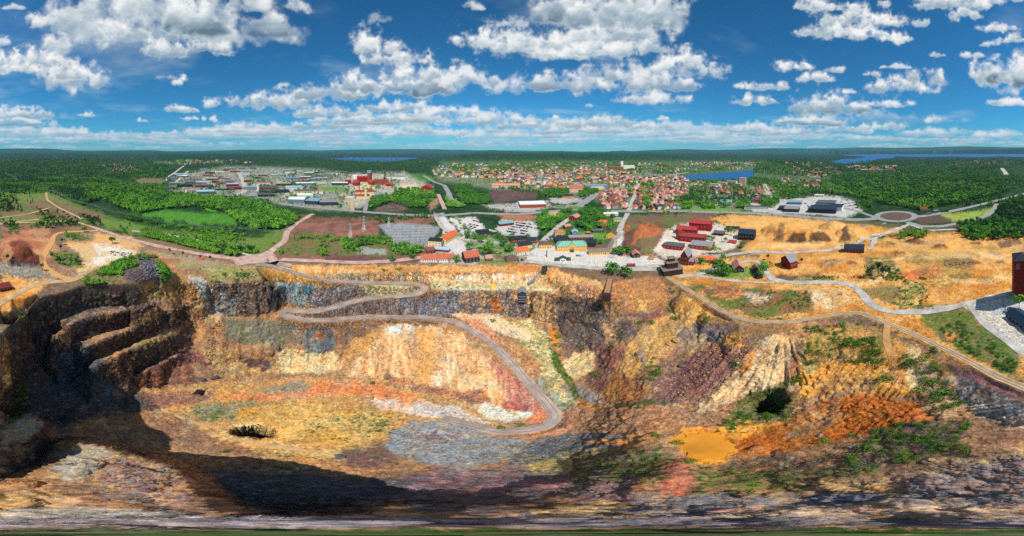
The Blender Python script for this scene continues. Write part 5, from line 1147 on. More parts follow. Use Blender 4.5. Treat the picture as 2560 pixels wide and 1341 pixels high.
bld('heap_house', 'small orange house at the foot of the side street by the heap', 'house', 1567, 577, 14, 9, 4.4, 'gy', 3, 'w_orange', 'r_tile', -8, (1, 2), 'f')
bld('long_dark_barn', 'long red barn with blue black roof on the sandy east field', 'barn', 2136, 633, 50, 13, 5, 'gx', 5, 'w_falu', 'r_navy', -5, (1, 6), 'f')
bld('red_gable_shed', 'tall red gabled shed with grey roof on the sandy field', 'shed', 1973, 674, 24, 16, 9, 'gx', 6, 'w_red', 'r_grey', 38, (1, 3), 'f')
bld('wing_shed', 'dark long building with navy roof at the right edge by the tower', 'house', 2572, 826, 60, 12, 3.6, 'gx', 4, 'w_brown', 'r_navy', -52, (1, 8), 'f', wm=34)
hm = bld('miners_hut', 'small red house with red tile roof at the left edge', 'house', 8, 727, 34, 9, 3.4, 'gx', 3, 'w_falu', 'r_dred', 22, (1, 4), 'fr')
def headframe():
    loc, rz, r = put(1678, 690, 7, 18); o = bpy.data.objects.new('headframe', None); LINK(o); o.location = loc; o.rotation_euler = (0, 0, rz); tag(o, 'dark brown timber headframe in three stepped tiers', 'headframe')
    z = -1
    for k, (w, d, h) in enumerate(((19, 14, 7.0), (11, 9, 7.0), (6, 5.4, 4.2))):
        meshobj('tier', MB().box(-w/2, w/2, -d/2, d/2, z, z + h + (1 if k == 0 else 0)).mesh('tier', C('w_brown')), o); z += h + (1 if k == 0 else 0)
        m = roof_mb('hip', w, d, z, 1.7, .9); rf = meshobj('tier_roof', m.mesh('tier_roof', C('r_wood')), o); z += .4
        for j in range(int(w)):                                     # vertical cladding boards
            meshobj('board', MB().box(-w/2 + j + .1, -w/2 + j + .75, -d/2 - .09, -d/2 - .002, z - h - .3, z - .6).mesh('board', C('w_brown')), o)
headframe()
bld('shaft_house', 'tall narrow red shaft house with steep grey roof and gable', 'shaft house', 1716, 664, 20, 12, 11, 'gy', 8, 'w_falu', 'r_grey', -24, (2, 2), 'fl', .1)
bld('shaft_house', 'lean-to with grey roof attached beside the tall shaft house', 'shed', 1728, 664, 16, 8, 5, 'gx', 3, 'w_falu', 'r_grey', -16, (1, 2), 'f')
def lift_tower():
    loc, rz, r = put(2550, 752, 10, 8); o = bpy.data.objects.new('lift_tower', None); LINK(o); o.location = loc; o.rotation_euler = (0, 0, rz); tag(o, 'tall dark red lift tower with dark hipped roof at the right edge', 'tower')
    h = 40; meshobj('wall', MB().box(-5.5, 7.5, -8, 8, -2, h).mesh('wall', C('w_red')), o); meshobj('roof', roof_mb('hip', 13, 16, h, 4, .5).mesh('roof', C('r_black')), o).location = (1, 0, 0)
    for z in (36, 33):
        for u in (-3.4, -2.0): f, p = win_mesh(1.0, 1.8); w = meshobj('window', f, o, (u, -8.03, z)); meshobj('pane', p, w)
    for k in range(7): meshobj('panel_seam', MB().box(-5.56, 7.56, -8.06, 8.06, 4 + k * 5, 4.16 + k * 5).mesh('panel_seam', C('w_falu')), o)
    meshobj('mast', MB().bar((1, 0, h + 3), (1, 0, h + 12), .14, 5, 0, .05).mesh('mast', M_steel), o)
lift_tower()
# --- pit buildings: cable house on the cliff, timber trestle, cable car station
def cliff_house():
    x, y = place(1306, 733, -22); loc = (float(x), float(y), -23); a = math.atan2(x, y); o = bpy.data.objects.new('cliff_lift_house', None); LINK(o); o.location = loc; o.rotation_euler = (0, 0, -a); tag(o, 'grey gabled lift house hanging on the cliff edge of the pit', 'lift house')
    meshobj('wall', MB().box(-3.6, 3.6, -4, 5, -9, 4).poly([(-3.6,-4,4),(3.6,-4,4),(0,-4,6.6)], [(0,1,2)]).mesh('wall', C('w_dark')), o); meshobj('roof', roof_mb('gy', 7.2, 10, 4, 2.6).mesh('roof', C('r_grey')), o)
    for k in range(3): meshobj('steel_frame', MB().box(-3.7, 3.7, -4.12, -4.01, -8.4 + 3.4 * k, -8.1 + 3.4 * k).mesh('steel_frame', M_steel), o)
    g = bpy.data.objects.new('covered_stair', None); LINK(g); tag(g, 'covered grey stairway climbing from the cliff house to the rim', 'stairway')
    prev = None; m = MB(); lg = MB(); hd = []
    for px_, py_, z_ in ((1320,712,-17),(1338,700,-14),(1350,684,-7),(1362,675,0.5)):
        q = Vector((*map(float, place(px_, py_, z_)), z_ + 1.6))
        if prev: m.bar(prev, q, 1.5, 4)
        meshobj('support', MB().bar(q - Vector((0, 0, 6)), q, .15, 4).mesh('support', M_steel), g); prev = q
    meshobj('gallery', m.mesh('gallery', C('r_grey')), g)
    meshobj('entrance', MB().box(prev.x - 2.4, prev.x + 2.4, prev.y - 2, prev.y + 2.4, prev.z - 3, prev.z + 2.4).mesh('entrance', C('w_dark')), g)
cliff_house()
def trestle():
    o = bpy.data.objects.new('timber_trestle', None); LINK(o); tag(o, 'brown timber trestle deck jutting from the rim over the pit', 'trestle')
    a = Vector((*map(float, place(1526, 700, 0)), 1.0)); b = Vector((*map(float, place(1515, 745, -1)), -0.4)); d = (b - a).normalized(); s = Vector((-d.y, d.x, 0)).normalized()
    n = int((b - a).length / .7)
    pm = MB().box(-2.6, 2.6, -.3, .3, -.12, .12).mesh('plank', mat('trestle_plank', (176,132,96), .9, .2))
    for i in range(n):
        q = a + d * (i * .7); meshobj('plank', pm, o, q, math.atan2(s.y, s.x))
    for t in (-2.5, 2.5):
        meshobj('rail', MB().bar(a + s * t + Vector((0,0,1.1)), b + s * t + Vector((0,0,1.1)), .12, 4).mesh('rail', C('w_brown')), o); meshobj('beam', MB().bar(a + s * t - Vector((0,0,.5)), b + s * t - Vector((0,0,.5)), .32, 4).mesh('beam', C('w_brown')), o)
        for k in range(5):
            q = a.lerp(b, (k + .6) / 5) + s * t; zg = float(height(np.array([q.x]), np.array([q.y]))[0]); meshobj('post', MB().bar(q + Vector((0,0,1.1)), (q.x, q.y, zg - 1), .2, 4).mesh('post', C('w_brown')), o)
    meshobj('end_cabin', MB().box(-3, 3, -2, 3.4, -4, 3.0).mesh('end_cabin', C('w_brown')), o, b, math.atan2(s.y, s.x))
trestle()
tick('buildings')

# ------------------------------------------------------------------ trees: prototypes of trunk and crown
def leaf_mat(name, c, var=.35):
    m = bpy.data.materials.new(name); m.use_nodes = True; nt = m.node_tree; b = nt.nodes['Principled BSDF']; b.inputs['Roughness'].default_value = .75; b.inputs['Specular IOR Level'].default_value = .15
    l = lin(c) * 1.4; oi = nt.nodes.new('ShaderNodeObjectInfo'); gm = nt.nodes.new('ShaderNodeNewGeometry'); cr = nt.nodes.new('ShaderNodeValToRGB'); mx = nt.nodes.new('ShaderNodeMath'); mx.operation = 'MULTIPLY_ADD'; mx.inputs[1].default_value = .45
    hf = nt.nodes.new('ShaderNodeMath'); hf.operation = 'MULTIPLY'; hf.inputs[1].default_value = .55
    cr.color_ramp.elements[0].color = (*(l * (1 - var)), 1); cr.color_ramp.elements[1].color = (*(l * (1 + 1.2 * var) * np.array((1.15, 1, .85))), 1)
    L = nt.links.new; L(oi.outputs['Random'], hf.inputs[0]); L(gm.outputs['Random Per Island'], mx.inputs[0]); L(hf.outputs[0], mx.inputs[2]); L(mx.outputs[0], cr.inputs['Fac']); L(cr.outputs[0], b.inputs['Base Color'])
    return m
ML_birch, ML_dark, ML_pine, ML_shrub = leaf_mat('birch_leaves', (88,138,46), .45), leaf_mat('lime_leaves', (58,106,38), .45), leaf_mat('pine_needles', (36,72,38), .35), leaf_mat('shrub_leaves', (66,100,36), .55)
M_bark = mat('bark', (96,84,72), .95, .2); M_birk = mat('birch_bark', (196,190,180), .9, .2)
def crown_broad(seed, h, w, n, fs, base=.22):
    r = np.random.default_rng(seed); V, F = [], []
    lob = [(r.normal(0, .26 * w), r.normal(0, .26 * w), h * r.uniform(base + .2, .85), w * r.uniform(.24, .42)) for _ in range(7)] + [(0, 0, h * .62, w * .42)]
    for i in range(n):
        x, y, z, q = lob[r.integers(len(lob))]; d = r.normal(size=3); d /= np.linalg.norm(d); d[2] = d[2] * .9 + .12
        c = np.array((x, y, z)) + d * q * r.uniform(.72, 1.05); c[2] = max(c[2], h * base)
        u = np.cross(d, r.normal(size=3)); u /= np.linalg.norm(u) + 1e-9; v = np.cross(d, u); v += d * r.uniform(-.6, .6); s = fs * r.uniform(.6, 1.3); o = len(V)
        V += [tuple(c + u * s), tuple(c + v * s * .8 + d * s * .25), tuple(c - u * s), tuple(c - v * s * .8 - d * s * .2)]; F.append((o, o + 1, o + 2, o + 3))
    return V, F
def crown_spruce(seed, h, w, layers=9, k=9):
    r = np.random.default_rng(seed); V, F = [], []
    for i in range(layers):
        t = i / (layers - 1); z = h * (.12 + .82 * t); q = w * .5 * (1 - t) ** .85 + .25
        for j in range(max(5, int(k * (1 - .5 * t)))):
            a = 2 * math.pi * (j + r.uniform(-.3, .3)) / max(5, int(k * (1 - .5 * t))) + i; L = q * r.uniform(.75, 1.15); da = .42; o = len(V)
            V += [(0, 0, z + h * .10), (math.cos(a - da) * L * .8, math.sin(a - da) * L * .8, z - .02 * h), (math.cos(a) * L, math.sin(a) * L, z - .05 * h), (math.cos(a + da) * L * .8, math.sin(a + da) * L * .8, z - .02 * h)]; F.append((o, o + 1, o + 2, o + 3))
    V += [(-.15, 0, h * .9), (.15, 0, h * .9), (0, 0, h)]; F.append((len(V) - 3, len(V) - 2, len(V) - 1))
    return V, F
def pm(name, vf, m):
    me = bpy.data.meshes.new(name); me.from_pydata(vf[0], [], vf[1]); me.materials.append(m); return me
def trunk_me(h, r, m, top=.75):
    b = MB().bar((0, 0, -.6), (0, 0, h * top), r, 6, 0, r * .3)
    for a, z in ((.4, .35), (2.5, .45), (4.4, .55)): b.bar((0, 0, h * z), (math.cos(a) * h * .16, math.sin(a) * h * .16, h * (z + .18)), r * .4, 4, 0, r * .12)
    return b.mesh('trunk', m)
TREES = {'birch': [(pm('crown', crown_broad(s, 10, 6.4, 230, .62, .2), ML_birch), trunk_me(10, .2, M_birk)) for s in (1, 2, 3)],
         'lime': [(pm('crown', crown_broad(s, 11, 8.6, 300, .74, .18), ML_dark), trunk_me(11, .3, M_bark)) for s in (4, 5, 6)],
         'spruce': [(pm('crown', crown_spruce(s, 13, 5.4), ML_pine), trunk_me(13, .22, M_bark, .9)) for s in (7, 8)],
         'pine': [(pm('crown', crown_broad(s, 12, 5.4, 170, .6, .38), ML_pine), trunk_me(12, .24, M_bark)) for s in (9, 10)],
         'shrub': [(pm('crown', crown_broad(s, 2.4, 3.0, 170, .26, .05), ML_shrub), None) for s in (11, 12)]}
NT = [0]
def tree(kind, px, py, h, label, group, var=None, xyz=None):
    x, y, z = xyz or at(px, py); v = TREES[kind]; c, t = v[(NT[0] if var is None else var) % len(v)]; NT[0] += 1
    base = {'birch': 10, 'lime': 11, 'spruce': 13, 'pine': 12, 'shrub': 2.4}[kind]; s = h / base
    o = bpy.data.objects.new({'birch': 'birch_tree', 'lime': 'broadleaf_tree', 'spruce': 'spruce_tree', 'pine': 'pine_tree', 'shrub': 'shrub'}[kind], None); LINK(o)
    o.location = (x, y, z - .1); q = random.uniform(.9, 1.12); o.scale = (s * q, s * q, s); o.rotation_euler = (0, 0, random.uniform(0, 6.28)); tag(o, label, {'shrub': 'shrub'}.get(kind, 'tree'), group)
    meshobj('crown', c, o)
    if t: meshobj('trunk', t, o)
    return o
# the trees that stand out singly around the yards: (kind, px, py of the foot, height m, where)
for k, px_, py_, h, w in [
 ('lime',1226,640,17,'tall dense tree on the lawn left of the orange roof house'),('lime',1258,618,15,'round dark tree on the lawn beside the long red building'),('lime',1276,630,13,'rounded tree just left of the orange roof house'),('lime',1203,640,12,'smaller tree at the left end of the lawn'),
 ('lime',1174,628,13,'tree standing alone on the gravel right of the orange roof hall'),('lime',1168,598,12,'tree beside the long black shed'),('lime',1186,602,12,'middle one of three trees below the long black shed'),('lime',1201,608,12,'right one of three trees below the long black shed'),
 ('lime',1531,690,16,'big round tree at the rim beside the timber trestle'),('lime',1562,696,13,'darker round tree on the grass right of the timber trestle'),('lime',1803,688,18,'large spreading tree inside the garden loop'),('lime',1822,690,11,'smaller tree beside the large one inside the garden loop'),('lime',1908,688,16,'tree at the right end of the garden loop'),('lime',1808,655,10,'tree right of the orange roofed house'),
 ('birch',1786,636,13,'slender tree in front of the grey roofed works hall'),('lime',1752,662,9,'bushy tree left of the orange roofed house'),('lime',1555,640,13,'dark tree right of the yellow annex'),('lime',1542,638,12,'tree at the corner of the yellow annex'),('lime',1566,636,11,'tree below the ore heap beside the street'),
 ('lime',978,655,10,'tree at the roadside by the quarry rim'),('lime',1032,648,9,'tree on the gravel road bend left of the long white house'),('lime',1139,659,10,'tree at the right end of the long white house'),
 ('lime',281,608,10,'lone tree on the pale western yard'),('pine',155,612,10,'pine left of the pale yard'),('pine',152,628,9,'pine beside the dirt track bend'),('lime',210,580,8,'dark bush like tree by the dirt track'),('pine',423,636,9,'lone pine below the long gravel road'),('pine',456,642,8,'second pine below the long gravel road'),('pine',500,650,7,'third pine below the long gravel road'),('pine',524,652,7,'fourth pine below the long gravel road'),
 ('pine',130,650,10,'pine in the clump inside the dirt track loop'),('pine',145,660,10,'taller pine in the clump inside the dirt track loop'),('pine',160,662,9,'right pine in the clump inside the dirt track loop'),('pine',106,676,9,'pine at the foot of the dark red heap'),('pine',18,655,11,'pine at the left edge below the red heap'),('pine',32,658,9,'smaller pine at the left edge below the red heap'),
 ('pine',2180,694,16,'tall pine in the dark clump on the sandy field'),('pine',2196,690,17,'tallest pine in the dark clump on the sandy field'),('pine',2208,698,15,'front pine in the dark clump on the sandy field'),('pine',2172,698,12,'left pine in the dark clump on the sandy field'),('pine',2222,690,11,'right pine in the dark clump on the sandy field'),
 ('birch',2548,770,15,'birch in front of the tall red tower'),('lime',1221,620,11,'tree in the middle of the museum lawn'),('lime',1245,600,11,'tree beside the car park exit'),('lime',1280,596,10,'tree at the car park corner'),('lime',1322,600,9,'tree between the red building and the street'),
 ('lime',1502,612,8,'round tree on the courtyard lawn behind the yellow annex'),('lime',1855,620,9,'bushy tree in the works yard'),('lime',1826,588,12,'tall tree left of the dressing plant'),('lime',1774,600,8,'bush like tree beside the black roofed store'),('lime',1784,602,7,'round bush in front of the black roofed store'),('lime',1812,606,7,'bush by the works yard road'),
 ('pine',2004,660,8,'dark tree behind the red gable shed'),('pine',1920,652,9,'small tree by the garden loop road'),('lime',2445,556,10,'lone dark tree on the grass inside the road fork'),('birch',1150,560,10,'hedge tree between the two car parks'),('birch',1140,550,10,'hedge tree at the top of the car park hedge'),('birch',1160,572,10,'hedge tree half way down the car park hedge'),('birch',1172,582,10,'hedge tree at the foot of the car park hedge'),
 ('pine',1605,528,14,'roadside pine left of the highway bridge'),('pine',1618,530,17,'tall roadside pine by the highway'),('pine',1628,532,18,'tallest roadside pine by the highway'),('pine',1642,534,16,'right one of the tall roadside pines'),('lime',1660,536,8,'low round tree by the highway verge'),('lime',1672,536,8,'second low round tree by the highway verge'),('lime',1694,536,6,'small tree at the highway verge')]:
    tree(k, px_, py_, h, w, 'single trees around the mine yards')
# ------------------------------------------------------------------ woods: uncountable masses, scattered as points with instanced trees
PROTO = bpy.data.collections.new('tree_prototypes'); PIDX = {}
def proto(kind):
    if kind in PIDX: return PIDX[kind]
    ids = []
    for c, t in TREES[kind]:
        V = [tuple(v.co) for v in c.vertices]; F = [tuple(p.vertices) for p in c.polygons]; b = MB(); b.poly(V, F, 0)
        if t: b.poly([tuple(v.co) for v in t.vertices], [tuple(p.vertices) for p in t.polygons], 1)
        o = bpy.data.objects.new('p%02d_%s' % (len(PROTO.objects), kind), b.mesh('wood_' + kind, c.materials[0], M_bark)); PROTO.objects.link(o); ids.append(len(PROTO.objects) - 1)
    PIDX[kind] = ids; return ids
for k in TREES: proto(k)
def gn_group():
    ng = bpy.data.node_groups.new('scatter_trees', 'GeometryNodeTree'); ng.interface.new_socket('Geometry', in_out='INPUT', socket_type='NodeSocketGeometry'); ng.interface.new_socket('Geometry', in_out='OUTPUT', socket_type='NodeSocketGeometry')
    N = ng.nodes.new; L = ng.links.new; i, o = N('NodeGroupInput'), N('NodeGroupOutput')
    ci = N('GeometryNodeCollectionInfo'); ci.inputs['Collection'].default_value = PROTO; ci.inputs['Separate Children'].default_value = True; ci.inputs['Reset Children'].default_value = True
    ip = N('GeometryNodeInstanceOnPoints'); ip.inputs['Pick Instance'].default_value = True
    def attr(n, t): a = N('GeometryNodeInputNamedAttribute'); a.data_type = t; a.inputs['Name'].default_value = n; return a
    a1, a2, a3 = attr('which', 'INT'), attr('turn', 'FLOAT_VECTOR'), attr('size', 'FLOAT_VECTOR'); m2p = N('GeometryNodeMeshToPoints')
    L(i.outputs[0], m2p.inputs[0]); L(m2p.outputs[0], ip.inputs['Points']); L(ci.outputs[0], ip.inputs['Instance'])
    out = lambda n: [s for s in n.outputs if s.enabled and s.name == 'Attribute'][0]
    L(out(a1), ip.inputs['Instance Index']); L(out(a2), ip.inputs['Rotation']); L(out(a3), ip.inputs['Scale']); L(ip.outputs[0], o.inputs[0]); return ng
NG_SC = gn_group()
def wood(name, label, cat, xyz, which, size, flatq=None):
    me = bpy.data.meshes.new(name); n = len(xyz); me.vertices.add(n); me.vertices.foreach_set('co', np.asarray(xyz, np.float32).ravel())
    a = me.attributes.new('which', 'INT', 'POINT'); a.data.foreach_set('value', np.asarray(which, np.int32))
    t = np.zeros((n, 3), np.float32); t[:, 2] = rng.uniform(0, 6.28, n); a = me.attributes.new('turn', 'FLOAT_VECTOR', 'POINT'); a.data.foreach_set('vector', t.ravel())
    s = np.repeat(np.asarray(size, np.float32)[:, None], 3, 1); s[:, :2] *= rng.uniform(.85, 1.2, n)[:, None]; a = me.attributes.new('size', 'FLOAT_VECTOR', 'POINT'); a.data.foreach_set('vector', s.ravel())
    o = meshobj(name, me); o['kind'] = 'stuff'; tag(o, label, cat); md = o.modifiers.new('scatter', 'NODES'); md.node_group = NG_SC; return o
KEEP_OUT = []           # world circles where buildings stand
def atv(px, py):
    px = np.asarray(px, float); py = np.asarray(py, float); out = []
    for i in range(0, len(px), 2000):
        a, e = azel(px[i:i + 2000], py[i:i + 2000]); e = -np.degrees(e); c = np.clip(np.round((np.degrees(a) + 123) / 0.215), 0, len(az_vis) - 1).astype(int); E = ED[c]
        k = np.argmax(E >= e[:, None], axis=1); k = np.where(k == 0, len(rd) - 1, k); n = np.arange(len(k)); e0, e1 = E[n, k - 1], E[n, k]
        r = rd[k - 1] + (rd[k] - rd[k - 1]) * np.clip((e - e0) / (e1 - e0 + 1e-9), 0, 1); x, y = r * np.sin(a), r * np.cos(a); out.append(np.c_[x, y, height(x, y)])
    return np.concatenate(out) if out else np.zeros((0, 3))
def scatter(poly, n, seed=0, clump=0.0, cs=30.0):
    r = np.random.default_rng(seed + 100); xs = [p[0] for p in poly]; ys = [p[1] for p in poly]; px_ = r.uniform(min(xs), max(xs), n * 4); py_ = r.uniform(min(ys), max(ys), n * 4)
    m = inpoly(px_, py_, poly)
    if clump: m &= fbm(px_ / cs + seed, py_ / cs * 1.5, 0, 3) > clump * r.uniform(-.2, 1, len(px_)) - .1
    return px_[m][:n], py_[m][:n]
def pl(*c): return [(c[i], c[i + 1]) for i in range(0, len(c), 2)]
def road_clear(q):     # keep trees off the ribbons
    return q
ROADS_XY = np.concatenate([np.array([(v.co.x, v.co.y) for v in o.data.vertices]) for o in scene.objects if o.get('kind') == 'structure' and o.type == 'MESH' and o.name.split('.')[0] in ('gravel_road','dirt_track','highway','road','street','ramp_road','path','roundabout')])
CELL = 4.0; ROADSET = set(map(tuple, np.floor(ROADS_XY / CELL).astype(int)))
BLD = [(o.location.x, o.location.y, max(o.get('_w', 8), o.get('_d', 8)) * .62) for o in scene.objects if '_w' in o]
def clear(q, pad=0.0):
    if not len(q): return np.zeros(0, bool)
    k = np.floor(q[:, :2] / CELL).astype(int); m = np.array([tuple(a) not in ROADSET for a in k])
    for x, y, r in BLD: m &= np.hypot(q[:, 0] - x, q[:, 1] - y) > r + pad
    return m
def make_wood(name, label, parts, hscale=1.0):
    Q, Wh, Sz = [], [], []
    for i, (poly, n, kinds, hs, clump) in enumerate(parts):
        a, b = scatter(poly, n, i * 7 + len(label), clump); q = atv(a, b); m = clear(q); q = q[m]
        if not len(q): continue
        r = np.hypot(q[:, 0], q[:, 1]); wk = np.clip(((fbm(q[:, 0] / 70, q[:, 1] / 70, 0, 3) * 1.1 + .5 + rng.uniform(-.3, .3, len(q))) * len(kinds)).astype(int), 0, len(kinds) - 1); ids = [rng.choice(PIDX[kinds[j]]) for j in wk]
        Q.append(q); Wh += ids; Sz.append(hs * rng.uniform(.55, 1.3, len(q)) * (1 + np.clip((r - 900) / 2600, 0, .7)))
    return wood(name, label, 'woodland', np.concatenate(Q), Wh, np.concatenate(Sz))
B, S, LM, PN, SH = 'birch', 'spruce', 'lime', 'pine', 'shrub'
make_wood('forest', 'dense mixed forest spreading to the horizon on the left', [
 (pl(0,386,140,384,300,388,420,392,470,404,440,420,415,444,330,450,250,440,120,430,0,432), 3000, (S,S,B,LM), 1.0, 0),
 (pl(0,430,120,430,250,440,250,480,200,512,120,482,60,486,0,478), 1500, (S,S,S,B), 1.0, 0),
 (pl(230,440,330,462,420,460,415,482,412,486,470,488,560,494,640,502,745,545,742,560,700,574,640,578,600,560,560,530,480,518,400,526,340,536,250,500,200,515), 4200, (B,LM,B,S,B,B), .9, 0),
 (pl(0,480,70,486,90,510,60,530,0,528), 160, (S,PN,B), .8, .4)])
make_wood('thicket', 'young birch thicket along the western gravel road', [
 (pl(190,536,300,560,420,584,560,604,640,628,650,640,560,638,430,608,300,582,230,562), 2000, (B,B,B,PN), .52, .1),
 (pl(430,598,560,612,640,636,640,646,560,640,440,612), 500, (B,), .55, 0), (pl(400,560,560,575,640,590,700,585,690,610,600,612,480,592,400,580), 420, (B,B,SH), .42, .2), (pl(300,520,350,540,480,560,600,566,640,580,560,580,420,568,300,548), 260, (B,LM), .5, .3),
 (pl(0,556,110,548,230,550,228,562,120,568,0,580), 260, (B,PN,PN), .6, .2), (pl(90,520,180,540,190,552,90,545), 60, (B,PN), .6, .3),
 (pl(204,700,260,672,330,640,345,668,300,680,340,700,345,710,210,714), 420, (B,SH,B), .45, .1), (pl(390,650,430,690,415,712,398,700,405,690), 90, (B,), .5, 0),
 (pl(340,640,390,642,384,650,344,650), 40, (B,), .4, 0), (pl(160,586,225,590,224,602,160,602), 60, (B,SH), .5, .1), (pl(128,636,190,636,206,664,150,664), 70, (B,PN,SH), .5, .1), (pl(20,570,60,564,60,580,0,600,0,590), 40, (B,), .4, .1)])
make_wood('grove', 'dark broadleaf groves between the factory and the highway', [
 (pl(985,476,1040,474,1086,478,1090,494,1070,512,1060,522,1020,520,985,510), 520, (LM,LM,B), .8, 0), (pl(922,496,978,490,985,505,950,515,930,524,922,518), 200, (LM,B,S), .8, 0),
 (pl(1113,494,1130,500,1160,516,1155,522,1118,520), 130, (LM,B), .8, 0), (pl(1130,464,1180,464,1185,482,1136,486), 160, (LM,), .75, 0), (pl(1136,490,1190,484,1226,496,1220,512,1160,512), 300, (LM,), .75, 0),
 (pl(760,500,840,478,860,500,870,520,800,520), 30, (LM,B), .6, .5), (pl(1214,520,1260,530,1255,538,1214,534), 40, (S,LM), .6, 0), (pl(965,538,1060,532,1080,545,1000,552), 40, (S,S,LM), .6, .1), (pl(908,546,980,548,990,556,910,566), 50, (S,LM), .6, .1),
 (pl(895,595,940,592,985,600,980,612,900,615), 130, (B,LM), .45, 0), (pl(970,618,1010,612,1060,622,1050,636,990,640), 170, (B,S,LM), .6, 0), (pl(860,604,900,602,900,630,860,630), 50, (B,LM), .5, .2), (pl(690,618,790,590,880,598,880,634,820,642,700,640), 160, (SH,B), .55, .35), (pl(730,590,780,588,780,600,735,604), 40, (B,), .45, .1)])
make_wood('park_trees', 'leafy park trees along the street above the museum', [
 (pl(1345,560,1362,535,1400,540,1430,545,1405,560,1375,582,1350,580), 150, (LM,LM,B), .85, 0), (pl(1448,530,1508,524,1515,545,1500,580,1460,580,1440,565), 190, (LM,LM,S), .9, 0), (pl(1505,530,1570,533,1560,545,1515,545), 50, (LM,), .7, .1), (pl(1400,528,1432,526,1430,540,1400,538), 24, (LM,), .7, 0),
 (pl(1357,476,1417,476,1417,495,1350,495), 160, (LM,), .8, 0), (pl(1446,474,1495,470,1495,488,1446,494), 110, (LM,), .8, 0), (pl(1515,560,1550,558,1545,590,1515,582), 30, (LM,B), .5, .2), (pl(1400,590,1440,575,1450,590,1410,600), 20, (LM,), .4, .2)])
make_wood('forest', 'wide mixed forest behind the roundabout on the right', [
 (pl(2075,440,2200,424,2380,406,2560,404,2560,412,2520,420,2490,424,2500,440,2560,440,2560,468,2480,492,2400,508,2330,522,2290,526,2200,508,2160,496,2060,484,2060,470), 4200, (S,B,B,S,LM), .92, 0),
 (pl(2400,500,2560,486,2560,510,2490,520,2430,516,2390,516), 260, (B,S), .8, .1), (pl(2490,512,2560,490,2580,560,2560,588,2430,596,2390,570,2440,556,2480,560), 640, (S,PN,LM,B), .85, 0), (pl(2390,570,2430,560,2560,560,2580,596,2420,602), 420, (PN,LM,B,S), .75, 0),
 (pl(2140,508,2180,500,2180,530,2150,535), 60, (LM,), .7, 0)])
make_wood('forest', 'far dark forest belts below the skyline behind the town', [
 (pl(420,392,700,388,1040,398,1080,404,1060,420,900,416,700,412,560,400,470,404), 1500, (S,S,LM), 1.0, 0), (pl(1040,396,1200,386,1480,388,1900,390,2080,398,2070,410,1900,408,1700,404,1400,402,1100,404), 2200, (S,LM,S), 1.05, 0),
 (pl(1890,410,2060,410,2090,425,2080,440,1960,440,1880,432), 800, (S,S,LM), 1.0, 0), (pl(2080,412,2240,398,2560,396,2560,406,2300,412,2200,424,2090,432), 1000, (S,LM), 1.0, 0), (pl(460,404,600,404,700,414,560,416,470,428), 260, (S,LM), .9, .1)])
make_wood('town_trees', 'garden and street trees scattered between the town roofs', [
 (pl(1080,420,1250,404,1500,404,1700,408,1890,412,1880,424,1760,430,1690,436,1500,430,1300,432,1100,444), 2600, (LM,LM,B), .75, .1), (pl(1220,444,1560,436,1590,460,1480,486,1250,476), 1100, (LM,B), .75, .2),
 (pl(1560,455,1720,452,1960,458,2070,450,2060,484,1960,480,1940,520,1700,524,1580,524), 2000, (LM,B,S), .85, .15), (pl(1720,452,1890,446,1960,452,1920,468,1760,464), 320, (LM,), .75, 0), (pl(1700,490,1780,470,1900,482,1880,502,1800,508,1720,512), 320, (LM,S), .8, .1), (pl(1940,480,2060,476,2060,488,1960,500), 220, (LM,S), .8, 0),
 (pl(415,440,560,420,860,430,1000,436,1000,470,880,500,720,512,560,490,430,478), 1300, (LM,S,B), .7, .2)])
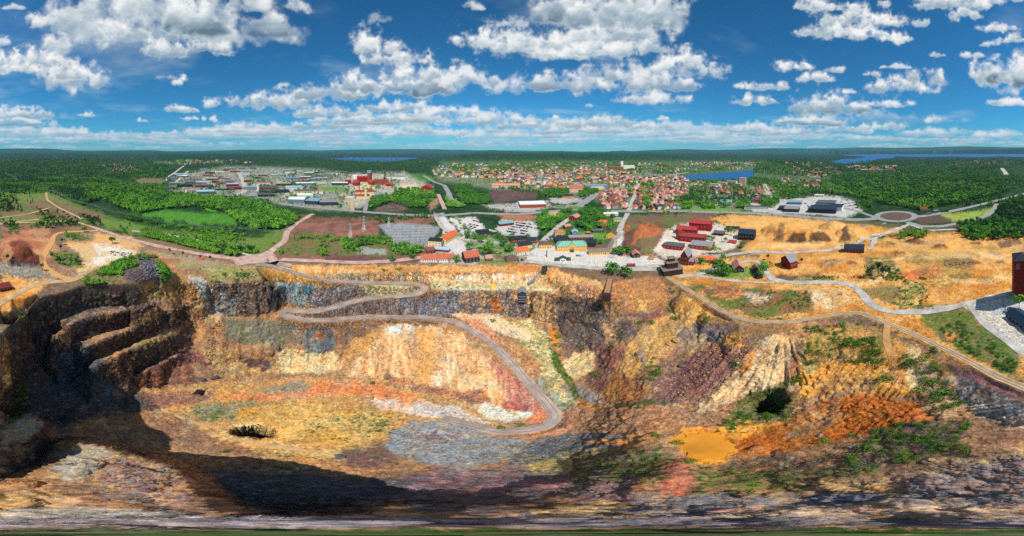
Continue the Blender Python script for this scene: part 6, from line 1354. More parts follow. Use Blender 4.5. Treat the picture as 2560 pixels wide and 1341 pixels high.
make_wood('undergrowth', 'low green shrubs scattered over the pit slopes and yards', [
 (pl(500,668,640,675,640,700,540,710,490,700), 68, (SH,), 0.50, .35), (pl(690,790,1000,806,1100,812,1000,820,700,812), 37, (SH,), 0.36, .35), (pl(1250,778,1340,790,1330,800,1252,790), 37, (SH,), 0.65, .35), (pl(1370,840,1400,860,1412,930,1395,930,1372,880), 37, (SH,), 0.65, .35), (pl(1400,930,1470,1000,1560,1035,1600,1060,1560,1060,1450,1010,1398,950), 55, (SH,), 0.43, .35),
 (pl(2010,820,2180,806,2240,850,2230,900,2150,910,2040,890), 161, (SH,), 0.65, .35), (pl(2260,880,2330,900,2360,950,2420,1000,2380,1030,2300,960), 49, (SH,), 0.65, .35), (pl(2200,1060,2420,1050,2430,1130,2200,1170,2060,1170), 136, (SH,), 0.58, .35), (pl(1720,1170,2200,1160,2180,1230,1740,1240), 99, (SH,), 0.40, .35), (pl(1430,1120,1700,1120,1690,1200,1440,1220), 93, (SH,), 0.43, .35), (pl(1860,985,1990,965,2000,1050,1900,1060,1800,1070), 55, (SH,), 0.65, .35), (pl(1790,1060,1900,1060,1880,1085,1780,1080), 18, (SH,), 0.50, .35), (pl(1890,985,1955,985,1975,1030,1930,1050,1890,1040), 37, (SH,), 1.15, .35),
 (pl(800,1030,980,1030,990,1080,860,1110,760,1080), 80, (SH,), 0.36, .35), (pl(480,1000,620,990,680,1020,560,1060,480,1040), 37, (SH,), 0.32, .35), (pl(560,1090,840,1130,840,1170,600,1160), 24, (SH,), 0.36, .35), (pl(200,735,350,712,352,745,220,765), 18, (SH,), 0.58, .35), (pl(300,885,340,858,430,838,430,845,350,872), 24, (SH,), 0.65, .35), (pl(0,850,60,780,110,745,100,760,50,830), 31, (SH,), 0.72, .35), (pl(15,960,60,930,70,1040,20,1060), 37, (SH,), 0.86, .35), (pl(100,1120,190,1080,170,1150,90,1210), 18, (SH,), 0.50, .35), (pl(640,1120,960,1170,860,1280,620,1280,560,1200), 55, (SH,), 0.36, .35),
 (pl(1380,1120,1500,1090,1450,1130,1380,1150), 18, (SH,), 0.36, .35), (pl(1520,780,1600,790,1640,800,1620,820,1540,820,1530,870,1545,870,1560,830), 37, (SH,), 0.94, .35), (pl(1500,745,1550,765,1540,775,1495,760), 18, (SH,), 0.72, .35), (pl(1665,715,1690,730,1700,800,1670,790), 31, (SH,), 0.72, .35), (pl(1630,890,1650,890,1640,950,1610,955), 12, (SH,), 0.72, .35), (pl(1850,785,2010,800,2000,820,1860,810), 31, (SH,), 0.50, .35),
 (pl(1880,730,2010,720,2040,770,1940,790,1850,780), 105, (SH,), 0.50, .35), (pl(1980,692,2100,690,2090,706,1970,704), 49, (SH,), 0.50, .35), (pl(2160,690,2240,670,2290,690,2330,700,2240,706), 55, (SH,), 0.72, .35), (pl(2250,700,2330,712,2310,772,2220,776), 74, (SH,), 0.50, .35), (pl(2360,780,2440,790,2540,890,2560,950,2440,890,2340,830), 161, (SH,), 0.65, .35), (pl(2020,630,2060,620,2120,618,2110,628,2040,640), 24, (SH,), 0.43, .35), (pl(2250,580,2320,578,2315,596,2250,600), 130, (SH,B), .7, 0), (pl(2310,582,2400,576,2395,586,2310,592), 31, (SH,), 0.43, .35), (pl(1760,560,1820,545,1850,565,1780,572), 31, (SH,), 0.58, .35), (pl(1580,540,1660,560,1700,575,1640,580,1600,560), 55, (SH,), 0.58, .35), (pl(990,690,1060,690,1060,704,1000,704), 14, (SH,), 0.58, .35), (pl(1080,712,1170,716,1170,728,1090,726), 12, (SH,), 0.58, .35), (pl(920,676,1000,668,1010,676,930,682), 14, (SH,), 0.72, .35), (pl(1170,735,1250,740,1245,790,1215,780), 12, (SH,), 0.58, .35), (pl(700,590,900,560,950,600,900,640,720,630), 68, (SH,), 0.50, .35)])
# ------------------------------------------------------------------ shrubs that stand singly on the pit slopes
sp = [(2022,862),(2025,880),(2022,912),(2032,908),(1975,958),(1968,990),(1995,948),(2118,860),(2190,868),(2195,910),(2262,896),(2266,915),(2280,905),(2214,950),(2310,902),(2335,880),(2148,812),(2105,815),(2160,1120),(2130,1090),(2230,1085),(2340,1000),(2330,960),(2350,985),(2300,980),(2365,1020),(1840,915),(1645,935),(1618,948),(1688,800),(1768,805),(1600,810),(1455,870),(1490,940),(1230,740),(1215,735),(1385,825),(1395,845),(1250,1072),(1300,1064),(945,1080),(930,960),(968,950),(1232,805),(1510,1055),(1640,1090),(1700,1110),(1720,1155),(1830,1060),(2060,1105),(560,690),(610,690),(450,715),(400,735),(245,745),(170,760),(430,845),(300,1135),(130,1180),(560,1130),(700,1170),(560,1225)]
for i, (a, b) in enumerate(sp):
    zone = 'on the orange slope right of the pale fan' if a > 1950 else 'among the crags of the eastern pit wall' if a > 1420 else 'on the ochre slope under the ramp' if a > 900 else 'on the western pit benches'
    tree('shrub', a, b, random.uniform(2.4, 4.4) * (.7 if b > 1040 else 1), 'green shrub growing alone ' + zone, 'shrubs ' + zone)
tick('trees')
# ------------------------------------------------------------------ town: houses one by one where they show largest, the rest as a mass
HV = []
WALLS = ['w_red','w_white','w_white','w_cream','w_falu','w_pink','w_grey','w_yellow']; ROOFS = ['r_tile','r_pink','r_salmon','r_pink','r_tile','r_brown','r_dred','r_dgrey','r_grey']
for i in range(18):
    w, d, h, rh = random.uniform(9, 15), random.uniform(8, 11), random.choice((3.6, 5.6, 6.2)), random.uniform(3, 4.6); k = 'gx' if i % 4 else 'hip'
    wc, rc = WALLS[i % len(WALLS)], ROOFS[i % len(ROOFS)]; HV.append((wall_mb(k, w, d, h, rh).mesh('wall', C(wc)), roof_mb(k, w, d, h, rh).mesh('roof', C(rc)), wc, rc, w, d, h, rh))
cname = {'w_red': 'red', 'w_falu': 'dark red', 'w_white': 'white', 'w_cream': 'cream', 'w_yellow': 'yellow', 'w_pink': 'pink', 'w_brick': 'brick', 'w_grey': 'grey', 'r_grey': 'light grey', 'r_tile': 'orange tile', 'r_pink': 'pink tile', 'r_salmon': 'salmon', 'r_orange': 'bright orange', 'r_dred': 'dull red', 'r_brown': 'brown', 'r_dgrey': 'grey'}
TOWN = [(pl(1576,470,1660,466,1720,480,1700,500,1690,522,1640,526,1580,524), 150, 'in the old wooden quarter', 1.0), (pl(1500,480,1566,476,1566,524,1520,522,1495,505), 60, 'right of the main street', 1.0), (pl(1620,450,1760,456,1860,470,1860,490,1760,480,1700,474,1640,464), 80, 'below the lake', 1.0), (pl(1890,470,1935,476,1930,496,1880,500), 16, 'in the roadside grove', 1.0), (pl(1950,446,2050,452,2060,470,1960,472), 40, 'on the wooded slope', 1.1), (pl(1080,440,1240,444,1240,470,1180,462,1090,456), 60, 'left of the centre', 1.2)]
placed = []
def free(x, y, r):
    for a, b, q in placed:
        if (a - x) ** 2 + (b - y) ** 2 < (q + r) ** 2: return False
    return (math.floor(x / CELL), math.floor(y / CELL)) not in ROADSET
SHADES = ['narrow', 'broad', 'tall', 'low']
def town_house(x, y, z, v, rz, s, where):
    wm_, rm_, wc, rc, w, d, h, rh = HV[v]; o = bpy.data.objects.new('town_house', None); LINK(o); o.location = (x, y, z); o.rotation_euler = (0, 0, rz); o.scale = (s, s, s)
    tag(o, '%s town house with %s roof %s' % (cname[wc], cname[rc], where), 'house', 'town houses ' + where); meshobj('wall', wm_, o); meshobj('roof', rm_, o)
nh = 0
for poly, n, where, sc_ in TOWN:
    a, b = scatter(poly, n * 3, n); q = atv(a, b); k = 0; grid = R(14)
    for x, y, z in q:
        if k >= n or nh >= 300: break
        if not free(x, y, 6.2 * sc_): continue
        placed.append((x, y, 6.2 * sc_)); k += 1; nh += 1
        town_house(x, y, z, random.randrange(18), grid + random.choice((0, math.pi / 2)) + random.gauss(0, .06), sc_ * random.uniform(.85, 1.15), where)
# the rest: blocks of the centre and the suburbs behind
def mass(name, label, specs, seed):
    r = np.random.default_rng(seed); b = MB(); mats = [C(c) for c in WALLS] + [C(c) for c in ROOFS] + [C('r_white'), C('r_grey')]; nW = len(WALLS)
    for poly, n, smin, smax, flat in specs:
        a, c = scatter(poly, n * 2, seed); q = atv(a, c); k = 0
        for x, y, z in q:
            if k >= n: break
            s = r.uniform(smin, smax)
            if not free(x, y, s * .55): continue
            placed.append((x, y, s * .55)); k += 1; w, d = s * r.uniform(.8, 1.3), s * r.uniform(.55, .8); h = r.choice((4, 6, 7.5)) * (1 + .04 * max(s - 12, 0)); t = R(14) + r.choice((0, math.pi / 2)) + r.normal(0, .08); rh = 0 if r.random() < flat else min(w, d) * .34
            kind = 'flat' if rh == 0 else 'gx'; W2 = wall_mb(kind, w, d, h, rh); R2 = roof_mb(kind, w, d, h, rh) if rh else MB().box(-w/2-.2, w/2+.2, -d/2-.2, d/2+.2, h, h+.4)
            ct, st = math.cos(t), math.sin(t); tf = lambda V: [(x + p[0] * ct - p[1] * st, y + p[0] * st + p[1] * ct, z + p[2]) for p in V]
            b.poly(tf(W2.v), W2.f, int(r.integers(nW))); b.poly(tf(R2.v), R2.f, nW + (int(r.integers(len(ROOFS))) if rh or r.random() < .4 else len(ROOFS) + int(r.integers(2))))
    o = meshobj(name, b.mesh(name, *mats)); o['kind'] = 'stuff'; tag(o, label, 'town'); return o
# civic landmarks of the centre first
bld('school', 'pink gabled school with orange roofs at the edge of the town centre', 'school', 1440, 481, 34, 18, 12, 'gx', 9, 'w_pink', 'r_tile', 6); bld('church', 'white church tower block rising over the town centre roofs', 'church', 1361, 466, 5, 6, 20, 'pyr', 8, 'w_white', 'r_teal', 5, wm=7)
bld('town_hall', 'broad block with orange roof in the town centre', 'hall', 1384, 468, 16, 20, 9, 'hip', 5, 'w_cream', 'r_orange', 8); bld('department_store', 'wide pale block with blue grey roof beside the main street', 'shop', 1490, 470, 56, 26, 9, 'flat', 0, 'w_grey', 'r_sky', 6); bld('corner_house', 'yellow corner block with white roof at the foot of the main street', 'house', 1492, 475, 32, 14, 8, 'flat', 0, 'w_yellow', 'r_white', 8)
bld('gallery', 'long row of pink roofed flats left of the town church', 'flats', 1265, 470, 70, 14, 9, 'gx', 6, 'w_pink', 'r_pink', 2); bld('hospital', 'white hospital blocks on the hill above the town centre', 'hospital', 1572, 424, 28, 60, 26, 'flat', 0, 'w_white', 'r_white', 4); bld('hospital', 'white hospital tower rising above the hill blocks', 'hospital', 1555, 421, 6, 20, 52, 'flat', 0, 'w_white', 'r_white', 4); bld('hospital', 'red brick hospital wing left of the white tower', 'hospital', 1541, 425, 34, 40, 20, 'flat', 0, 'w_brick', 'r_grey', 4)
bld('culture_house', 'dark brown timber hall in the park below the town centre', 'hall', 1418, 495, 28, 16, 5, 'gx', 4, 'w_orange', 'r_black', 14)
for i, (px_, py_, w_, lab) in enumerate([(1787,470,26,'left one of the pale slab apartment blocks by the lake'),(1806,466,24,'second pale slab apartment block by the lake'),(1830,462,26,'third pale slab apartment block by the lake'),(1846,470,16,'low pink apartment block in front of the tower block')]):
    bld('apartment_block', lab, 'flats', px_, py_, w_, 14, 14, 'flat', 0, 'w_pink' if i % 2 else 'w_white', 'r_tan', -24, (4, 8), 'f', ww=1.6)
bld('apartment_tower', 'pale tower block standing tallest beside the lake', 'flats', 1857, 465, 16, 16, 30, 'flat', 0, 'w_pink', 'r_tan', -10, (8, 5), 'f', ww=1.6)
BLD += [(o.location.x, o.location.y, max(o['_w'], o['_d']) * .55) for o in scene.objects if '_w' in o]; placed += BLD
mass('town', 'dense red and pink roofs of the distant town centre', [(pl(1240,446,1420,440,1560,436,1600,448,1570,466,1500,470,1480,474,1420,478,1350,472,1250,470), 260, 11, 24, .25), (pl(1080,428,1300,424,1560,424,1600,436,1420,440,1240,446,1090,442), 300, 10, 20, .12), (pl(1576,446,1700,440,1720,452,1620,456,1590,462), 110, 12, 26, .3)], 5)
mass('suburb', 'scattered villas on the wooded hills behind the town', [(pl(1100,410,1350,404,1600,408,1900,414,1880,424,1740,428,1690,434,1560,424,1300,424,1090,428), 320, 11, 20, .08), (pl(250,408,340,412,350,432,270,430), 90, 9, 13, 0), (pl(1960,404,2080,410,2110,440,2040,446,1990,440), 110, 11, 20, .1), (pl(2390,402,2530,404,2520,412,2380,411), 90, 11, 18, .0), (pl(2110,418,2240,414,2236,428,2150,428), 60, 12, 40, .7), (pl(1700,404,1900,408,1890,416,1720,412), 80, 12, 26, .2), (pl(440,402,600,402,640,408,460,412), 50, 14, 40, .5)], 6)
# ------------------------------------------------------------------ industry estate: every hall a thing
IR = [('r_white','white'),('r_grey','grey'),('r_lblue','pale blue'),('r_dgrey','dark grey'),('r_red','red'),('r_sky','blue'),('r_tan','sand coloured'),('r_pink','pink'),('r_black','black')]; IW = [('w_white','white'),('w_grey','grey'),('w_bluegrey','blue grey'),('w_brick','brick'),('w_cream','cream'),('w_red','red'),('w_dark','charcoal')]
def hall(px_, py_, wpx, d, h, rc, wc, rot, where, nm='warehouse', kind='flat', rh=0):
    rn = dict(IR).get(rc, 'tiled'); wn = dict(IW).get(wc, 'plain'); b = bld(nm, '%s hall with %s roof %s' % (wn, rn, where), 'warehouse', px_, py_, wpx, d, h, kind, rh, wc, rc, rot, None, group='warehouses of the industry estate')
    placed.append((b.location.x, b.location.y, max(b['_w'], d) * .5)); return b
for a in [(513,486,46,34,8,'r_lblue','w_bluegrey',8,'at the forest edge of the estate'),(478,481,28,30,6,'r_pink','w_white',10,'at the left forest edge'),(584,474,38,30,7,'r_red','w_red',6,'beside the main estate street'),(510,469,46,26,7,'r_dgrey','w_brick',6,'in the middle of the left estate'),(660,461,34,28,7,'r_red','w_white',4,'right of the estate street'),(700,483,46,24,7,'r_black','w_dark',6,'in the highway row'),(665,492,42,22,6,'r_dgrey','w_dark',8,'lower in the highway row'),(625,496,28,26,5,'r_grey','w_bluegrey',8,'above the forest corner'),(652,503,34,22,5,'r_grey','w_grey',8,'on the forest corner'),(600,498,26,22,5,'r_dgrey','w_bluegrey',8,'left on the forest corner'),
  (742,508,42,34,9,'r_white','w_bluegrey',-6,'tall beside the highway'),(784,512,34,40,9,'r_sky','w_dark',-14,'standing end on to the highway'),(821,514,46,26,8,'r_grey','w_dark',4,'rightmost along the highway'),(762,494,40,34,6,'r_white','w_white',4,'behind the highway row'),(455,444,28,30,7,'r_white','w_brick',4,'at the top left of the estate'),(437,463,28,34,7,'r_grey','w_grey',4,'at the left edge of the estate'),(424,474,24,30,6,'r_dgrey','w_grey',6,'at the lower left edge of the estate')]: hall(*a)
r = np.random.default_rng(12); a, b = scatter(pl(425,446,470,428,600,420,720,424,860,432,850,468,780,492,720,496,640,486,540,474,440,470), 420, 77); q = atv(a, b); k = 0
for (x, y, z), px_, py_ in zip(q, a, b):
    s = r.uniform(26, 46) * (1.3 if py_ < 440 else 1)
    if k >= 74 or not free(x, y, s * .42): continue
    k += 1; rc, wc = IR[r.integers(0, 9)][0] if r.random() < .5 else IR[r.integers(0, 4)][0], IW[r.integers(0, 7)][0]; rr0 = math.hypot(x, y)
    where = 'among %s' % ('the rear estate rows' if py_ < 440 else 'the left estate blocks' if px_ < 600 else 'the right estate blocks')
    hall(px_, py_, s * r.uniform(.9, 1.6) / (R(DPP) * rr0), s * .7, r.uniform(5, 9), rc, wc, r.normal(4, 5), where)
# the brick works with its domes, tower and stacks
for a in [('long_hall','red brick works hall with red roofs right of the domes','factory',953,462,34,24,18,'flat',0,'w_brick','r_red',2),('long_hall','tall red works block beside the round tower','factory',905,455,26,26,20,'gx',6,'w_bright_red','r_red',2),('long_hall','small red works house left of the domes','factory',870,460,16,20,14,'flat',0,'w_bright_red','r_red',2),('long_hall','low red works shed at the right end of the works','factory',974,466,20,18,8,'gx',4,'w_bright_red','r_red',2),('long_hall','pale grey store behind the works tower','warehouse',905,447,48,60,12,'flat',0,'w_white','r_white',2),('long_hall','wide pale store right behind the works','warehouse',990,448,44,70,9,'flat',0,'w_white','r_grey',2),
  ('timber_hall','big red gabled hall with red roof and skylight','barn',1066,480,27,40,11,'gy',9,'w_bright_red','r_red',-6),('school','red roofed complex with cream middle tower by the grove','office',912,488,48,22,9,'gx',5,'w_cream','r_dred',4),('school','front red roofed wing of the complex by the grove','office',905,497,38,18,7,'gx',4,'w_cream','r_red',4),('store','low wide grey store left of the red roofed complex','warehouse',880,495,24,30,6,'flat',0,'w_white','r_grey',4),('store','low wide grey store right of the red roofed complex','warehouse',948,494,26,34,6,'flat',0,'w_white','r_grey',4)]: bld(*a)
def dome(px_, py_, rad, lab):
    loc, rz, _ = put(px_, py_, rad); o = bpy.data.objects.new('domed_silo', None); LINK(o); o.location = loc; tag(o, lab, 'silo'); m = MB(); n = 18; prof = [(rad, -1), (rad, rad * .75), (rad * .86, rad * 1.1), (rad * .6, rad * 1.36), (rad * .22, rad * 1.5)]
    meshobj('drum', MB().cyl(0, 0, -1, rad * .8, rad, n).mesh('drum', C('w_bright_red')), o)
    for (r0, z0), (r1, z1) in zip(prof[1:-1], prof[2:]): m.cyl(0, 0, z0, z1, r0, n, r1)
    meshobj('dome_roof', m.mesh('dome_roof', C('r_red')), o)
dome(891, 465, 15, 'larger red domed silo at the brick works'); dome(929, 463, 13, 'smaller red domed silo at the brick works')
def stack(px_, py_, r_, h_, lab, c1, c2, nm='works_tower'):
    loc, rz, _ = put(px_, py_, r_); o = bpy.data.objects.new(nm, None); LINK(o); o.location = loc; tag(o, lab, 'tower'); meshobj('shaft', MB().cyl(0, 0, -1, h_ * .82, r_, 18, r_ * .95).mesh('shaft', C(c1)), o); meshobj('head', MB().cyl(0, 0, h_ * .82, h_, r_ * 1.04, 18).mesh('head', C(c2)), o)
stack(924, 458, 10, 50, 'round red works tower with blue top', 'w_brick', 'r_sky'); stack(962, 458, 2.6, 48, 'slim dark chimney right of the works tower', 'w_brown', 'w_dark', 'chimney_stack'); stack(915, 497, 4, 24, 'cream tower in the middle of the red roofed complex', 'w_cream', 'w_cream'); stack(646, 478, 5, 22, 'pair like white silo in the estate', 'w_white', 'w_white', 'silo')
# --- shopping area on the right
bld('superstore', 'wide superstore with navy roof and large car park', 'store', 2058, 534, 70, 36, 9, 'flat', 0, 'w_dark', 'r_navy', -10); bld('superstore', 'rear block of the navy roofed superstore', 'store', 2066, 518, 48, 34, 9.5, 'flat', 0, 'w_grey', 'r_dgrey', -10); bld('superstore', 'right hand block of the navy roofed superstore', 'store', 2094, 528, 28, 34, 8.5, 'flat', 0, 'w_white', 'r_navy', -10)
bld('furniture_store', 'black shop with grey roof left of the superstore', 'store', 1980, 531, 38, 28, 7, 'flat', 0, 'w_dark', 'r_grey', -8); bld('furniture_store', 'small black shop beside the highway slip', 'store', 1957, 527, 18, 24, 6, 'flat', 0, 'w_dark', 'r_black', -8); bld('car_dealer', 'long white car dealer with dark roof by the highway', 'store', 1892, 525, 62, 16, 6, 'flat', 0, 'w_white', 'r_dgrey', -4, (1, 14), 'f', ww=2.4)
bld('brick_mall', 'brick shop with flat grey roof behind the car dealer', 'store', 1898, 508, 34, 30, 8, 'flat', 0, 'w_brick', 'r_dgrey', -6); bld('workshop', 'teal roofed workshop behind the black shops', 'workshop', 1988, 512, 34, 24, 6, 'gx', 2, 'w_bluegrey', 'r_teal', -8); bld('row_store', 'low white row store with brown gates at the rear car park', 'store', 2048, 492, 24, 14, 4, 'flat', 0, 'w_cream', 'r_white', -8); bld('office', 'grey office with solar slope roof near the old quarter', 'office', 1815, 512, 30, 18, 6, 'shed', 3, 'w_grey', 'r_sky', -4); bld('office', 'long grey school block above the highway lawn', 'office', 1778, 514, 34, 14, 5, 'flat', 0, 'w_white', 'r_grey', -2); bld('navy_house', 'dark blue roofed house beside the highway trees', 'house', 1655, 524, 22, 12, 7, 'hip', 4, 'w_white', 'r_navy', 4); bld('navy_house', 'second dark roofed house by the highway lawn', 'house', 1692, 522, 20, 12, 6, 'hip', 3.5, 'w_white', 'r_dgrey', 4)
bld('red_house', 'small red roofed house at the forest edge by the roundabout', 'house', 2310, 527, 18, 10, 4, 'gx', 3, 'w_cream', 'r_red', 4)
# ------------------------------------------------------------------ vehicles
CARM = {}
def car_mesh(c):
    if c in CARM: return CARM[c]
    b = MB(); x = .88
    prof = [(-2.2,.35),(-2.2,.85),(-1.3,.98),(-.75,1.45),(.75,1.45),(1.45,.98),(2.15,.85),(2.2,.35)]
    b.poly([(-x, p, q) for p, q in prof] + [(x, p, q) for p, q in prof], [tuple(range(8)), tuple(range(15, 7, -1))] + [(i, i + 8, (i + 1) % 8 + 8, (i + 1) % 8) for i in range(8)], 0)
    b.poly([(-x*.9,-1.32,1.0),(x*.9,-1.32,1.0),(x*.86,-.8,1.42),(-x*.86,-.8,1.42)], [(0,1,2,3)], 1); b.poly([(-x*.9,1.46,1.02),(x*.9,1.46,1.02),(x*.86,.8,1.43),(-x*.86,.8,1.43)], [(0,1,2,3)], 1)
    for s in (-1, 1): b.poly([(s*(x+.01),-1.1,1.0),(s*(x+.01),1.3,1.0),(s*(x+.01),.7,1.38),(s*(x+.01),-.72,1.38)], [(0,1,2,3)], 1)
    for s in (-1, 1):
        for yy in (-1.35, 1.35): b.bar((s*.72, yy, .33), (s*.94, yy, .33), .33, 8, 2)
    CARM[c] = b.mesh('car', mat('car_' + c, dict(silver=(186,190,194), white=(232,232,230), black=(30,32,36), red=(166,34,30), blue=(40,70,130), grey=(96,100,104))[c], .3, .03, 1, .5), M_win, M_black); return CARM[c]
NCAR = [0]
def car(x, y, z, rz, where, c=None):
    if NCAR[0] >= 290: return
    NCAR[0] += 1; c = c or random.choice(['silver', 'white', 'black', 'black', 'red', 'blue', 'grey', 'silver']); o = meshobj('parked_car' if 'parked' in where else 'car', car_mesh(c), None, (x, y, z + .12), rz); tag(o, '%s car %s' % (c, where), 'car', 'cars ' + where)
def lot(p0, p1, p2, rows, n, where, fill=.8):
    a, b, c = (np.array(at(*p)) for p in (p0, p1, p2)); u, v = b - a, c - a; h = math.atan2(u[1], u[0])
    for i in range(rows):
        for j in range(n):
            if random.random() > fill: continue
            q = a + u * (j + .5) / n + v * (i / max(rows - 1, 1)); car(q[0], q[1], float(height(q[:1], q[1:2])[0]), h + random.gauss(0, .04), where)
lot((1150,572),(1176,562),(1162,580), 3, 10, 'parked on the pale square car park', .85); lot((1172,560),(1196,566),(1182,552), 2, 9, 'parked on the pale square car park', .85)
lot((1262,578),(1316,586),(1280,556), 5, 15, 'parked in the crowded car park below the park', .82); lot((1300,566),(1345,572),(1315,552), 3, 10, 'parked in the crowded car park below the park', .7)
lot((1232,526),(1290,526),(1240,512), 4, 16, 'parked at the supermarket', .6); lot((1352,522),(1376,518),(1350,514), 2, 6, 'parked at the supermarket', .6)
lot((1240,590),(1262,596),(1250,582), 1, 6, 'parked below the crowded car park', .7); lot((1110,578),(1130,592),(1116,572), 2, 5, 'parked beside the substation', .7)
lot((2040,538),(2095,543),(2040,538.5), 1, 14, 'parked in front of the superstore', .8); lot((2112,526),(2150,518),(2100,506), 4, 14, 'parked on the large superstore car park', .55); lot((2010,506),(2028,524),(2014,505), 1, 10, 'parked left of the superstore', .7)
lot((1436,640),(1462,640),(1436,638), 1, 6, 'parked at the museum door', .8); lot((1288,654),(1312,650),(1290,650), 2, 6, 'parked by the rim house', .8); lot((1366,600),(1392,596),(1372,594), 2, 7, 'parked behind the hipped house', .8); lot((2514,782),(2530,772),(2514,780), 1, 3, 'parked below the tall tower', 1)
for a in [(800,522),(905,532),(1010,537),(1100,539),(1180,535),(1230,535),(1720,529),(1727,530),(1800,531),(1812,533),(1890,534),(1930,538),(1985,542),(2030,545),(2040,543),(2110,549),(2205,546),(2248,552),(2262,533),(2410,521),(2452,513),(2500,500)]:
    p = np.array(at(*a)); q = np.array(at(a[0] + 12, a[1] + (1 if a[0] < 2150 else -2.5))); car(*p, math.atan2(q[1] - p[1], q[0] - p[0]) - math.pi / 2, 'driving on the highway')
def lorry(px_, py_, L, lab, body, heading, cat='truck'):
    x, y, z = at(px_, py_); a = math.atan2(x, y); o = bpy.data.objects.new('lorry' if cat == 'truck' else cat, None); LINK(o); o.location = (x, y, z + .3); o.rotation_euler = (0, 0, -a + R(heading)); tag(o, lab, cat)
    meshobj('cargo_box', MB().box(-L/2, L/2 - 2.4, -1.25, 1.25, 1.0, 3.8).mesh('cargo_box', C(body)), o); meshobj('cab', MB().box(L/2 - 2.2, L/2, -1.2, 1.2, .6, 3.2).mesh('cab', C(body)), o); meshobj('windscreen', MB().box(L/2 + .002, L/2 + .04, -1.05, 1.05, 1.9, 2.9).mesh('windscreen', M_win), o)
    for u in (-L/2 + 1.2, -L/2 + 2.4, L/2 - 1.2):
        for s in (-1, 1): meshobj('wheel', MB().bar((u, s * .9, .5), (u, s * 1.27, .5), .5, 10).mesh('wheel', M_black), o)
lorry(2189, 593, 13, 'white box truck on the road beside the sand mounds', 'r_white', 14); lorry(2362, 531, 16, 'dark bus on the highway beyond the roundabout', 'w_dark', 12, 'bus'); lorry(2340, 530, 10, 'white truck ahead of the bus on the highway', 'r_white', 12); lorry(2322, 537, 11, 'silver truck leaving the roundabout', 'r_grey', 10)
def wagon(px_, py_, lab):
    loc, rz, _ = put(px_, py_, 1, 2); o = bpy.data.objects.new('rail_wagon', None); LINK(o); o.location = loc; o.rotation_euler = (0, 0, rz); tag(o, lab, 'wagon'); meshobj('body', MB().box(-4.4, 4.4, -1.3, 1.3, .9, 3.2).mesh('body', C('w_falu')), o); meshobj('roof', MB().bar((-4.6, 0, 2.75), (4.6, 0, 2.75), 1.42, 12).mesh('roof', C('r_dred')), o)
    for u in (-3.2, 3.2):
        for s in (-1, 1): meshobj('wheel', MB().bar((u, s * .7, .45), (u, s * .85, .45), .45, 10).mesh('wheel', M_black), o)
wagon(1577, 668, 'dark red rail wagon on the track at the museum yard')
tick('town')
# ------------------------------------------------------------------ pylons, poles, flagpoles, substation
def pylon(px_, py_, h, lab, m=M_steel, w=2.4):
    x, y, z = at(px_, py_); o = bpy.data.objects.new('pylon', None); LINK(o); o.location = (x, y, z); o.rotation_euler = (0, 0, -math.atan2(x, y) + .5); tag(o, lab, 'pylon')
    for sx in (-1, 1):
        for sy in (-1, 1): meshobj('leg', MB().bar((sx * w, sy * w, -.5), (sx * .35, sy * .35, h), .16, 4).mesh('leg', m), o)
    b = MB()
    for k in range(6):
        z0, z1 = h * k / 6, h * (k + 1) / 6; q0, q1 = w + (.35 - w) * k / 6, w + (.35 - w) * (k + 1) / 6
        for s in (-1, 1): b.bar((-q0, s * q0, z0), (q1, s * q1, z1), .08, 3); b.bar((s * q0, -q0, z0), (s * q1, q1, z1), .08, 3)
    meshobj('bracing', b.mesh('bracing', m), o)
    for zz in (.78, .93): meshobj('crossarm', MB().bar((-4.5, 0, h * zz), (4.5, 0, h * zz), .16, 4).mesh('crossarm', m), o)
pylon(876, 600, 26, 'lattice steel pylon left of the substation'); pylon(910, 580, 26, 'lattice steel pylon behind the substation hedge'); pylon(972, 572, 20, 'shorter lattice pylon at the substation fence')
def hpole(px_, py_, h, lab):
    x, y, z = at(px_, py_); o = bpy.data.objects.new('power_pole', None); LINK(o); o.location = (x, y, z); o.rotation_euler = (0, 0, -math.atan2(x, y) + .6); tag(o, lab, 'power pole', 'power line poles')
    for s in (-1, 1): meshobj('post', MB().bar((s * 2, 0, -.6), (s * 2, 0, h), .2, 6, 0, .14).mesh('post', M_pole), o)
    meshobj('crossarm', MB().bar((-4.4, 0, h - 1), (4.4, 0, h - 1), .16, 4).mesh('crossarm', M_pole), o); return (x, y, z + h - .7)
LN = [hpole(a, b, h, l) for a, b, h, l in [(30,450,20,'first pole of the power line over the western forest'),(136,492,18,'second pole of the power line where it leaves the forest'),(232,530,17,'third pole of the power line above the thicket'),(330,557,17,'fourth pole of the power line beside the meadow'),(470,580,17,'fifth pole of the power line below the meadow'),(616,594,16,'sixth pole of the power line near the pink gravel fork'),(740,602,17,'seventh pole of the power line near the gravel road')]] + [(*at(876, 600)[:2], at(876, 600)[2] + 22)]
x_, y_, z_ = at(0, 446); LN = [(x_ * 1.05 - 60, y_ * 1.05, z_ + 20)] + LN
def wires():
    o = bpy.data.objects.new('power_line', None); LINK(o); tag(o, 'bundle of overhead wires sagging between the power line poles', 'power line')
    for off in (-4, -1.4, 1.4, 4):
        b = MB()
        for p, q in zip(LN[:-1], LN[1:]):
            p, q = Vector(p), Vector(q); d = (q - p); n = Vector((-d.y, d.x, 0)).normalized() * off; prev = None
            for i in range(9):
                t = i / 8; c = p.lerp(q, t) + n - Vector((0, 0, d.length * .03 * 4 * t * (1 - t)))
                if prev is not None: b.bar(prev, c, .11, 3)
                prev = c
        meshobj('wire', b.mesh('wire', mat('aluminium_wire', (176,180,184), .5, .05, 1, .4)), o)
wires()
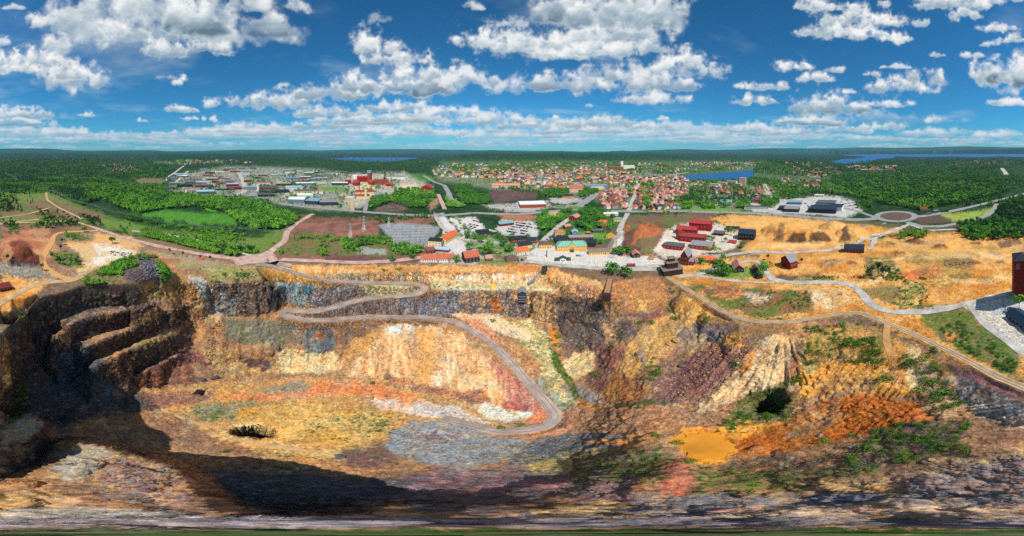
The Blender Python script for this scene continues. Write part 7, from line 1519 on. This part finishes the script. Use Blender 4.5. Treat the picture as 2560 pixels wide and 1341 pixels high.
for i in range(6):
    x, y, z = at(1440 + i * 6, 652 + (i % 2) * 3); o = bpy.data.objects.new('flagpole', None); LINK(o); o.location = (x, y, z); tag(o, 'white flagpole, number %s from the kiosk in the yard row' % ('one', 'two', 'three', 'four', 'five', 'six')[i], 'flagpole', 'flagpoles on the museum yard'); meshobj('pole', MB().bar((0, 0, -.3), (0, 0, 9), .1, 6, 0, .06).mesh('pole', M_frame), o); meshobj('finial', MB().cyl(0, 0, 9, 9.3, .16, 8).mesh('finial', M_frame), o)
x, y, z = at(1367, 643); o = bpy.data.objects.new('iron_chimney', None); LINK(o); o.location = (x, y, z); tag(o, 'black iron post standing alone on the museum yard', 'post'); meshobj('shaft', MB().cyl(0, 0, -.4, 8.4, .5, 12).mesh('shaft', M_black), o); meshobj('collar', MB().cyl(0, 0, 8.4, 9.0, .62, 12).mesh('collar', M_black), o)
for px_, py_, h, l in [(2137,694,10,'lamp pole beside the sandy track near the pine clump'),(2082,776,14,'slim pole on the cream flat below the road bend'),(2255,730,12,'pale guy pole left of the shrub patch'),(2310,740,12,'pale guy pole right of the shrub patch'),(146,702,6,'short post at the western track junction'),(36,575,12,'telegraph pole on the western heath'),(46,578,12,'second telegraph pole on the western heath'),(608,616,12,'pole by the pale clearing near the gravel fork'),(614,618,12,'twin pole by the pale clearing near the gravel fork'),(1857,712,9,'bent pale post below the garden loop'),(1912,795,7,'thin post beside the pit path')]:
    x, y, z = at(px_, py_); o = bpy.data.objects.new('pole', None); LINK(o); o.location = (x, y, z); tag(o, l, 'pole'); meshobj('shaft', MB().bar((0, 0, -.4), (0, 0, h), .14, 6, 0, .09).mesh('shaft', M_pole), o); meshobj('head', MB().box(-.5, .5, -.1, .1, h - .25, h).mesh('head', M_steel), o)
def substation():
    c = [np.array(at(*p)) for p in ((990, 620), (1062, 614), (1088, 572), (960, 572))]; k = 0; rows = ['front', 'second', 'third', 'fourth', 'fifth', 'rear']
    mg = MB()
    for s in (-1, 1): mg.bar((s * 5, 0, -.3), (s * 5, 0, 9), .16, 4)
    gm = [MB().bar((s * 5, 0, -.3), (s * 5, 0, 9), .18, 4).mesh('post', M_steel) for s in (-1, 1)]; beam = MB().bar((-5.4, 0, 8.6), (5.4, 0, 8.6), .22, 4).mesh('beam', M_steel); ins = MB().cyl(0, 0, 2.2, 4.6, .28, 8).cyl(0, 0, -.3, 2.2, .16, 6).mesh('insulator', M_steel); box_ = MB().box(-1.6, 1.6, -1.1, 1.1, 0, 2.6).mesh('transformer_tank', C('w_grey'))
    for i in range(6):
        for j in range(7):
            s, t = (j + .5) / 7, (i + .5) / 6; q = (c[0] * (1 - s) + c[1] * s) * (1 - t) + (c[3] * (1 - s) + c[2] * s) * t; o = bpy.data.objects.new('switchgear_bay', None); LINK(o); o.location = (q[0], q[1], float(height(q[:1], q[1:2])[0])); o.rotation_euler = (0, 0, .1); tag(o, 'grey steel switchgear bay in the %s substation row' % rows[i], 'switchgear', 'switchgear bays of the substation')
            for m in gm: meshobj('post', m, o)
            meshobj('beam', beam, o)
            for u in (-3, 0, 3): meshobj('insulator', ins, o, (u, 4, 0))
            if (i + j) % 3 == 0: meshobj('transformer_tank', box_, o, (0, -5, 0))
    fo = bpy.data.objects.new('substation_fence', None); LINK(fo); tag(fo, 'grey mesh fence round the substation yard', 'fence'); pts_ = [np.array(at(*p)) for p in ((950,568),(978,602),(1002,627),(1066,620),(1100,569),(1000,558),(950,568))]; pm_ = MB().bar((0, 0, -.3), (0, 0, 2.4), .07, 4).mesh('post', M_steel)
    for a, b in zip(pts_[:-1], pts_[1:]):
        L = np.linalg.norm(b - a); n = int(L / 8) + 1
        for i in range(n): p = a + (b - a) * i / n; meshobj('post', pm_, fo, (p[0], p[1], float(height(p[:1], p[1:2])[0])))
        for zz in (1.1, 2.2): meshobj('rail', MB().bar((a[0], a[1], a[2] + zz), (b[0], b[1], b[2] + zz), .06, 3).mesh('rail', M_steel), fo)
substation()
# ------------------------------------------------------------------ loose things: timber stacks, old iron, boulders, drain pipe
for px_, py_, l in [(1622,640,'stack of sawn timber beside the ore heap'),(1630,645,'second timber stack nearer the track'),(1626,650,'low timber stack at the edge of the track'),(915,979,'heap of old dark timber on the pit floor below the talus'),(918,999,'second heap of old timber nearer the pale floor track')]:
    loc, rz, _ = put(px_, py_, 1, -12); o = bpy.data.objects.new('timber_stack', None); LINK(o); o.location = loc; o.rotation_euler = (0, 0, rz); tag(o, l, 'timber stack'); pk = MB().box(-3.6, 3.6, -.24, .24, 0, .3).mesh('plank', mat('fresh_timber', (176,132,84), .9, .25))
    for i in range(4):
        for j in range(4): meshobj('plank', pk, o, (0, -1 + j * .6, i * .36))
x, y = place(497, 984, -98.5); o = bpy.data.objects.new('culvert_pipe', None); LINK(o); o.location = (float(x), float(y), float(height(np.array([x]), np.array([y]))[0])); o.rotation_euler = (0, 0, .9); tag(o, 'black arched culvert lying on the pit floor', 'culvert')
m = MB(); n = 10; P_ = []
for i in range(n + 1):
    a = math.pi * i / n
    for yy in (-3, 3): P_ += [(3.0 * math.cos(a), yy, 3.0 * math.sin(a)), (2.7 * math.cos(a), yy, 2.7 * math.sin(a))]
m.poly(P_, [q for i in range(n) for q in ((4*i, 4*i+4, 4*i+6, 4*i+2), (4*i+1, 4*i+3, 4*i+7, 4*i+5), (4*i, 4*i+1, 4*i+5, 4*i+4), (4*i+2, 4*i+6, 4*i+7, 4*i+3))]); meshobj('arch', m.mesh('arch', M_black), o); meshobj('end_wall', MB().box(-2.6, 2.6, 2.6, 2.9, 0, 1.6).mesh('end_wall', M_black), o)
M_rock = [mat('purple_rock', (120,92,88), .95, .3, .8, bump=.4), mat('grey_rock', (132,130,128), .95, .3, .8, bump=.4), mat('dark_rock', (92,92,96), .95, .3, .8, bump=.4), mat('ochre_rock', (186,140,90), .95, .3, .8, bump=.4)]
def rock_vf(seed, s=1.0):
    r = np.random.default_rng(seed); bm = bmesh.new(); bmesh.ops.create_icosphere(bm, subdivisions=1, radius=1)
    V = [np.array(v.co) * r.uniform(.65, 1.2) * np.array((1.2, .9, .7)) * s for v in bm.verts]; F = [tuple(v.index for v in f.verts) for f in bm.faces]; bm.free(); return V, F
RV = [rock_vf(i) for i in range(6)]
RM = [[pm('boulder', ([tuple(v) for v in RV[i][0]], RV[i][1]), m) for i in range(3)] for m in M_rock]
bl_ = [(1602,885,3.4,1,'big rounded boulder on the ochre slope of the east wall'),(1608,900,2.4,1,'lower boulder beside the big rounded one'),(1708,915,2.6,0,'boulder at the upper edge of the purple scree'),(1690,852,3.0,3,'ochre block under the crag ridge'),(1672,862,2.4,3,'smaller ochre block under the crag ridge'),(845,1140,1.8,2,'dark slab at the end of the floor track'),(850,1146,2.0,2,'second dark slab at the end of the floor track'),(1150,1225,.8,2,'dark boulder in the shaded rubble below the drone'),(1240,1228,.8,2,'dark pointed boulder right of the shaded rubble'),(1360,1195,.9,1,'pale slab on the dark boulder field'),(2050,1090,1.3,1,'grey rock standing in the orange slope'),(2130,1118,1.4,1,'grey rock at the foot of the orange slope'),(2330,1150,1.1,3,'ochre crag on the near right slope'),(2200,1205,.8,1,'pale rocks on the near sandy ledge'),(640,1170,1.6,2,'pale rock in the shadow on the pit floor'),(500,950,3.4,2,'dark crag at the corner of the lowest bench'),(535,945,3.0,2,'second dark crag at the corner of the lowest bench'),(2240,1210,.8,2,'dark rock beside the near sandy ledge'),(2380,1180,.9,2,'dark rock on the near right rubble')]
for i, (a, b, s, k, l) in enumerate(bl_):
    x, y, z = at(a, b); o = meshobj('boulder', RM[k][i % 3], None, (x, y, z + .2 * s), i * 1.3); o.scale = (s, s, s); tag(o, l, 'boulder', 'boulders in the pit')
def rubble(name, label, specs, seed):
    r = np.random.default_rng(seed); V, F, MI = [], [], []; nv = 0
    for poly, n, s0, s1, ms in specs:
        a, b = scatter(poly, n, seed + n); q = atv(a, b); q = q[clear(q)]
        for x, y, z in q:
            v, f = RV[r.integers(6)]; s = s0 + (s1 - s0) * r.random() ** 2.5; t = r.uniform(0, 6.28); ct, st = math.cos(t), math.sin(t); A = np.array(v) * s
            V.append(np.c_[x + A[:, 0] * ct - A[:, 1] * st, y + A[:, 0] * st + A[:, 1] * ct, z + A[:, 2] + s * .15]); F += [tuple(i + nv for i in g) for g in f]; nv += len(v); MI += [ms[r.integers(len(ms))]] * len(f)
    me = bpy.data.meshes.new(name); me.from_pydata(np.concatenate(V).tolist(), [], F)
    for m in M_rock: me.materials.append(m)
    me.polygons.foreach_set('material_index', MI); o = meshobj(name, me); o['kind'] = 'stuff'; tag(o, label, 'rubble'); return o
rubble('rubble', 'loose rock rubble and scree over the pit slopes and floor', [
 (pl(342,646,380,644,418,690,398,712,366,690), 700, .5, 1.6, (2,2,1)), (pl(290,676,345,668,400,700,330,704), 250, .4, 1.2, (0,2)), (pl(276,628,330,632,326,642,276,640), 130, .4, 1.4, (1,2)),
 (pl(1860,840,1880,900,1820,960,1760,1010,1640,1000,1620,980,1700,910,1780,860), 1500, .25, .9, (0,0,0,3)), (pl(1490,870,1560,870,1530,950,1490,940), 260, .3, .9, (0,)), (pl(960,930,1140,978,1230,1010,1180,1010,960,956), 420, .25, .7, (0,)), (pl(338,938,450,884,520,880,500,905,400,930), 300, .3, 1.1, (0,)), (pl(500,840,560,790,545,860,600,900,520,900), 240, .3, 1.2, (3,0)),
 (pl(1000,1090,1320,1100,1300,1160,1040,1160), 700, .15, .6, (1,1,0)), (pl(1330,1100,1480,1080,1580,1095,1540,1120,1400,1150,1260,1170), 800, .25, 1.0, (2,2,1)), (pl(860,1125,990,1130,980,1180,870,1170), 260, .2, .7, (0,)), (pl(250,1140,430,1160,480,1220,470,1270,250,1250), 500, .15, .8, (0,1,0)), (pl(500,1180,1000,1190,1080,1225,900,1290,560,1300), 700, .15, .8, (2,1,0)), (pl(1000,1170,1600,1170,1700,1240,1640,1290,1050,1290), 1500, .12, .7, (1,2,0)), (pl(1600,1240,2560,1220,2560,1310,1600,1310), 1700, .08, .5, (1,2,0,3)), (pl(0,1270,1600,1290,1600,1320,0,1320), 900, .06, .35, (1,2,0)),
 (pl(1830,1160,2200,1130,2200,1180,1800,1210), 600, .15, .6, (0,0,2)), (pl(2260,1180,2560,1130,2560,1230,2260,1240), 600, .15, .8, (1,2,0)), (pl(2360,650,2450,655,2410,672,2360,668), 160, .4, 1.3, (0,3)), (pl(370,985,540,978,500,1008,380,1010), 260, .2, .7, (0,)), (pl(1400,740,1540,780,1530,880,1430,880), 260, .4, 1.6, (2,0,1)), (pl(108,842,225,788,388,753,386,770,275,800,180,830), 320, .4, 1.5, (0,2,1)), (pl(215,868,322,823,470,752,473,770,330,840,230,880), 320, .4, 1.5, (0,3,2)), (pl(240,912,362,858,474,818,474,830,362,872,260,922), 300, .4, 1.5, (0,3,2)), (pl(60,900,240,880,440,1000,110,1080), 600, .3, 1.3, (2,0))], 21)
def verge():
    r = np.random.default_rng(5); V, F, MI = [], [], []; nv = 0; t = np.gradient(ramp_p[:, :2], axis=0); t /= np.linalg.norm(t, axis=1, keepdims=True)
    for i in range(0, len(ramp_p)):
        for sd_ in (-1, 1):
            if r.random() < .35: continue
            d = sd_ * (3.9 + abs(r.normal(0, .5))); x, y = ramp_p[i, 0] + t[i, 1] * d, ramp_p[i, 1] - t[i, 0] * d; z = ramp_p[i, 2]; v, f = RV[r.integers(6)]; A = np.array(v) * r.uniform(.18, .6)
            V.append(A + np.array((x, y, z + .15))); F += [tuple(k + nv for k in g) for g in f]; nv += len(v); MI += [int(r.integers(4))] * len(f)
    me = bpy.data.meshes.new('rock_berm'); me.from_pydata(np.concatenate(V).tolist(), [], F)
    for m in M_rock: me.materials.append(m)
    me.polygons.foreach_set('material_index', MI); o = meshobj('rock_berm', me); o['kind'] = 'stuff'; tag(o, 'low berm of loose stones along both edges of the ramp road', 'rubble')
verge()
tick('loose')
# ------------------------------------------------------------------ the air
def haze():
    m = bpy.data.materials.new('haze_air'); m.use_nodes = True; nt = m.node_tree; nt.nodes.clear(); v = nt.nodes.new('ShaderNodeVolumePrincipled'); o = nt.nodes.new('ShaderNodeOutputMaterial'); nt.links.new(v.outputs[0], o.inputs['Volume'])
    v.inputs['Color'].default_value = (.34, .66, 1.0, 1); v.inputs['Density'].default_value = 2.2e-5; v.inputs['Anisotropy'].default_value = .0
    b = MB().box(-17600, 17600, -17600, 17600, -150, 760).mesh('haze', m); h = meshobj('haze', b); h['kind'] = 'stuff'; tag(h, 'thin blue summer haze over the whole landscape', 'haze')
haze()
def ordinal(n): return '%d%s' % (n, 'th' if 10 < n % 100 < 14 else {1: 'st', 2: 'nd', 3: 'rd'}.get(n % 10, 'th'))
same = {}
for o in scene.objects:
    if 'label' in o: same.setdefault(o['label'], []).append(o)
for l, os_ in same.items():
    if len(os_) > 1:
        os_.sort(key=lambda o: math.atan2(o.location.x, o.location.y))
        for i, o in enumerate(os_): o['label'] = '%s, %s from left' % (l, ordinal(i + 1))
for o in list(scene.objects):
    for k in ('_w', '_d', '_h'):
        if k in o: del o[k]
tick('end')
